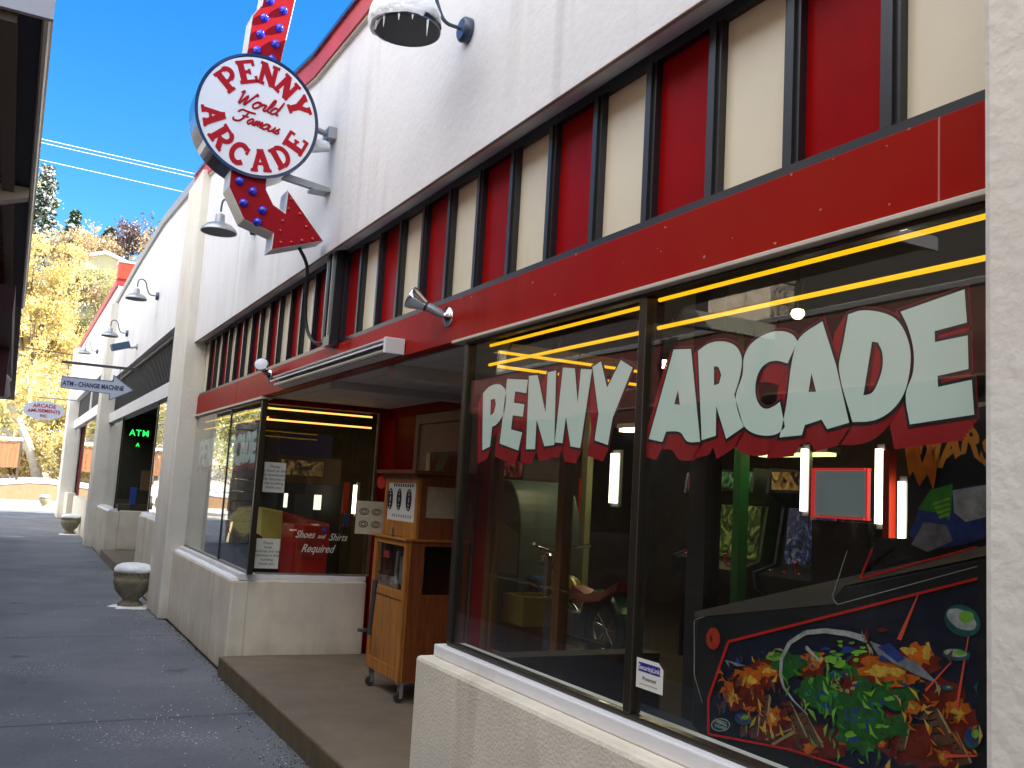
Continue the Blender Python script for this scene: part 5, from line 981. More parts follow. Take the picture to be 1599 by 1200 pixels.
('green0',[(1.834,1.145),(1.833,1.139),(1.839,1.135),(1.844,1.13),(1.848,1.136),(1.852,1.137),(1.854,1.141),(1.852,1.146),(1.851,1.154),(1.844,1.154),(1.839,1.153),(1.835,1.151)]),
('teal',[(1.864,1.047),(1.872,1.041),(1.876,1.038),(1.881,1.034),(1.885,1.036),(1.894,1.034),(1.893,1.04),(1.896,1.046),(1.886,1.048),(1.881,1.049),(1.876,1.05),(1.871,1.049)]),
('green1',[(1.98,1.054),(1.984,1.051),(1.986,1.047),(1.993,1.047),(1.999,1.045),(2.001,1.047),(2.003,1.049),(2.005,1.051),(1.999,1.054),(1.993,1.057),(1.986,1.058),(1.982,1.056)]),
('green0',[(1.996,1.145),(2.002,1.141),(2.004,1.137),(2.022,1.135),(2.037,1.132),(2.039,1.135),(2.047,1.135),(2.045,1.138),(2.033,1.141),(2.022,1.144),(2.006,1.148),(1.998,1.147)]),
('green2',[(2.1,1.105),(2.102,1.101),(2.105,1.097),(2.109,1.09),(2.115,1.093),(2.117,1.098),(2.12,1.101),(2.117,1.106),(2.114,1.109),(2.11,1.113),(2.103,1.115),(2.097,1.112)]),
('blue',[(1.925,1.055),(1.932,1.051),(1.932,1.045),(1.942,1.046),(1.95,1.043),(1.953,1.046),(1.958,1.048),(1.951,1.051),(1.949,1.055),(1.942,1.061),(1.933,1.06),(1.931,1.056)]),
('green1',[(2.079,1.183),(2.074,1.178),(2.082,1.173),(2.089,1.169),(2.097,1.169),(2.101,1.174),(2.106,1.179),(2.1,1.184),(2.095,1.189),(2.089,1.191),(2.082,1.194),(2.079,1.188)]),
('green2',[(1.967,1.179),(1.974,1.173),(1.983,1.169),(1.992,1.162),(2.008,1.16),(2.023,1.162),(2.014,1.17),(2.019,1.175),(2.002,1.179),(1.993,1.185),(1.978,1.187),(1.978,1.18)]),
('green1',[(2.228,1.16),(2.238,1.156),(2.238,1.152),(2.249,1.152),(2.262,1.146),(2.266,1.15),(2.267,1.154),(2.263,1.157),(2.257,1.16),(2.25,1.165),(2.239,1.165),(2.233,1.163)]),
('green1',[(1.956,1.171),(1.956,1.168),(1.961,1.165),(1.973,1.164),(1.986,1.16),(1.987,1.163),(1.998,1.163),(1.987,1.167),(1.984,1.17),(1.973,1.173),(1.96,1.176),(1.954,1.174)]),
('teal',[(1.775,1.124),(1.775,1.119),(1.782,1.114),(1.789,1.111),(1.797,1.111),(1.802,1.114),(1.807,1.117),(1.805,1.123),(1.794,1.125),(1.789,1.127),(1.784,1.128),(1.781,1.126)]),
('blue',[(1.927,0.979),(1.924,0.976),(1.932,0.972),(1.943,0.967),(1.955,0.966),(1.966,0.965),(1.971,0.968),(1.958,0.974),(1.954,0.979),(1.943,0.981),(1.931,0.985),(1.928,0.982)]),
('teal',[(1.965,1.002),(1.964,0.998),(1.971,0.994),(1.978,0.993),(1.986,0.991),(1.986,0.995),(1.99,0.996),(1.993,1.0),(1.984,1.003),(1.979,1.007),(1.97,1.008),(1.965,1.007)]),
('blue',[(1.926,1.126),(1.936,1.121),(1.94,1.118),(1.951,1.116),(1.961,1.114),(1.974,1.113),(1.975,1.116),(1.965,1.12),(1.961,1.124),(1.951,1.128),(1.938,1.13),(1.928,1.129)]),
('green2',[(1.985,1.112),(1.988,1.107),(1.998,1.102),(2.008,1.096),(2.018,1.099),(2.027,1.1),(2.036,1.102),(2.024,1.109),(2.02,1.114),(2.009,1.119),(2.001,1.114),(1.988,1.117)]),
('teal',[(2.01,1.189),(2.011,1.184),(2.015,1.178),(2.024,1.176),(2.032,1.176),(2.032,1.182),(2.037,1.184),(2.04,1.189),(2.033,1.195),(2.025,1.197),(2.019,1.194),(2.011,1.194)]),
('green0',[(1.814,1.054),(1.817,1.047),(1.823,1.041),(1.835,1.037),(1.843,1.04),(1.86,1.035),(1.854,1.044),(1.854,1.05),(1.843,1.054),(1.836,1.058),(1.822,1.065),(1.82,1.057)]),
('green2',[(1.932,0.989),(1.941,0.983),(1.951,0.978),(1.96,0.975),(1.971,0.973),(1.973,0.976),(1.977,0.978),(1.975,0.982),(1.971,0.986),(1.961,0.993),(1.946,0.996),(1.943,0.99)]),
('blue',[(1.76,1.16),(1.765,1.157),(1.771,1.155),(1.777,1.151),(1.783,1.152),(1.791,1.151),(1.798,1.153),(1.792,1.156),(1.788,1.16),(1.777,1.161),(1.766,1.165),(1.767,1.16)]),
('blue',[(1.94,1.224),(1.955,1.218),(1.959,1.213),(1.969,1.209),(1.984,1.205),(1.996,1.208),(1.987,1.216),(1.997,1.222),(1.982,1.227),(1.969,1.228),(1.961,1.227),(1.95,1.228)]),
('teal',[(1.92,1.032),(1.915,1.028),(1.932,1.023),(1.944,1.019),(1.954,1.019),(1.963,1.019),(1.981,1.018),(1.97,1.025),(1.958,1.03),(1.944,1.035),(1.929,1.038),(1.92,1.036)]),
('green1',[(2.109,1.066),(2.105,1.062),(2.112,1.059),(2.118,1.057),(2.124,1.056),(2.13,1.057),(2.129,1.061),(2.133,1.066),(2.125,1.069),(2.118,1.069),(2.114,1.07),(2.103,1.072)]),
('green1',[(1.896,1.022),(1.897,1.019),(1.902,1.015),(1.911,1.011),(1.925,1.007),(1.926,1.012),(1.931,1.014),(1.933,1.018),(1.925,1.024),(1.912,1.026),(1.903,1.026),(1.887,1.03)]),
('green2',[(1.992,1.187),(1.988,1.18),(2.008,1.176),(2.02,1.167),(2.033,1.171),(2.053,1.169),(2.057,1.176),(2.054,1.184),(2.037,1.191),(2.02,1.19),(2.008,1.193),(1.993,1.193)]),
('green0',[(1.89,1.04),(1.897,1.034),(1.902,1.029),(1.91,1.025),(1.918,1.025),(1.928,1.025),(1.923,1.033),(1.921,1.037),(1.92,1.044),(1.91,1.049),(1.903,1.045),(1.9,1.041)]),
('green2',[(1.929,1.195),(1.931,1.192),(1.935,1.189),(1.942,1.188),(1.945,1.19),(1.952,1.191),(1.946,1.194),(1.942,1.196),(1.936,1.197),(1.931,1.196)]),
('green2',[(1.989,1.227),(1.99,1.225),(1.993,1.221),(2.0,1.222),(2.005,1.222),(2.006,1.224),(2.008,1.227),(2.001,1.229),(1.994,1.23),(1.99,1.229)]),
('green2',[(2.012,1.206),(2.019,1.203),(2.023,1.201),(2.029,1.2),(2.035,1.199),(2.038,1.201),(2.033,1.204),(2.029,1.206),(2.023,1.208),(2.015,1.208)]),
('green2',[(1.989,1.201),(1.996,1.198),(1.998,1.195),(2.005,1.194),(2.009,1.195),(2.014,1.196),(2.011,1.199),(2.006,1.202),(1.999,1.203),(1.993,1.203)]),
('green2',[(1.928,1.199),(1.931,1.196),(1.936,1.192),(1.943,1.192),(1.95,1.192),(1.948,1.195),(1.948,1.197),(1.943,1.2),(1.936,1.201),(1.931,1.201)]),
('green2',[(1.904,1.235),(1.908,1.233),(1.912,1.23),(1.917,1.23),(1.923,1.229),(1.924,1.232),(1.925,1.235),(1.917,1.236),(1.912,1.237),(1.906,1.237)]),
('green2',[(1.988,1.239),(1.989,1.237),(1.994,1.234),(2.001,1.232),(2.005,1.234),(2.01,1.236),(2.007,1.239),(2.0,1.24),(1.995,1.241),(1.99,1.241)]),
('green2',[(1.946,1.241),(1.949,1.239),(1.952,1.236),(1.958,1.237),(1.964,1.236),(1.965,1.238),(1.965,1.241),(1.959,1.242),(1.952,1.245),(1.945,1.244)]),
('green2',[(1.93,1.212),(1.928,1.209),(1.934,1.207),(1.941,1.206),(1.948,1.206),(1.945,1.209),(1.945,1.211),(1.941,1.214),(1.935,1.215),(1.931,1.213)]),
('fire0',[(1.944,1.131),(1.943,1.124),(1.94,1.115),(1.954,1.111),(1.952,1.094),(1.969,1.096),(1.98,1.101),(1.996,1.088),(1.997,1.102),(2.013,1.1),(2.011,1.11),(2.023,1.115),(2.023,1.125),(2.015,1.134),(2.012,1.146),(1.994,1.149),(1.982,1.154),(1.971,1.149),(1.962,1.149),(1.948,1.153),(1.942,1.146),(1.93,1.143)]),
('cream',[(1.933,1.133),(1.939,1.129),(1.943,1.127),(1.95,1.125),(1.952,1.129),(1.948,1.133),(1.943,1.134),(1.936,1.136)]),
('cream',[(1.942,1.116),(1.942,1.111),(1.95,1.109),(1.956,1.109),(1.959,1.112),(1.956,1.116),(1.95,1.118),(1.943,1.12)]),
('cream',[(1.961,1.104),(1.962,1.099),(1.969,1.096),(1.974,1.098),(1.979,1.1),(1.977,1.105),(1.97,1.108),(1.963,1.108)]),
('cream',[(1.986,1.102),(1.985,1.098),(1.992,1.095),(1.998,1.096),(1.999,1.099),(1.998,1.103),(1.992,1.107),(1.986,1.105)]),
('cream',[(2.0,1.111),(2.001,1.108),(2.007,1.106),(2.011,1.106),(2.013,1.109),(2.014,1.113),(2.007,1.115),(2.002,1.114)]),
('cream',[(1.996,1.129),(1.999,1.124),(2.007,1.122),(2.014,1.121),(2.015,1.125),(2.014,1.129),(2.007,1.131),(1.999,1.133)]),
('cream',[(1.986,1.143),(1.985,1.139),(1.992,1.135),(1.998,1.137),(1.999,1.141),(1.998,1.144),(1.992,1.148),(1.986,1.146)]),
('cream',[(1.959,1.151),(1.964,1.146),(1.97,1.145),(1.976,1.144),(1.976,1.147),(1.976,1.151),(1.97,1.153),(1.962,1.154)]),
('blue',[(1.969,1.145),(1.969,1.143),(1.977,1.139),(1.984,1.136),(1.992,1.134),(2.002,1.133),(2.011,1.128),(2.017,1.13),(2.031,1.126),(2.027,1.131),(2.044,1.128),(2.032,1.133),(2.03,1.135),(2.032,1.137),(2.033,1.141),(2.022,1.144),(2.01,1.145),(2.0,1.149),(1.989,1.15),(1.983,1.149),(1.981,1.147),(1.974,1.146)]),
('white',[(2.117,1.004),(2.174,1.033),(2.179,1.029),(2.12,1.001)]),
('white',[(2.174,1.033),(2.216,1.067),(2.224,1.061),(2.179,1.029)]),
('white',[(2.215,1.066),(2.228,1.1),(2.24,1.096),(2.224,1.062)]),
('white',[(2.227,1.099),(2.224,1.148),(2.238,1.146),(2.24,1.097)]),
('white',[(2.224,1.146),(2.191,1.2),(2.206,1.203),(2.238,1.148)]),
('white',[(2.194,1.197),(2.128,1.237),(2.138,1.247),(2.203,1.206)]),
('white',[(2.132,1.235),(2.053,1.253),(2.055,1.267),(2.134,1.249)]),
('white',[(2.055,1.252),(1.972,1.256),(1.97,1.272),(2.053,1.267)]),
('white',[(1.974,1.256),(1.902,1.249),(1.896,1.267),(1.968,1.272)]),
('steel',[(1.892,1.256),(1.857,1.251),(1.733,1.224),(1.668,1.182),(1.739,1.192),(1.864,1.223)]),
('blue',[(1.864,1.244),(1.823,1.262),(1.771,1.228),(1.797,1.213)]),
('blue',[(1.85,1.225),(1.863,1.209),(1.81,1.21)]),
('white',[(2.138,1.195),(2.069,1.162),(2.065,1.166),(2.126,1.205)]),
('laser',[(1.732,1.407),(1.799,1.276),(1.785,1.274),(1.729,1.406)]),
('laser',[(1.634,1.243),(1.71,1.158),(1.705,1.155),(1.632,1.241)]),
('laser',[(1.583,1.316),(1.62,1.13),(1.611,1.131),(1.58,1.316)]),
('laser',[(1.557,1.032),(1.653,1.01),(1.653,1.0),(1.557,1.028)]),
('laser',[(2.415,0.988),(2.473,1.008),(2.477,1.005),(2.417,0.985)]),
('teal',[(1.551,1.338),(1.56,1.327),(1.572,1.32),(1.587,1.315),(1.603,1.314),(1.619,1.317),(1.633,1.324),(1.644,1.333),(1.65,1.345),(1.651,1.358),(1.647,1.37),(1.638,1.38),(1.625,1.388),(1.61,1.392),(1.593,1.393),(1.578,1.389),(1.564,1.382),(1.554,1.373),(1.549,1.361),(1.548,1.349)]),
('white',[(1.561,1.342),(1.567,1.336),(1.576,1.332),(1.587,1.331),(1.6,1.331),(1.614,1.334),(1.626,1.34),(1.635,1.347),(1.642,1.355),(1.644,1.363),(1.642,1.37),(1.637,1.376),(1.627,1.38),(1.615,1.382),(1.602,1.381),(1.589,1.378),(1.577,1.372),(1.568,1.365),(1.562,1.358),(1.559,1.35)]),
('green2',[(1.566,1.367),(1.568,1.361),(1.574,1.355),(1.583,1.35),(1.592,1.349),(1.601,1.351),(1.607,1.355),(1.609,1.361),(1.607,1.368),(1.601,1.374),(1.592,1.378),(1.583,1.38),(1.574,1.378),(1.568,1.374)]),
('teal',[(1.576,1.27),(1.578,1.264),(1.584,1.259),(1.594,1.255),(1.605,1.252),(1.617,1.25),(1.63,1.25),(1.641,1.251),(1.649,1.254),(1.655,1.258),(1.656,1.263),(1.654,1.268),(1.647,1.273),(1.638,1.278),(1.626,1.281),(1.614,1.283),(1.601,1.283),(1.591,1.281),(1.582,1.278),(1.577,1.274)]),
('white',[(1.585,1.272),(1.587,1.268),(1.592,1.265),(1.599,1.263),(1.609,1.26),(1.62,1.259),(1.63,1.259),(1.64,1.259),(1.647,1.261),(1.652,1.263),(1.653,1.266),(1.651,1.269),(1.646,1.272),(1.638,1.275),(1.628,1.277),(1.617,1.279),(1.607,1.279),(1.598,1.278),(1.59,1.277),(1.586,1.274)]),
('green2',[(1.591,1.274),(1.593,1.271),(1.597,1.268),(1.604,1.266),(1.611,1.265),(1.618,1.265),(1.622,1.266),(1.624,1.269),(1.622,1.272),(1.618,1.275),(1.611,1.277),(1.604,1.278),(1.597,1.278),(1.593,1.277)]),
('teal',[(1.544,1.072),(1.548,1.063),(1.554,1.055),(1.562,1.048),(1.57,1.044),(1.577,1.043),(1.584,1.044),(1.59,1.049),(1.593,1.056),(1.593,1.064),(1.592,1.074),(1.587,1.083),(1.581,1.091),(1.574,1.098),(1.566,1.102),(1.558,1.103),(1.551,1.101),(1.546,1.097),(1.543,1.09),(1.542,1.082)]),
('blue',[(1.55,1.075),(1.553,1.069),(1.558,1.064),(1.563,1.06),(1.57,1.058),(1.576,1.057),(1.582,1.058),(1.587,1.061),(1.59,1.065),(1.592,1.07),(1.591,1.076),(1.588,1.081),(1.583,1.086),(1.577,1.09),(1.571,1.093),(1.564,1.093),(1.559,1.092),(1.554,1.089),(1.551,1.085),(1.55,1.08)]),
('green2',[(1.553,1.084),(1.554,1.079),(1.557,1.074),(1.56,1.071),(1.565,1.07),(1.569,1.071),(1.572,1.074),(1.573,1.079),(1.572,1.084),(1.569,1.089),(1.565,1.092),(1.56,1.093),(1.556,1.092),(1.554,1.089)]),
('teal',[(1.625,1.181),(1.626,1.178),(1.628,1.176),(1.632,1.174),(1.636,1.172),(1.642,1.17),(1.647,1.17),(1.651,1.17),(1.655,1.171),(1.657,1.172),(1.658,1.174),(1.657,1.176),(1.655,1.179),(1.651,1.181),(1.647,1.183),(1.642,1.184),(1.636,1.185),(1.632,1.185),(1.628,1.184),(1.626,1.183)]),
('blue',[(1.631,1.183),(1.631,1.181),(1.633,1.18),(1.636,1.178),(1.64,1.177),(1.644,1.176),(1.649,1.175),(1.653,1.175),(1.656,1.175),(1.658,1.176),(1.658,1.177),(1.658,1.178),(1.656,1.18),(1.653,1.182),(1.649,1.183),(1.644,1.184),(1.64,1.185),(1.636,1.185),(1.633,1.185),(1.631,1.184)]),
('green2',[(1.632,1.181),(1.632,1.18),(1.634,1.178),(1.637,1.177),(1.64,1.177),(1.642,1.177),(1.644,1.177),(1.645,1.179),(1.644,1.18),(1.642,1.181),(1.64,1.182),(1.637,1.183),(1.634,1.183),(1.632,1.182)]),
('teal',[(2.353,0.931),(2.357,0.925),(2.364,0.919),(2.374,0.914),(2.386,0.91),(2.399,0.908),(2.412,0.908),(2.423,0.909),(2.431,0.913),(2.436,0.918),(2.436,0.924),(2.433,0.93),(2.425,0.936),(2.415,0.941),(2.403,0.945),(2.389,0.947),(2.377,0.947),(2.366,0.946),(2.358,0.942),(2.354,0.937)]),
('blue',[(2.364,0.933),(2.367,0.93),(2.372,0.926),(2.381,0.923),(2.391,0.92),(2.402,0.918),(2.413,0.918),(2.422,0.919),(2.43,0.921),(2.434,0.923),(2.435,0.927),(2.432,0.931),(2.426,0.935),(2.418,0.938),(2.407,0.941),(2.396,0.942),(2.386,0.942),(2.376,0.942),(2.369,0.94),(2.365,0.937)]),
('green2',[(2.369,0.938),(2.371,0.934),(2.375,0.931),(2.382,0.928),(2.39,0.926),(2.396,0.926),(2.401,0.927),(2.403,0.93),(2.401,0.934),(2.397,0.938),(2.39,0.941),(2.383,0.942),(2.376,0.942),(2.371,0.941)]),
('steel',[(2.484,1.098),(2.43,1.099),(2.387,1.097),(2.43,1.087)]),
('blue',[(2.431,1.122),(2.413,1.102),(2.44,1.098)]),
('redline',[(1.557,1.467),(2.479,1.164),(2.475,1.156),(1.555,1.461)]),
('redline',[(2.483,1.16),(2.575,0.954),(2.563,0.954),(2.471,1.16)]),
('redline',[(2.575,0.953),(2.569,0.838),(2.557,0.841),(2.563,0.955)]),
('redline',[(2.564,0.835),(2.19,0.881),(2.188,0.888),(2.562,0.843)]),
('redline',[(2.19,0.881),(1.958,0.888),(1.955,0.895),(2.187,0.888)]),
('redline',[(1.958,0.888),(1.558,0.915),(1.556,0.921),(1.956,0.895)]),
('redline',[(1.888,1.516),(1.93,1.427),(1.923,1.425),(1.882,1.514)]),
('redline',[(1.925,1.423),(1.555,1.542),(1.556,1.547),(1.927,1.429)]),
('silver',[(1.977,1.502),(2.031,1.363),(2.028,1.362),(1.974,1.502)]),
('silver',[(2.031,1.362),(2.011,1.341),(2.008,1.343),(2.028,1.363)]),
('silver',[(2.009,1.341),(1.555,1.494),(1.556,1.496),(2.01,1.343)]),
('silver',[(2.658,1.204),(2.649,1.019),(2.645,1.02),(2.655,1.204)]),
('silver',[(2.648,1.019),(2.601,0.934),(2.598,0.935),(2.645,1.02)]),
('silver',[(2.653,1.207),(2.603,1.224),(2.604,1.226),(2.654,1.209)]),
('disc',[(2.517,1.164),(2.518,1.154),(2.521,1.145),(2.527,1.136),(2.534,1.129),(2.542,1.124),(2.551,1.121),(2.561,1.121),(2.57,1.123),(2.577,1.128),(2.584,1.134),(2.588,1.143),(2.589,1.152),(2.589,1.162),(2.585,1.172),(2.58,1.18),(2.573,1.187),(2.564,1.192),(2.555,1.195),(2.545,1.195),(2.537,1.193),(2.529,1.188),(2.523,1.181),(2.519,1.173)]),
('dark',[(2.569,1.166),(2.559,1.164),(2.558,1.147),(2.568,1.147)]),
('white',[(2.456,0.894),(2.458,0.888),(2.462,0.882),(2.469,0.876),(2.478,0.871),(2.489,0.866),(2.501,0.862),(2.513,0.86),(2.525,0.859),(2.535,0.86),(2.543,0.863),(2.548,0.867),(2.549,0.872),(2.548,0.878),(2.544,0.885),(2.536,0.891),(2.527,0.896),(2.515,0.901),(2.503,0.905),(2.491,0.907),(2.48,0.907),(2.47,0.906),(2.463,0.903),(2.458,0.899)]),
('darkteal',[(2.46,0.893),(2.461,0.888),(2.465,0.883),(2.472,0.877),(2.48,0.872),(2.49,0.868),(2.501,0.865),(2.512,0.863),(2.523,0.862),(2.532,0.863),(2.539,0.865),(2.544,0.869),(2.545,0.873),(2.544,0.878),(2.54,0.884),(2.533,0.89),(2.524,0.895),(2.514,0.899),(2.503,0.902),(2.492,0.904),(2.482,0.904),(2.473,0.903),(2.466,0.901),(2.462,0.898)]),
('blue',[(1.783,1.561),(1.756,1.624),(1.706,1.669),(1.609,1.697),(1.501,1.711),(1.501,1.586),(1.609,1.547),(1.725,1.522)]),
('green1',[(1.756,1.632),(1.716,1.686),(1.647,1.704),(1.651,1.645),(1.656,1.608),(1.695,1.626)]),
('white',[(1.647,1.687),(1.501,1.711),(1.501,1.634),(1.609,1.605),(1.643,1.628)]),
('green2',[(1.71,1.651),(1.658,1.668),(1.654,1.662),(1.706,1.645)]),
('green2',[(1.704,1.64),(1.658,1.655),(1.654,1.648),(1.7,1.633)]),
('green2',[(1.697,1.628),(1.658,1.641),(1.654,1.635),(1.693,1.621)]),
('green2',[(1.691,1.616),(1.658,1.628),(1.654,1.621),(1.687,1.609)]),
('steel',[(1.776,1.535),(1.736,1.598),(1.666,1.594),(1.646,1.553),(1.725,1.518)]),
('fire1',[(1.8,1.801),(1.758,1.818),(1.743,1.756),(1.717,1.82),(1.702,1.756),(1.686,1.799),(1.706,1.686),(1.726,1.729),(1.751,1.694),(1.772,1.738),(1.784,1.72)]),
]
AC = {'navy': (.008, .016, .045), 'fire0': (.22, .02, .01), 'fire1': (.75, .17, .01), 'fire2': (.90, .55, .08), 'brown': (.16, .08, .05), 'cream': (.55, .42, .22), 'dark': (.02, .01, .01),
      'green0': (.02, .16, .03), 'green1': (.05, .36, .03), 'green2': (.25, .62, .06), 'blue': (.02, .07, .35), 'teal': (.02, .14, .16), 'white': (.55, .60, .62), 'steel': (.28, .30, .36),
      'laser': (.75, .10, .05), 'redline': (.62, .015, .015), 'silver': (.42, .42, .40), 'disc': (.62, .05, .02), 'darkteal': (.01, .07, .08)}
akeys = list(AC); amats = [mat('art_' + k, AC[k], .35, col2=tuple(c * .45 for c in AC[k]) if k not in ('redline', 'silver', 'laser') else None, vscale=28, detail=4) for k in akeys]
k = MB()
for i, (m, q) in enumerate(ART):
    x = PBX - .0012 - i * .00003
    try: vs, fs = fill([[(-a, b) for a, b in q]], .0)
    except Exception: continue
    hx = .028 if min(b for a, b in q) > 1.60 or (m in ('blue', 'green1', 'green2', 'steel') and min(b for a, b in q) > 1.5 and max(a for a, b in q) < 1.83) else 0
    k.add([(x + hx - (.0 if hx else 0), -a, b) for a, b, c in vs], fs, akeys.index(m))
rnd = random.Random(3)
def cdist(y, z, cy0, cz0, ry, rz): return math.hypot((y - cy0) / ry, (z - cz0) / rz)
for i in range(330):        # loose brush strokes that break the flat shapes up
    y = rnd.uniform(1.5, 2.53); top = 1.155 + (2.48 - y) * .30; bot = max(.80, .86 - (y - 2.2) * .05); z = rnd.uniform(bot + .02, min(top - .05, 1.30))
    g_ = min(cdist(y, z, 1.98, 1.03, .15, .15), cdist(y, z, 2.18, 1.10, .07, .06)); f_ = min(cdist(y, z, a, b, .14, .07) for a, b in ((2.38, 1.03), (2.25, 1.08), (1.80, 1.13), (1.66, 1.05), (1.60, .98), (2.2, .95), (1.85, .93), (2.33, .96)))
    if g_ < 1: c_ = rnd.choice(['green1', 'green2', 'green1', 'green0', 'green2', 'blue', 'dark'])
    elif f_ < 1: c_ = rnd.choice(['fire2', 'fire1', 'fire1', 'fire0', 'fire2', 'dark', 'brown'])
    elif rnd.random() < .35: c_ = rnd.choice(['fire0', 'brown', 'blue', 'teal', 'cream', 'steel'])
    else: continue
    a = rnd.uniform(0, 3.14) if f_ < 1 else rnd.gauss(1.3, .6); L_ = rnd.uniform(.008, .026); w_ = L_ * rnd.uniform(.15, .35); dx_, dz_ = math.cos(a), math.sin(a)
    x = PBX - .0012 - .00003 * len(ART) - .000004 * i
    bend = rnd.uniform(-.5, .5) * L_
    P_ = [(y - dx_ * L_, z - dz_ * L_), (y - dz_ * (w_ + bend), z + dx_ * (w_ + bend)), (y + dx_ * L_, z + dz_ * L_), (y + dz_ * (w_ - bend), z - dx_ * (w_ - bend))]
    k.add([(x, p[0], p[1]) for p in P_], [(0, 1, 2, 3)], akeys.index(c_))
k.build('side_art', amats, pb)
k = MB(); put(k, text('MARS', .10, .0006, .004, .2), lambda a, b, c: (PBX + .0265 - c, 1.65 - a * .95, 1.80 + b + .02 * math.sin(a * 40))); k.build('flame_lettering', mat('flame_lettering_paint', (.75, .26, .03), .4), pb)
k = MB(); put(k, text('PINBALL', .017, .0003, .0004), lambda a, b, c: (PBX - .0075 - c, 2.502 - a, .891 + b)); put(k, text('WIZARDS', .013, .0003, .0002), lambda a, b, c: (PBX - .0075 - c, 2.502 - a, .876 + b)); k.build('badge_print', mat('badge_print_paint', (.5, .6, .6), .5), pb)

# ------------------------------------------------------------------ things inside the arcade
TUBE = emis('tube_light', (1, .93, .74), 1.2)
GAMES = 'games standing inside the arcade'
def tube_light(p, h, label, m=None, w=.016):
    t = thing('light_tube', p, label, 'light', 'lit vertical tubes inside the arcade')
    MB().box(p[0], p[0] + .03, p[1] - w, p[1] + w, p[2], p[2] + h).build('glowing_tube', m or TUBE, t)
    MB().box(p[0] + .031, p[0] + .06, p[1] - w - .012, p[1] + w + .012, p[2] - .03, p[2] + h + .03).build('back_plate', STEEL, t)
    return t
tube_light((4.5, 6.58, 1.60), .42, 'wide lit tube behind the letter Y of PENNY', w=.045)
tube_light((4.5, 4.43, 1.62), .40, 'lit tube left of the red framed screen')
tube_light((4.5, 3.84, 1.57), .44, 'lit tube just right of the red framed screen')
tube_light((4.5, 3.68, 1.30), .52, 'lowest glowing strip, put in for a bright reflection, close to the pinball machine', w=.014)  # glowing strip put in for a bright reflection
tube_light((5.6, 9.4, 1.65), .16, 'short lit tube above the rounded cabinet')
tube_light((3.22, 9.5, 1.33), .30, 'lit tube with a red edge inside the far window by the coin machine', w=.014)
pp = thing('pale_post', (4.5, 7.03, .15), 'pale greenish post left of the widest lit tube', 'post'); MB().box(4.5, 4.56, 6.98, 7.07, .15, 2.94).build('post_face', mat('pale_green_paint', (.45, .45, .25), .5), pp); MB().box(4.49, 4.57, 7.075, 7.10, .9, 1.8).build('red_edge', mat('scarlet', (.7, .04, .01), .5), pp)
tr = thing('red_post', (4.49, 3.77, 1.0), 'bright red vertical strip between two lit tubes', 'post'); MB().box(4.49, 4.55, 3.745, 3.79, .15, 2.0).build('post_face', mat('scarlet', (.7, .04, .01), .5), tr)
gp = thing('green_post', (4.5, 5.0, .15), 'dark green square post standing in the arcade left of the screen', 'post'); MB().box(4.46, 4.54, 4.965, 5.035, .15, 2.94).build('post_face', mat('green_post_paint', (.01, .20, .04), .5), gp); MB().box(4.43, 4.57, 4.91, 5.09, .15, .30).build('post_base', DARK, gp)
dp = thing('dark_post', (3.2, 3.85, .15), 'nearly black square column behind the right half of the window', 'post'); MB().box(3.17, 3.27, 3.78, 3.92, .15, 2.94).build('post_face', mat('charcoal_paint', (.035, .04, .045), .5), dp); MB().box(3.15, 3.29, 3.76, 3.94, .15, .3).build('post_base', DARK, dp)
mo = thing('framed_screen', (4.5, 4.1, 1.6), 'pale blue-grey screen in a thin red frame inside the arcade', 'screen')
MB().box(4.5, 4.54, 3.92, 4.32, 1.60, 1.88).build('screen', emis('grey_screen', (.35, .48, .50), .045), mo)
k = MB(); k.box(4.495, 4.52, 3.905, 3.918, 1.585, 1.895); k.box(4.48, 4.545, 4.322, 4.333, 1.585, 1.895); k.box(4.48, 4.545, 3.918, 4.322, 1.882, 1.895); k.box(4.48, 4.545, 3.918, 4.322, 1.585, 1.598); k.build('frame', emis('red_glow_frame', (.9, .04, .04), .12), mo)
MB().box(4.5, 5.0, 3.9, 4.34, .15, 1.57).build('stand', ABLACK, mo)
for fx, fy, fz, lb in ((5.6, 7.6, 2.35, 'lit cream fixture deep behind the mullion'), (6.5, 4.9, 2.45, 'added cream fixture brightening the right half of the arcade from deep inside'), (4.2, 9.6, 2.5, 'added cream fixture brightening the games beyond the recess'), (4.1, 5.9, 2.62, 'added cream fixture brightening the motorbike ride, behind the word PENNY')):  # the last three are added to brighten the dim interior
    cf = thing('ceiling_fixture', (fx, fy, fz), lb, 'light fixture', 'lit fixtures under the arcade ceiling')
    MB().box(fx, fx + .12, fy - .5, fy + .5, fz, fz + .03).build('diffuser', emis('cream_diffuser', (1, .80, .45), 7), cf); MB().box(fx - .02, fx + .14, fy - .52, fy + .52, fz + .031, fz + .08).build('housing', STEEL, cf)
    k = MB(); k.tube([(fx + .06, fy - .3, fz + .08), (fx + .06, fy - .3, 2.94)], .005, 6); k.tube([(fx + .06, fy + .3, fz + .08), (fx + .06, fy + .3, 2.94)], .005, 6); k.build('hanger', RUBBER, cf)
cl = thing('ceiling_fixture', (4.6, 4.6, 2.0), 'dim greenish tube fixture over the dark games', 'light fixture')
MB().box(4.58, 4.66, 4.3, 4.92, 1.98, 2.0).build('lamp_tube', emis('dim_green_tube', (.6, .65, .2), 1.0), cl); MB().box(4.56, 4.68, 4.28, 4.94, 2.001, 2.04).build('housing', STEEL, cl); k = MB(); k.tube([(4.62, 4.4, 2.04), (4.62, 4.4, 2.94)], .006, 6); k.tube([(4.62, 4.8, 2.04), (4.62, 4.8, 2.94)], .006, 6); k.build('hanger', RUBBER, cl)
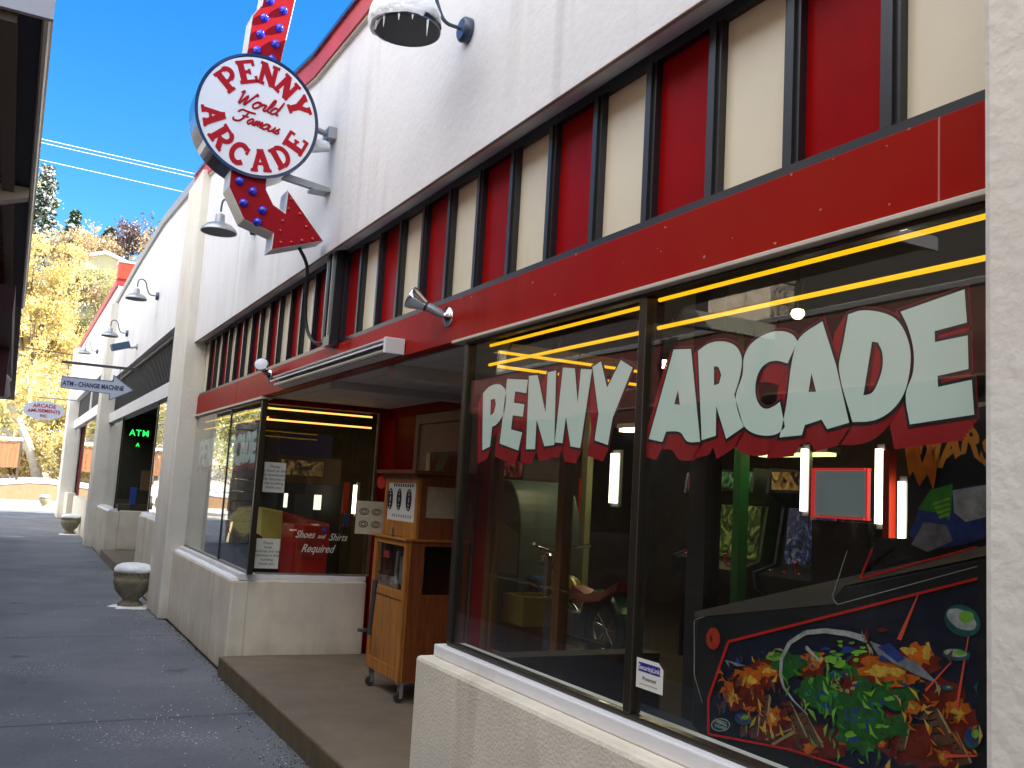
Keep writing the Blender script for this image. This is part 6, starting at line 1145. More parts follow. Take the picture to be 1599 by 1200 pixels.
gl = thing('globe_lamp', (3.6, 3.6, 2.66), 'small glowing globe lamp seen over the letter C', 'lamp')
MB().lathe([(0, -.035), (.02, -.03), (.034, -.012), (.036, .0), (.03, .016), (.012, .022)], (3.6, 3.6, 2.66), seg=20).build('globe', emis('warm_globe', (1, .82, .42), 1.6), gl); k = MB(); k.tube([(3.6, 3.6, 2.68), (3.6, 3.6, 2.95)], .006, 6); k.build('stem', BRSHINE, gl)
def arcade_cab(x, y, w, label, body, scr, marq, h=1.8, zf=.15):
    t = thing('arcade_cabinet', (x, y, zf), label, 'arcade game', GAMES); a, b = y - w / 2, y + w / 2
    prof = [(x + .12, zf), (x + .8, zf), (x + .8, zf + h), (x + .15, zf + h), (x + .12, zf + h - .2), (x + .3, zf + h - .3), (x + .22, zf + 1.05), (x, zf + .98), (x + .02, zf + .85), (x + .12, zf + .8)]
    for q0, q1 in ((a, a + .03), (b - .03, b)): MB().prism(prof, 1, q0, q1).build('side_panel', body, t)
    inn = [(x + .14, zf + .01), (x + .78, zf + .01), (x + .78, zf + h - .02), (x + .17, zf + h - .02), (x + .15, zf + h - .19), (x + .33, zf + h - .31), (x + .25, zf + 1.03), (x + .03, zf + .965), (x + .05, zf + .86), (x + .14, zf + .81)]
    MB().prism(inn, 1, a + .031, b - .031).build('cabinet', ABLACK, t)
    MB().obox((x + .278, y, zf + (h - .3 + 1.03) / 2 + .01), (1, 0, -.1), (0, 1, 0), (.1, 0, 1), .004, w / 2 - .08, (h - 1.4) / 2 + .02).build('screen', scr, t)
    MB().box(x + .142, x + .152, a + .04, b - .04, zf + h - .17, zf + h - .03).build('marquee', marq, t)
    k = MB()
    for i in range(4): k.lathe([(.016, 0), (.014, .014), (0, .016)], (x + .10, a + .1 + i * (w - .2) / 3, zf + .992 + .006), seg=10)
    k.lathe([(.006, 0), (.006, .06)], (x + .14, y, zf + 1.0), seg=8); k.lathe([(.0, -.018), (.016, -.01), (.018, 0), (.012, .014), (0, .018)], (x + .14, y, zf + 1.075), seg=12)
    k.build('controls', REDBULB, t)
SC1 = screen('screen_blue', (.02, .03, .10), (.3, .3, .15), .12); SC2 = screen('screen_dim_red', (.18, .03, .01), (.6, .35, .08), .15); SC3 = screen('screen_dim_green', (.04, .08, .01), (.3, .3, .06), .12)
M1 = screen('marquee_amber', (.4, .2, .04), (.9, .6, .2), .10); M2 = screen('marquee_red', (.3, .03, .02), (.8, .3, .1), .10); M3 = screen('marquee_green', (.04, .2, .06), (.4, .5, .2), .08)
arcade_cab(3.9, 7.6, .62, 'arcade game with a dim red marquee near the rounded cabinet', mat('cab_brown', (.07, .035, .02), .5), SC2, M2)
arcade_cab(5.2, 6.1, .65, 'arcade game with a green marquee under the letter N', mat('cab_green', (.03, .08, .03), .5), SC3, M3)
arcade_cab(5.2, 5.3, .65, 'arcade game with an amber marquee beside the green post', mat('cab_blue', (.02, .03, .08), .5), SC1, M1)
arcade_cab(3.6, 2.72, .5, 'low blue-black game right behind the pinball machine', mat('cab_slate', (.04, .05, .07), .5), SC1, M3, 1.45)
arcade_cab(4.2, 2.9, .6, 'arcade game with an orange picture between the dark column and the pinball machine', mat('cab_umber', (.06, .04, .02), .5), SC2, M1)
arcade_cab(4.3, 8.6, .62, 'arcade game deep behind the first letters of PENNY', mat('cab_grey', (.10, .11, .10), .5), SC3, M1)
arcade_cab(5.9, 7.2, .65, 'arcade game farthest back by the rear wall', mat('cab_navy', (.02, .02, .05), .5), SC1, M2)
# rounded cabinet
rc = thing('rounded_cabinet', (3.7, 6.9, .15), 'tall pale cabinet with a rounded top behind the first letters', 'arcade game')
q = [(3.50, .15), (3.50, 1.50)] + [(3.50 + .26 * (1 - math.cos(a)) , 1.50 + .24 * math.sin(a)) for a in [math.pi / 2 * i / 8 for i in range(1, 9)]] + [(3.98, 1.66), (4.0, .15)]
q = [(6.42 - 0, .15), (6.42, 1.30)] + [(6.42 + .30 * (1 - math.cos(a)), 1.30 + .44 * math.sin(a)) for a in [math.pi / 2 * i / 10 for i in range(1, 11)]] + [(7.15, 1.74), (7.15, .15)]
MB().prism(q, 0, 3.55, 4.1).build('case', mat('grey_blue_case', (.12, .17, .17), .4), rc, bevel=.01)
q2 = [(6.44, 1.0), (6.44, 1.32), (6.80, 1.42), (7.1, 1.30), (7.1, 1.0)]
MB().prism(q2, 0, 3.54, 3.549).build('pale_panel', mat('pale_green_panel', (.34, .40, .34), .5), rc)
MB().box(3.545, 3.549, 6.44, 7.1, .3, .95).build('lower_panel', mat('dark_panel', (.05, .07, .06), .5), rc)
# motorbike ride
mbk = thing('motorbike_ride', (3.7, 5.75, .15), 'coin-operated toy motorbike with blue mudguard, red seat and yellow tank', 'kiddie ride')
yw1, yw2, zw = 6.25, 5.25, .80
MB().box(3.5, 4.0, 5.0, 6.5, .15, .55).build('ride_base', mat('ride_base_paint', (.10, .03, .02), .4), mbk, bevel=.02)
for yy in (yw1, yw2):
    k = MB(); pts = [(3.70, yy + .19 * math.cos(a), zw + .19 * math.sin(a)) for a in [2 * math.pi * i / 28 for i in range(29)]]; k.tube(pts, .045, 8); w_ = k.build('tyre', RUBBER, mbk)
    k = MB(); k.tube([(3.70, yy + .145 * math.cos(a), zw + .145 * math.sin(a)) for a in [2 * math.pi * i / 24 for i in range(25)]], .012, 6)
    for i in range(8): a = math.pi * i / 4; k.tube([(3.70, yy, zw), (3.70, yy + .145 * math.cos(a), zw + .145 * math.sin(a))], .005, 5)
    k.build('wheel_rim', CHROME, w_)
def fender(yy, m, a0, a1):
    secs = []
    for i in range(15):
        a = R(a0 + (a1 - a0) * i / 14); secs.append([(3.70 + dx, yy + r * math.cos(a), zw + r * math.sin(a)) for dx, r in ((-.06, .25), (.06, .25), (.045, .27), (-.045, .27))])
    MB().loft(secs).build('mudguard', m, mbk)
fender(yw1, mat('blue_gloss', (.02, .16, .45), .2, coat=1), 30, 170); fender(yw2, mat('green_gloss', (.03, .22, .12), .25, coat=1), 10, 150)
MB().lathe([(0, -.17), (.07, -.13), (.10, -.02), (.09, .08), (.04, .15), (0, .16)], (3.70, 5.80, 1.02), (0, 1, -.1), 20).build('tank', mat('yellow_gloss', (.40, .38, .02), .25, coat=1), mbk)
MB().loft([[(3.70 - w, y, z), (3.70 + w, y, z), (3.70 + w * .7, y, z + .06), (3.70 - w * .7, y, z + .06)] for y, z, w in [(5.08, 1.08, .05), (5.2, 1.0, .10), (5.42, .96, .11), (5.62, 1.0, .07)]]).build('seat', mat('red_vinyl', (.35, .01, .015), .3), mbk)
k = MB(); k.tube([(3.70, yw1, zw), (3.70, 6.02, 1.15), (3.70, 5.98, 1.28)], .018, 8); k.tube([(3.45, 5.86, 1.33), (3.55, 5.98, 1.30), (3.70, 6.0, 1.27), (3.85, 5.98, 1.30), (3.95, 5.86, 1.33)], .012, 8); k.tube([(3.70, yw2, zw), (3.70, 5.6, .85), (3.70, 6.0, 1.1)], .02, 8); k.tube([(3.62, 5.1, .72), (3.62, 5.8, .70), (3.62, 6.0, .8)], .025, 8)
k.build('fork', CHROME, mbk); MB().lathe([(0, -.05), (.05, -.03), (.065, .03), (.06, .04), (0, .045)], (3.70, 6.06, 1.2), (0, 1, 0), 16).build('headlamp', CHROME, mbk)
MB().box(3.60, 3.82, 5.55, 5.75, .68, .88).build('engine', STEEL, mbk, bevel=.02)
k = MB(); k.tube(bez([(3.5, 6.35, .60), (3.5, 6.5, .8), (3.55, 6.45, 1.05)], 5), .015, 6)
# red coat-like display figure pieces are left out; tall red fabric drop
for o_ in mbk.children: o_.location = (0, .16, -.06)
yb = thing('plastic_crate', (3.5, 6.62, .15), 'dull yellow crate low behind the left edge of the window', 'crate')
k = MB()
k.box(3.22, 3.52, 5.72, 6.02, .72, .74); k.box(3.22, 3.24, 5.72, 6.02, .741, .92); k.box(3.50, 3.52, 5.72, 6.02, .741, .92); k.box(3.241, 3.499, 5.72, 5.74, .741, .92); k.box(3.241, 3.499, 6.0, 6.02, .741, .92); k.build('crate_shell', mat('dull_yellow', (.28, .24, .05), .5), yb)
k = MB(); k.box(3.25, 3.49, 5.75, 5.99, .15, .719); k.build('crate_stand', mat('stand_wood', (.08, .04, .02), .6), yb)
# inside the far window
rb = thing('red_vending_box', (2.45, 8.3, .15), 'bright red metal box inside the far window under the shoes lettering', 'machine')
MB().box(2.30, 2.63, 8.35, 8.75, .15, 1.24).build('case', mat('vending_red', (.42, .012, .01), .3, coat=.4), rb, bevel=.01); MB().box(2.34, 2.59, 8.342, 8.349, .95, 1.18).build('panel', mat('vending_panel', (.3, .02, .015), .4), rb); MB().box(2.56, 2.60, 8.338, 8.3415, 1.19, 1.235).build('badge', mat('badge_blue', (.03, .1, .5), .4), rb)
k = MB(); k.box(2.40, 2.52, 8.337, 8.3415, .7, .76); k.build('coin_slot', CHROME, rb)
kr = thing('toy_car_ride', (2.35, 9.6, .15), 'toy car ride with a yellow nose and red flank inside the far window', 'kiddie ride')
secs = []
for u, w, z0, z1 in [(0, .10, 1.15, 1.25), (.10, .22, 1.05, 1.34), (.25, .27, .98, 1.36), (.45, .28, .95, 1.33), (.7, .28, .93, 1.27), (.95, .24, .95, 1.22)]: secs.append([(1.98 + u, 9.5 - w, z0), (1.98 + u, 9.5 + w, z0), (1.98 + u, 9.5 + w * .8, z1), (1.98 + u, 9.5 - w * .8, z1)])
MB().loft(secs[:4]).build('nose', mat('ride_yellow', (.55, .48, .12), .3, coat=.6), kr, bevel=.02); MB().loft([[(p[0] + .001, p[1], p[2]) for p in s] for s in secs[3:]]).build('flank', mat('ride_red', (.30, .02, .01), .3, coat=.6), kr, bevel=.02)
MB().box(2.1, 2.85, 9.3, 9.7, .15, .93).build('ride_base', ABLACK, kr)
for xx in (2.15, 2.72): MB().lathe([(.12, -.03), (.13, 0), (.12, .03)], (xx, 9.22, .98), (0, 1, 0), 20).build('wheel', RUBBER, kr)
mg = thing('game_with_gold_marquee', (2.75, 10.2, .15), 'dark game with a gold marquee and blue top inside the far window', 'arcade game', GAMES)
MB().box(2.55, 3.25, 10.0, 10.6, .15, 1.62).build('cabinet', ABLACK, mg); MB().box(2.52, 3.22, 9.98, 10.6, 1.621, 1.90).build('marquee_box', DARKW, mg); MB().box(2.55, 3.02, 9.972, 9.979, 1.70, 1.86).build('marquee', screen('gold_marquee', (.25, .12, .03), (.7, .5, .2), .07), mg)
MB().box(2.52, 3.1, 9.98, 10.5, 1.901, 2.16).build('top_box', mat('blue_top', (.012, .012, .09), .5), mg)
k = MB(); k.box(2.62, 2.66, 9.992, 9.999, 1.35, 1.50); k.box(2.95, 3.03, 9.992, 9.999, 1.34, 1.50); k.build('lit_panel', emis('lit_panel_white', (.8, .8, .6), .4), mg)
rd2 = thing('red_tube_stand', (3.18, 9.47, .15), 'thin red stand with a blue and white foot inside the far window', 'stand')
MB().box(3.10, 3.16, 9.46, 9.49, 1.33, 1.65).build('red_face', mat('scarlet', (.7, .04, .01), .5), rd2); MB().box(3.13, 3.18, 9.46, 9.49, 1.20, 1.3295).build('blue_face', mat('badge_blue', (.03, .1, .5), .4), rd2); MB().box(3.1, 3.2, 9.42, 9.55, .15, 1.1995).build('stand_post', DARK, rd2)
# inside second shop
kd = thing('snack_display', (2.3, 20.6, .15), 'dim display with a blue bottle poster in the second shop window', 'display'); MB().box(2.0, 2.7, 20.3, 20.8, .15, 1.0).build('counter', DARKW, kd); MB().box(2.2, 2.32, 20.28, 20.299, 1.0, 1.35).build('blue_poster', mat('badge_blue', (.03, .1, .5), .4), kd); MB().box(2.38, 2.6, 20.28, 20.299, 1.3, 1.7).build('brown_poster', mat('poster_brown', (.2, .1, .04), .5), kd)

# ------------------------------------------------------------------ building across the path (its eave shows at the left edge)

opp = thing('porch_building', (-1.9, 10, 0), 'dark red shop across the path whose porch eave overhangs the left edge', 'building')
DR = mat('dark_red_boards', (.075, .016, .014), .6, var=.3, vscale=6); BRN = mat('brown_trim', (.12, .08, .05), .6)
DKB = mat('dark_shingles', (.022, .016, .012), .7, var=.4, vscale=5)
part('wall', DR, opp, (-2.3, -1.9, -20, 25.5, 0, 3.2)); part('upper_wall', DKB, opp, (-5.4, -5.0, -20, 25.5, 3.2, 6.9)); part('upper_roof', mat('porch_roof', (.10, .10, .11), .8), opp, (-9, -4.8, -20, 25.6, 6.901, 7.05))
part('roof', MATS['porch_roof'], opp, (-.92, -.064, 3.59, 25.5, 3.219, 3.26), (-5, -1.88, -20, 25.5, 3.219, 3.26))
part('roof_snow', SNOW, opp, (-4.9, -2.0, -10, 25.4, 3.261, 3.30), bevel=.01)
part('soffit', mat('dark_soffit', (.025, .02, .03), .7), opp, (-.145, -.071, 3.6, 10.45, 3.199, 3.2188))
k = MB()
for i in range(34): k.box(-.90, -.21, 3.63 + i * .203, 3.63 + i * .203 + .185, 3.202, 3.2188)
k.build('soffit_boards', DR, opp)
k = MB()
for i in range(34): k.box(-.90, -.21, 3.816 + i * .203, 3.8255 + i * .203, 3.198, 3.2187)
k.build('board_joints', mat('pale_joint', (.30, .22, .20), .6), opp)
part('inner_trim', BRN, opp, (-.206, -.1455, 3.6, 10.45, 3.15, 3.2188))
GUT = mat('cream_gutter', (.86, .76, .52), .35, coat=.2)
q = [(-.113, 4.235), (-.113, 4.19), (-.10, 4.175), (-.078, 4.175), (-.068, 4.195), (-.068, 4.215), (-.055, 4.222), (-.055, 4.235)]
MB().prism([(a * .615, 1.6 + (b - 1.6) * .615) for a, b in q], 1, 3.585, 10.46).build('gutter', GUT, opp)
part('end_fascia', mat('grey_white_fascia', (.45, .45, .48), .5), opp, (-.92, -.034, 3.56, 3.584, 3.18, 3.262))
k = MB(); k.prism([(-.21, 3.088), (-.071, 3.137), (-.071, 3.193), (-.21, 3.193)], 1, 5.9, 6.0); k.box(-1.9, -.211, 5.9, 6.0, 3.06, 3.193); k.build('cross_beam', mat('cream_beam', (.55, .52, .42), .6), opp)
part('lower_beam', DR, opp, (-.37, -.105, 8.12, 15.6, 2.77, 3.0)); part('porch_post', DR, opp, (-.37, -.12, 10.46, 10.65, 2.3, 2.769))
k = MB(); k.lathe([(.06, -.19), (.086, -.16), (.06, -.03), (.08, 0), (.03, .05), (0, .055)], (-.15, 10.76, 2.49), seg=16); k.build('hanging_lantern', mat('lantern_cream', (.5, .46, .38), .5), opp)
for x, y, z0, z1 in [(-1.9, -6, 0, 3.15), (-1.9, 1.0, 0, 3.15), (-1.9, 13.5, 0, 3.15), (-1.9, 25.1, 0, 3.15), (-5, 1.6, 3.2, 6.85), (-5, 9.4, 3.2, 6.85), (-5, 17.5, 3.2, 6.85), (-5, 25.1, 3.2, 6.85)]:
    k = MB(); z = z0; w = .62 if z0 > 1 else .4
    while z < z1 - .02:
        h = min(random.uniform(.24, .34), z1 - z); sp = random.uniform(-.35, .35) * w
        dx = random.uniform(-.03, .03); k.box(x - .05, x + .42 + dx, y - w + random.uniform(-.03, .03), y + sp - .006, z, z + h - .012); k.box(x - .05, x + .42 - dx, y + sp + .006, y + w + random.uniform(-.03, .03), z, z + h - .012); z += h
    k.build('stone_pillar', STONE, opp, bevel=.02)
for y in (-2.5, 4.8, 7.8, 17.7, 21.6):
    MB().box(-1.899, -1.86, y - 1.2, y + 1.2, .8, 2.6).build('window_frame', BRN, opp); MB().box(-1.859, -1.855, y - 1.12, y - .02, .88, 2.52).build('window_pane', mat('dark_shop_glass', (.012, .014, .016), .05, coat=1), opp); MB().box(-1.859, -1.855, y + .02, y + 1.12, .88, 2.52).build('window_pane', MATS['dark_shop_glass'], opp)

# ------------------------------------------------------------------ wires
for i, (y, z0, z1) in enumerate([(25, 9.62, 9.53), (25.0, 9.53, 9.43), (25, 9.10, 8.98)]):
    q = [(-14 + 2.4 * j, y, z0 + .3 - .3 * math.sin(math.pi * min(1, max(0, (j) / 14))) + 0 * j) for j in range(15)]
    q = [(-9 + j * 2.0, y, (z0 + (z1 - z0) * ((-9 + j * 2.0) + .3) / 3.9)) for j in range(12)]
    w = MB().tube(q, .009, 6).build('overhead_wire', mat('pale_wire', (.75, .75, .72), .5))
    tag(w, ['upper wire of the close pair crossing the blue sky', 'lower wire of the close pair crossing the blue sky', 'single wire crossing the sky beneath the close pair'][i], 'wire', 'wires across the sky')
w = MB().tube([(-30, 60, 8.9), (-.6, 60, 8.5), (2.7, 60, 8.36), (16, 60, 8.2)], .035, 6).build('overhead_wire', RUBBER); tag(w, 'dark cable crossing in front of the trees just above the ATM bar', 'wire', 'wires across the sky')

# ------------------------------------------------------------------ hillside: trees, houses, fence
BARK = mat('bark', (.14, .10, .07), .9, bump=.8, bscale=12, var=.3); PALEB = mat('pale_bark', (.50, .47, .40), .8, bump=.5, bscale=8, var=.3)
YEL = leafmat('gold_twigs', (.74, .62, .28), (.52, .42, .17)); YEL2 = leafmat('olive_twigs', (.52, .50, .22), (.30, .29, .13)); RUST = leafmat('rust_twigs', (.58, .45, .26), (.40, .29, .16))
EVG = leafmat('spruce_needles', (.06, .10, .045), (.03, .055, .035), .2); SNL = leafmat('snow_dusting', (.7, .72, .75), (.6, .62, .66), .2); PURP = leafmat('bare_twigs', (.20, .14, .14), (.13, .09, .10), .1)
def quads(mb, pts, s, flat=0.0, mi=0, long=1.0):
    for p in pts:
        a = Vector((random.gauss(0, 1), random.gauss(0, 1), random.gauss(0, 1) * (1 - flat))).normalized(); b = a.cross(Vector((random.gauss(0, 1), random.gauss(0, 1), random.gauss(0, 1)))).normalized()
        q = s * random.uniform(.6, 1.4); a *= q * long; b *= q
        mb.add([p - a - b * .5, p + a * .2 - b, p + a + b * .4, p - a * .1 + b], [(0, 1, 2, 3)], mi)
def broadleaf(name, x, y, r, h, leaf, label, n=2600, s=.16, bark=BARK, snow=.06, base=None, group='trees and shrubs on the hillside', lean=0, long=1.5):
    z = hill(x, y) - .2 if base is None else base
    t = thing(name, (x, y, z), label, 'tree' if h > 4 else 'shrub', group)
    k = MB(); tips = []
    top = Vector((x + lean, y, z + h * .55)); k.tube([(x, y, z), (x + lean * .4, y, z + h * .25), top], [h * .028, h * .02, h * .012], 8)
    for i in range(9):
        a = random.uniform(0, 6.28); f = random.uniform(.3, .95); st_ = Vector((x, y, z)).lerp(top, f)
        e = st_ + Vector((math.cos(a) * r * random.uniform(.5, .9), math.sin(a) * r * random.uniform(.5, .9), h * random.uniform(.15, .42)))
        m_ = st_.lerp(e, .5) + Vector((0, 0, h * .04)); k.tube([st_, m_, e], [h * .010, h * .007, h * .003], 6)
        tips += [m_, e]
        for j in range(3):
            e2 = m_.lerp(e, random.random()) + Vector((random.uniform(-1, 1) * r * .35, random.uniform(-1, 1) * r * .35, random.uniform(0, .2) * h)); k.tube([m_, e2], [h * .004, h * .0015], 5); tips.append(e2)
    k.build('trunk', bark, t)
    mb = MB(); pts = []; 
    while len(pts) < n:
        c = random.choice(tips); sg_ = r * .24
        p = c + Vector((random.gauss(0, sg_), random.gauss(0, sg_), random.gauss(0, sg_ * .8)))
        if noise.noise(p * (1.6 / r)) > -.12 and p.z > z + h * .06: pts.append(p)
    ns = int(n * snow); quads(mb, pts[ns:], s, 0, 0, long); quads(mb, pts[:ns], s * 1.1, .6, 1)
    mb.build('crown', [leaf, SNL], t); return t
def conifer(x, y, r, h, label, n=2600, snow=.25, s=.22, base=None):
    z = hill(x, y) - .2 if base is None else base
    t = thing('spruce_tree', (x, y, z), label, 'tree', 'trees and shrubs on the hillside')
    MB().tube([(x, y, z), (x, y, z + h)], [h * .02, h * .002], 8).build('trunk', BARK, t)
    mb = MB(); lv = 26
    for i in range(lv):
        f = i / lv; zz = z + h * (.10 + .9 * f); rr = r * (1 - f) ** .85 + .1; nb = 7
        for j in range(nb):
            a = random.uniform(0, 6.28); L_ = rr * random.uniform(.7, 1.15); m_ = max(3, int(n / lv / nb))
            for q in range(m_):
                u = (q + random.random()) / m_; p = Vector((x + math.cos(a) * L_ * u + random.gauss(0, .07 * r), y + math.sin(a) * L_ * u + random.gauss(0, .07 * r), zz - L_ * u * .28 + random.gauss(0, .05)))
                quads(mb, [p], s, .55, 1 if random.random() < snow else 0, 1.6)
    mb.build('crown', [EVG, SNL], t); return t
conifer(.3, 112, 3.0, 13.5, 'tall snow-dusted spruce rising above the golden trees', 7000, .45, .16, base=hill(.3, 112) - 2)
conifer(8.0, 125, 2.6, 6, 'small dark evergreen on the ridge behind the yellow house', 2000, .1, .2)
conifer(3.6, 118, 2.0, 6.5, 'slim evergreen on the ridge right of the tall spruce', 2000, .2, .2)
broadleaf('cottonwood_tree', .5, 78, 2.7, 17.5, YEL, 'big golden cottonwood filling the gap beside the porch eave', 24000, .055, snow=.07, base=2, long=2.2)
broadleaf('cottonwood_tree', 2.4, 92, 2.0, 9, RUST, 'rust coloured bare cottonwood left of the yellow house', 9000, .055, snow=.08, long=2.2)
broadleaf('cottonwood_tree', -3.5, 84, 4.6, 17, YEL2, 'olive cottonwood behind the porch at the far left', 7000, .07)
broadleaf('bare_tree', 12.6, 122, 1.8, 7.5, PURP, 'small bare forked tree standing alone on the skyline', 260, .12, snow=.2, long=3)
for i, (x, y, r, h, m, lb) in enumerate([(9.8, 118, 2.6, 6, PURP, 'purplish bare thicket on the skyline left of the forked tree'), (13.5, 114, 3, 6, RUST, 'rust thicket on the skyline next to the white gable'), (16, 118, 3, 7, PURP, 'bare thicket partly hidden by the white gable'), (6.5, 116, 2.5, 4, RUST, 'low rust thicket on the ridge behind the house roof'),
        (8.6, 88, 3.2, 6, YEL2, 'olive bush below the yellow house'), (6.0, 76, 3.0, 7.5, YEL2, 'snow-flecked olive bush above the lamps'), (10.5, 96, 3.0, 3.6, YEL, 'golden bush right of the yellow house'), (3.2, 68, 2.6, 7, YEL, 'golden bush behind the ATM board'), (7.6, 66, 2.8, 6, YEL2, 'olive bush close to the far shop'),
        (-2.2, 64, 2.6, 6.5, YEL2, 'dense olive shrub behind the picket fence'), (.4, 62, 1.8, 4.2, YEL, 'golden shrub behind the leaning pale trunk'), (3.0, 60, 1.8, 4.6, YEL, 'golden shrub behind the oval sign'), (5.4, 59, 1.6, 4.4, RUST, 'rusty shrub by the last pillar'), (1.4, 70, 2.8, 8.5, YEL, 'tall golden shrub in the middle of the gap'),
        (-6.5, 70, 3.4, 9, YEL, 'golden tree hidden behind the porch'), (-10, 62, 3.6, 9, YEL2, 'olive tree farther left behind the porch'), (-15, 58, 4, 11, YEL, 'broad golden tree on the left slope'), (-7, 52, 2.6, 7, YEL2, 'olive tree beside the snowy lot'), (-12, 44, 3.2, 9, YEL, 'golden tree at the edge of the snowy lot'), (13, 84, 4, 10, YEL, 'golden tree behind the far shop'), (12, 102, 3, 4, RUST, 'rust bush below the skyline'), (5.0, 99, 2.2, 3.2, YEL2, 'small olive bush on the snow just under the yellow house window'), (7.2, 101, 2.0, 2.6, YEL, 'small golden bush on the snow at the right foot of the yellow house'), (3.4, 95, 2.0, 3.6, YEL2, 'olive bush on the snow left of the yellow house'), (6.8, 93, 2.4, 3.2, RUST, 'tan bush halfway down the snowy slope'), (4.6, 86, 2.4, 4.4, YEL2, 'olive bush in the middle of the snowy slope'), (5.6, 80, 2.4, 5.4, YEL, 'golden bush low on the snowy slope above the small lamps'), (4.4, 73, 2.2, 6.2, YEL2, 'olive tree between the ATM board and the far parapet'), (8.8, 96, 1.8, 2.4, YEL2, 'tiny olive bush beside the orange parapet block')]):
    broadleaf('hill_shrub' if h < 6 else 'hill_tree', x, y, r, h, m, lb, 8000 if y < 90 else 4500, .05 if y < 90 else .08, snow=.2, long=2.2)
# leaning pale trunk
lt = thing('leaning_tree', (1.75, 60, .0), 'pale leaning tree trunk beside the fence at the end of the path', 'tree')
k = MB(); k.tube(bez([(1.75, 60, 0), (1.2, 60, 2.0), (.2, 60, 4.2), (-1.3, 60, 7.0)], 5), [.34 - .012 * i for i in range(16)], 10); k.tube(bez([(1.0, 60, 2.5), (-.3, 60.2, 3.6), (-1.6, 60, 4.2)], 5), [.16 - .008 * i for i in range(11)], 8); k.tube([(.2, 60, 4.2), (.6, 60.3, 5.6), (.3, 60, 7.0)], [.15, .1, .05], 8); k.build('trunk', PALEB, lt)
k = MB(); quads(k, [Vector((random.gauss(-.6, 1.2), 60 + random.gauss(0, .8), random.gauss(5.8, 1.2))) for _ in range(500)], .12, 0, 0, 2); k.build('crown', YEL, lt)
# fence
fn = thing('wood_fence', (-1, 57, 0), 'reddish wooden plank fence at the end of the path', 'fence')
k = MB(); x = -6
while x < .4: k.box(x, x + .19, 57, 57.04, 1.6 + random.uniform(-.03, .03), 3.0 + random.uniform(-.05, .05)); x += .2
k.build('planks', wood('fence_wood', (.38, .17, .07), (.24, .10, .05), 2, 2, .8), fn)
for x in (-5.9, -3.8, -1.7, .35): MB().box(x, x + .14, 57.05, 57.19, 0, 3.05).build('post', DARKW, fn)
MB().box(-6, .5, 57.06, 57.12, 1.1, 1.2).build('rail', DARKW, fn); MB().box(-6, .5, 56.9, 57.15, 3.06, 3.22).build('snow_cap', SNOW, fn)
bk = thing('snowy_bank', (2, 55, 0), 'low brown bank under snow at the end of the path', 'bank')
MB().loft([[(x, 56.0, -.1), (x, 56.5, .65 + .15 * math.sin(x)), (x, 58.5, .8 + .15 * math.sin(x)), (x, 60, -.1)] for x in [-8 + i for i in range(20)]]).build('earth', mat('brown_earth', (.25, .15, .08), .9, bump=.5, bscale=5, bdist=.05), bk)
MB().loft([[(x, 56.6, .70 + .15 * math.sin(x)), (x, 56.55, .86 + .15 * math.sin(x)), (x, 58.5, 1.0 + .15 * math.sin(x)), (x, 58.6, .8 + .15 * math.sin(x))] for x in [-8 + i for i in range(20)]]).build('snow_top', SNOW, bk)
# houses
def house(x, y, z, w, d, h, rh, wall, label, wins, ax=0):
    t = thing('hill_house', (x, y, z), label, 'house')
    MB().box(x - w / 2, x + w / 2, y, y + d, z, z + h).build('wall', wall, t)
    e = .5
    rf = MB().prism([(x - w / 2 - e, z + h), (x, z + h + rh), (x + w / 2 + e, z + h), (x + w / 2 + e, z + h + .25), (x, z + h + rh + .3), (x - w / 2 - e, z + h + .25)], 1, y - .6, y + d + .3).build('roof', SNOW, t)
    MB().prism([(x - w / 2, z + h + .001), (x, z + h + rh - .01), (x + w / 2, z + h + .001)], 1, y, y + d).build('gable', wall, t)
    for wx, wz, ww, wh in wins:
        f = MB().box(x + wx - ww / 2 - .08, x + wx + ww / 2 + .08, y - .06, y - .001, z + wz - .08, z + wz + wh + .08).build('window', mat('white_frame', (.7, .7, .68), .5), t); MB().box(x + wx - ww / 2, x + wx + ww / 2, y - .08, y - .061, z + wz, z + wz + wh).build('pane', mat('dull_pane', (.06, .09, .13), .2), f)
house(6.6, 106, hill(6.6, 106) - 1.2, 7.2, 6, 3.6, 1.4, mat('yellow_stucco', (.60, .54, .34), .8, var=.15), 'yellow house with snowy gabled roof high on the hillside', [(1.6, 1.0, .9, .8), (-1.6, 1.0, .9, .8)])
MB().box(3.9, 4.6, 108, 108.8, 24.0, 27.3).build('chimney', mat('cream_chimney', (.6, .55, .42), .8), bpy.data.objects['hill_house'])
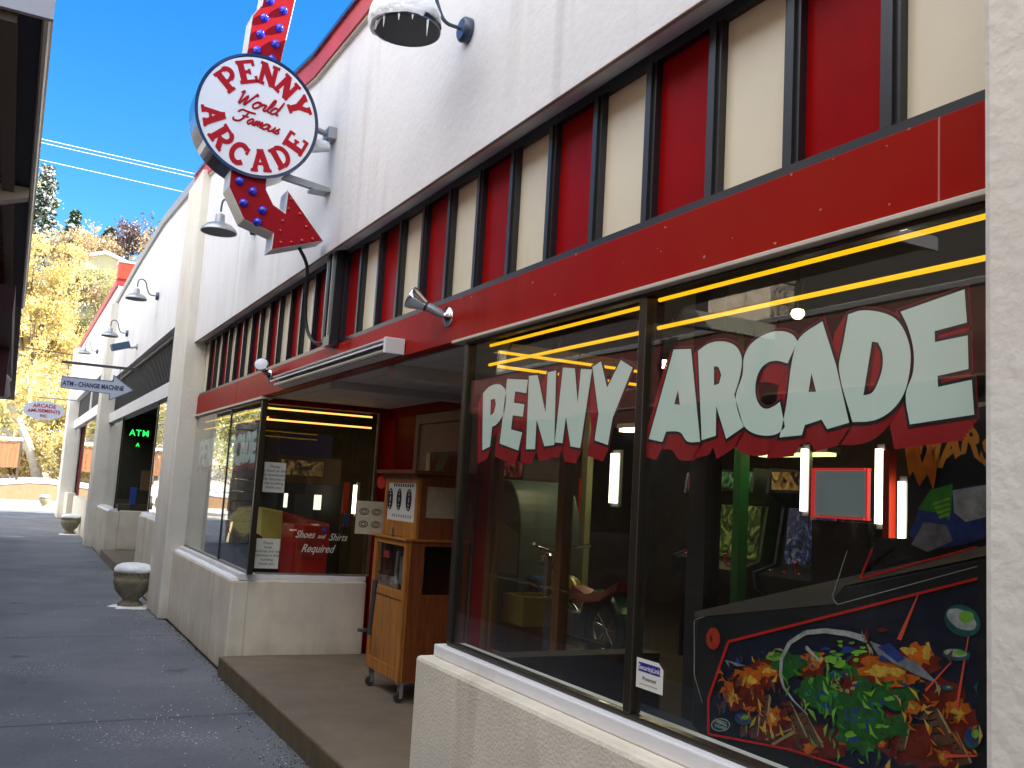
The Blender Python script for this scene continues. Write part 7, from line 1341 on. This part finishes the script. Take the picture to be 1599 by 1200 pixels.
tb = thing('tan_building', (-1, 88, 10), 'tan flat-roofed building with maroon eave half hidden behind the porch', 'building')
zt = hill(-1, 88)
MB().box(-6, .6, 88, 94, 9.5, 15.4).build('wall', mat('tan_stucco', (.55, .44, .26), .8, var=.15), tb); MB().box(-6.3, .9, 87.7, 94.3, 15.401, 15.9).build('eave', mat('maroon_trim', (.20, .05, .06), .6), tb); MB().box(-6.1, .8, 87.9, 94, 15.901, 16.1).build('roof_snow', SNOW, tb)
MB().box(-1.4, .3, 87.94, 87.999, 13.9, 15.0).build('window_band', mat('olive_pane', (.22, .22, .12), .4), tb)
MB().prism([(.7, 14.2), (4.4, 9.4), (4.0, 9.2), (.7, 13.4)], 1, 86, 92).build('lean_to_roof', mat('straw_roof', (.60, .47, .22), .8), tb)
# a parked car beyond the porch, seen in the window reflections
car = thing('parked_car', (-3.2, 46, 0), 'white car parked past the porch, seen in the shop glass', 'car')
prof = [(-2.1, .35), (-2.15, .75), (-1.9, .88), (-1.1, .95), (-.6, 1.38), (.7, 1.42), (1.4, 1.0), (2.0, .92), (2.1, .6), (2.05, .35)]
def cy3(w): return [(-3.2 + w, 46 + a, b) for a, b in prof]
MB().loft([[(p[0], p[1], p[2] * .97) for p in cy3(-.85)], cy3(-.7), cy3(.7), [(p[0], p[1], p[2] * .97) for p in cy3(.85)]]).build('body', mat('car_white', (.72, .73, .74), .25, coat=1), car, bevel=.03)
for a in (-1.35, 1.35):
    for s in (-.86, .86): MB().lathe([(.2, -.1), (.33, -.09), (.33, .09), (.2, .1)], (-3.2 + s, 46 + a, .33), (1, 0, 0), 20).build('wheel', RUBBER, car)
k = MB(); k.obox((-3.2, 46 - .86, 1.18), (1, 0, 0), (0, .5, .48), (0, -.48, .5), .62, .26, .01); k.build('windscreen', mat('dull_pane', (.06, .09, .13), .2), car)
k = MB(); k.box(-3.2 + .78, -3.2 + .83, 45.6, 46.8, 1.0, 1.3); k.build('side_window', mat('dull_pane', (.06, .09, .13), .2), car)
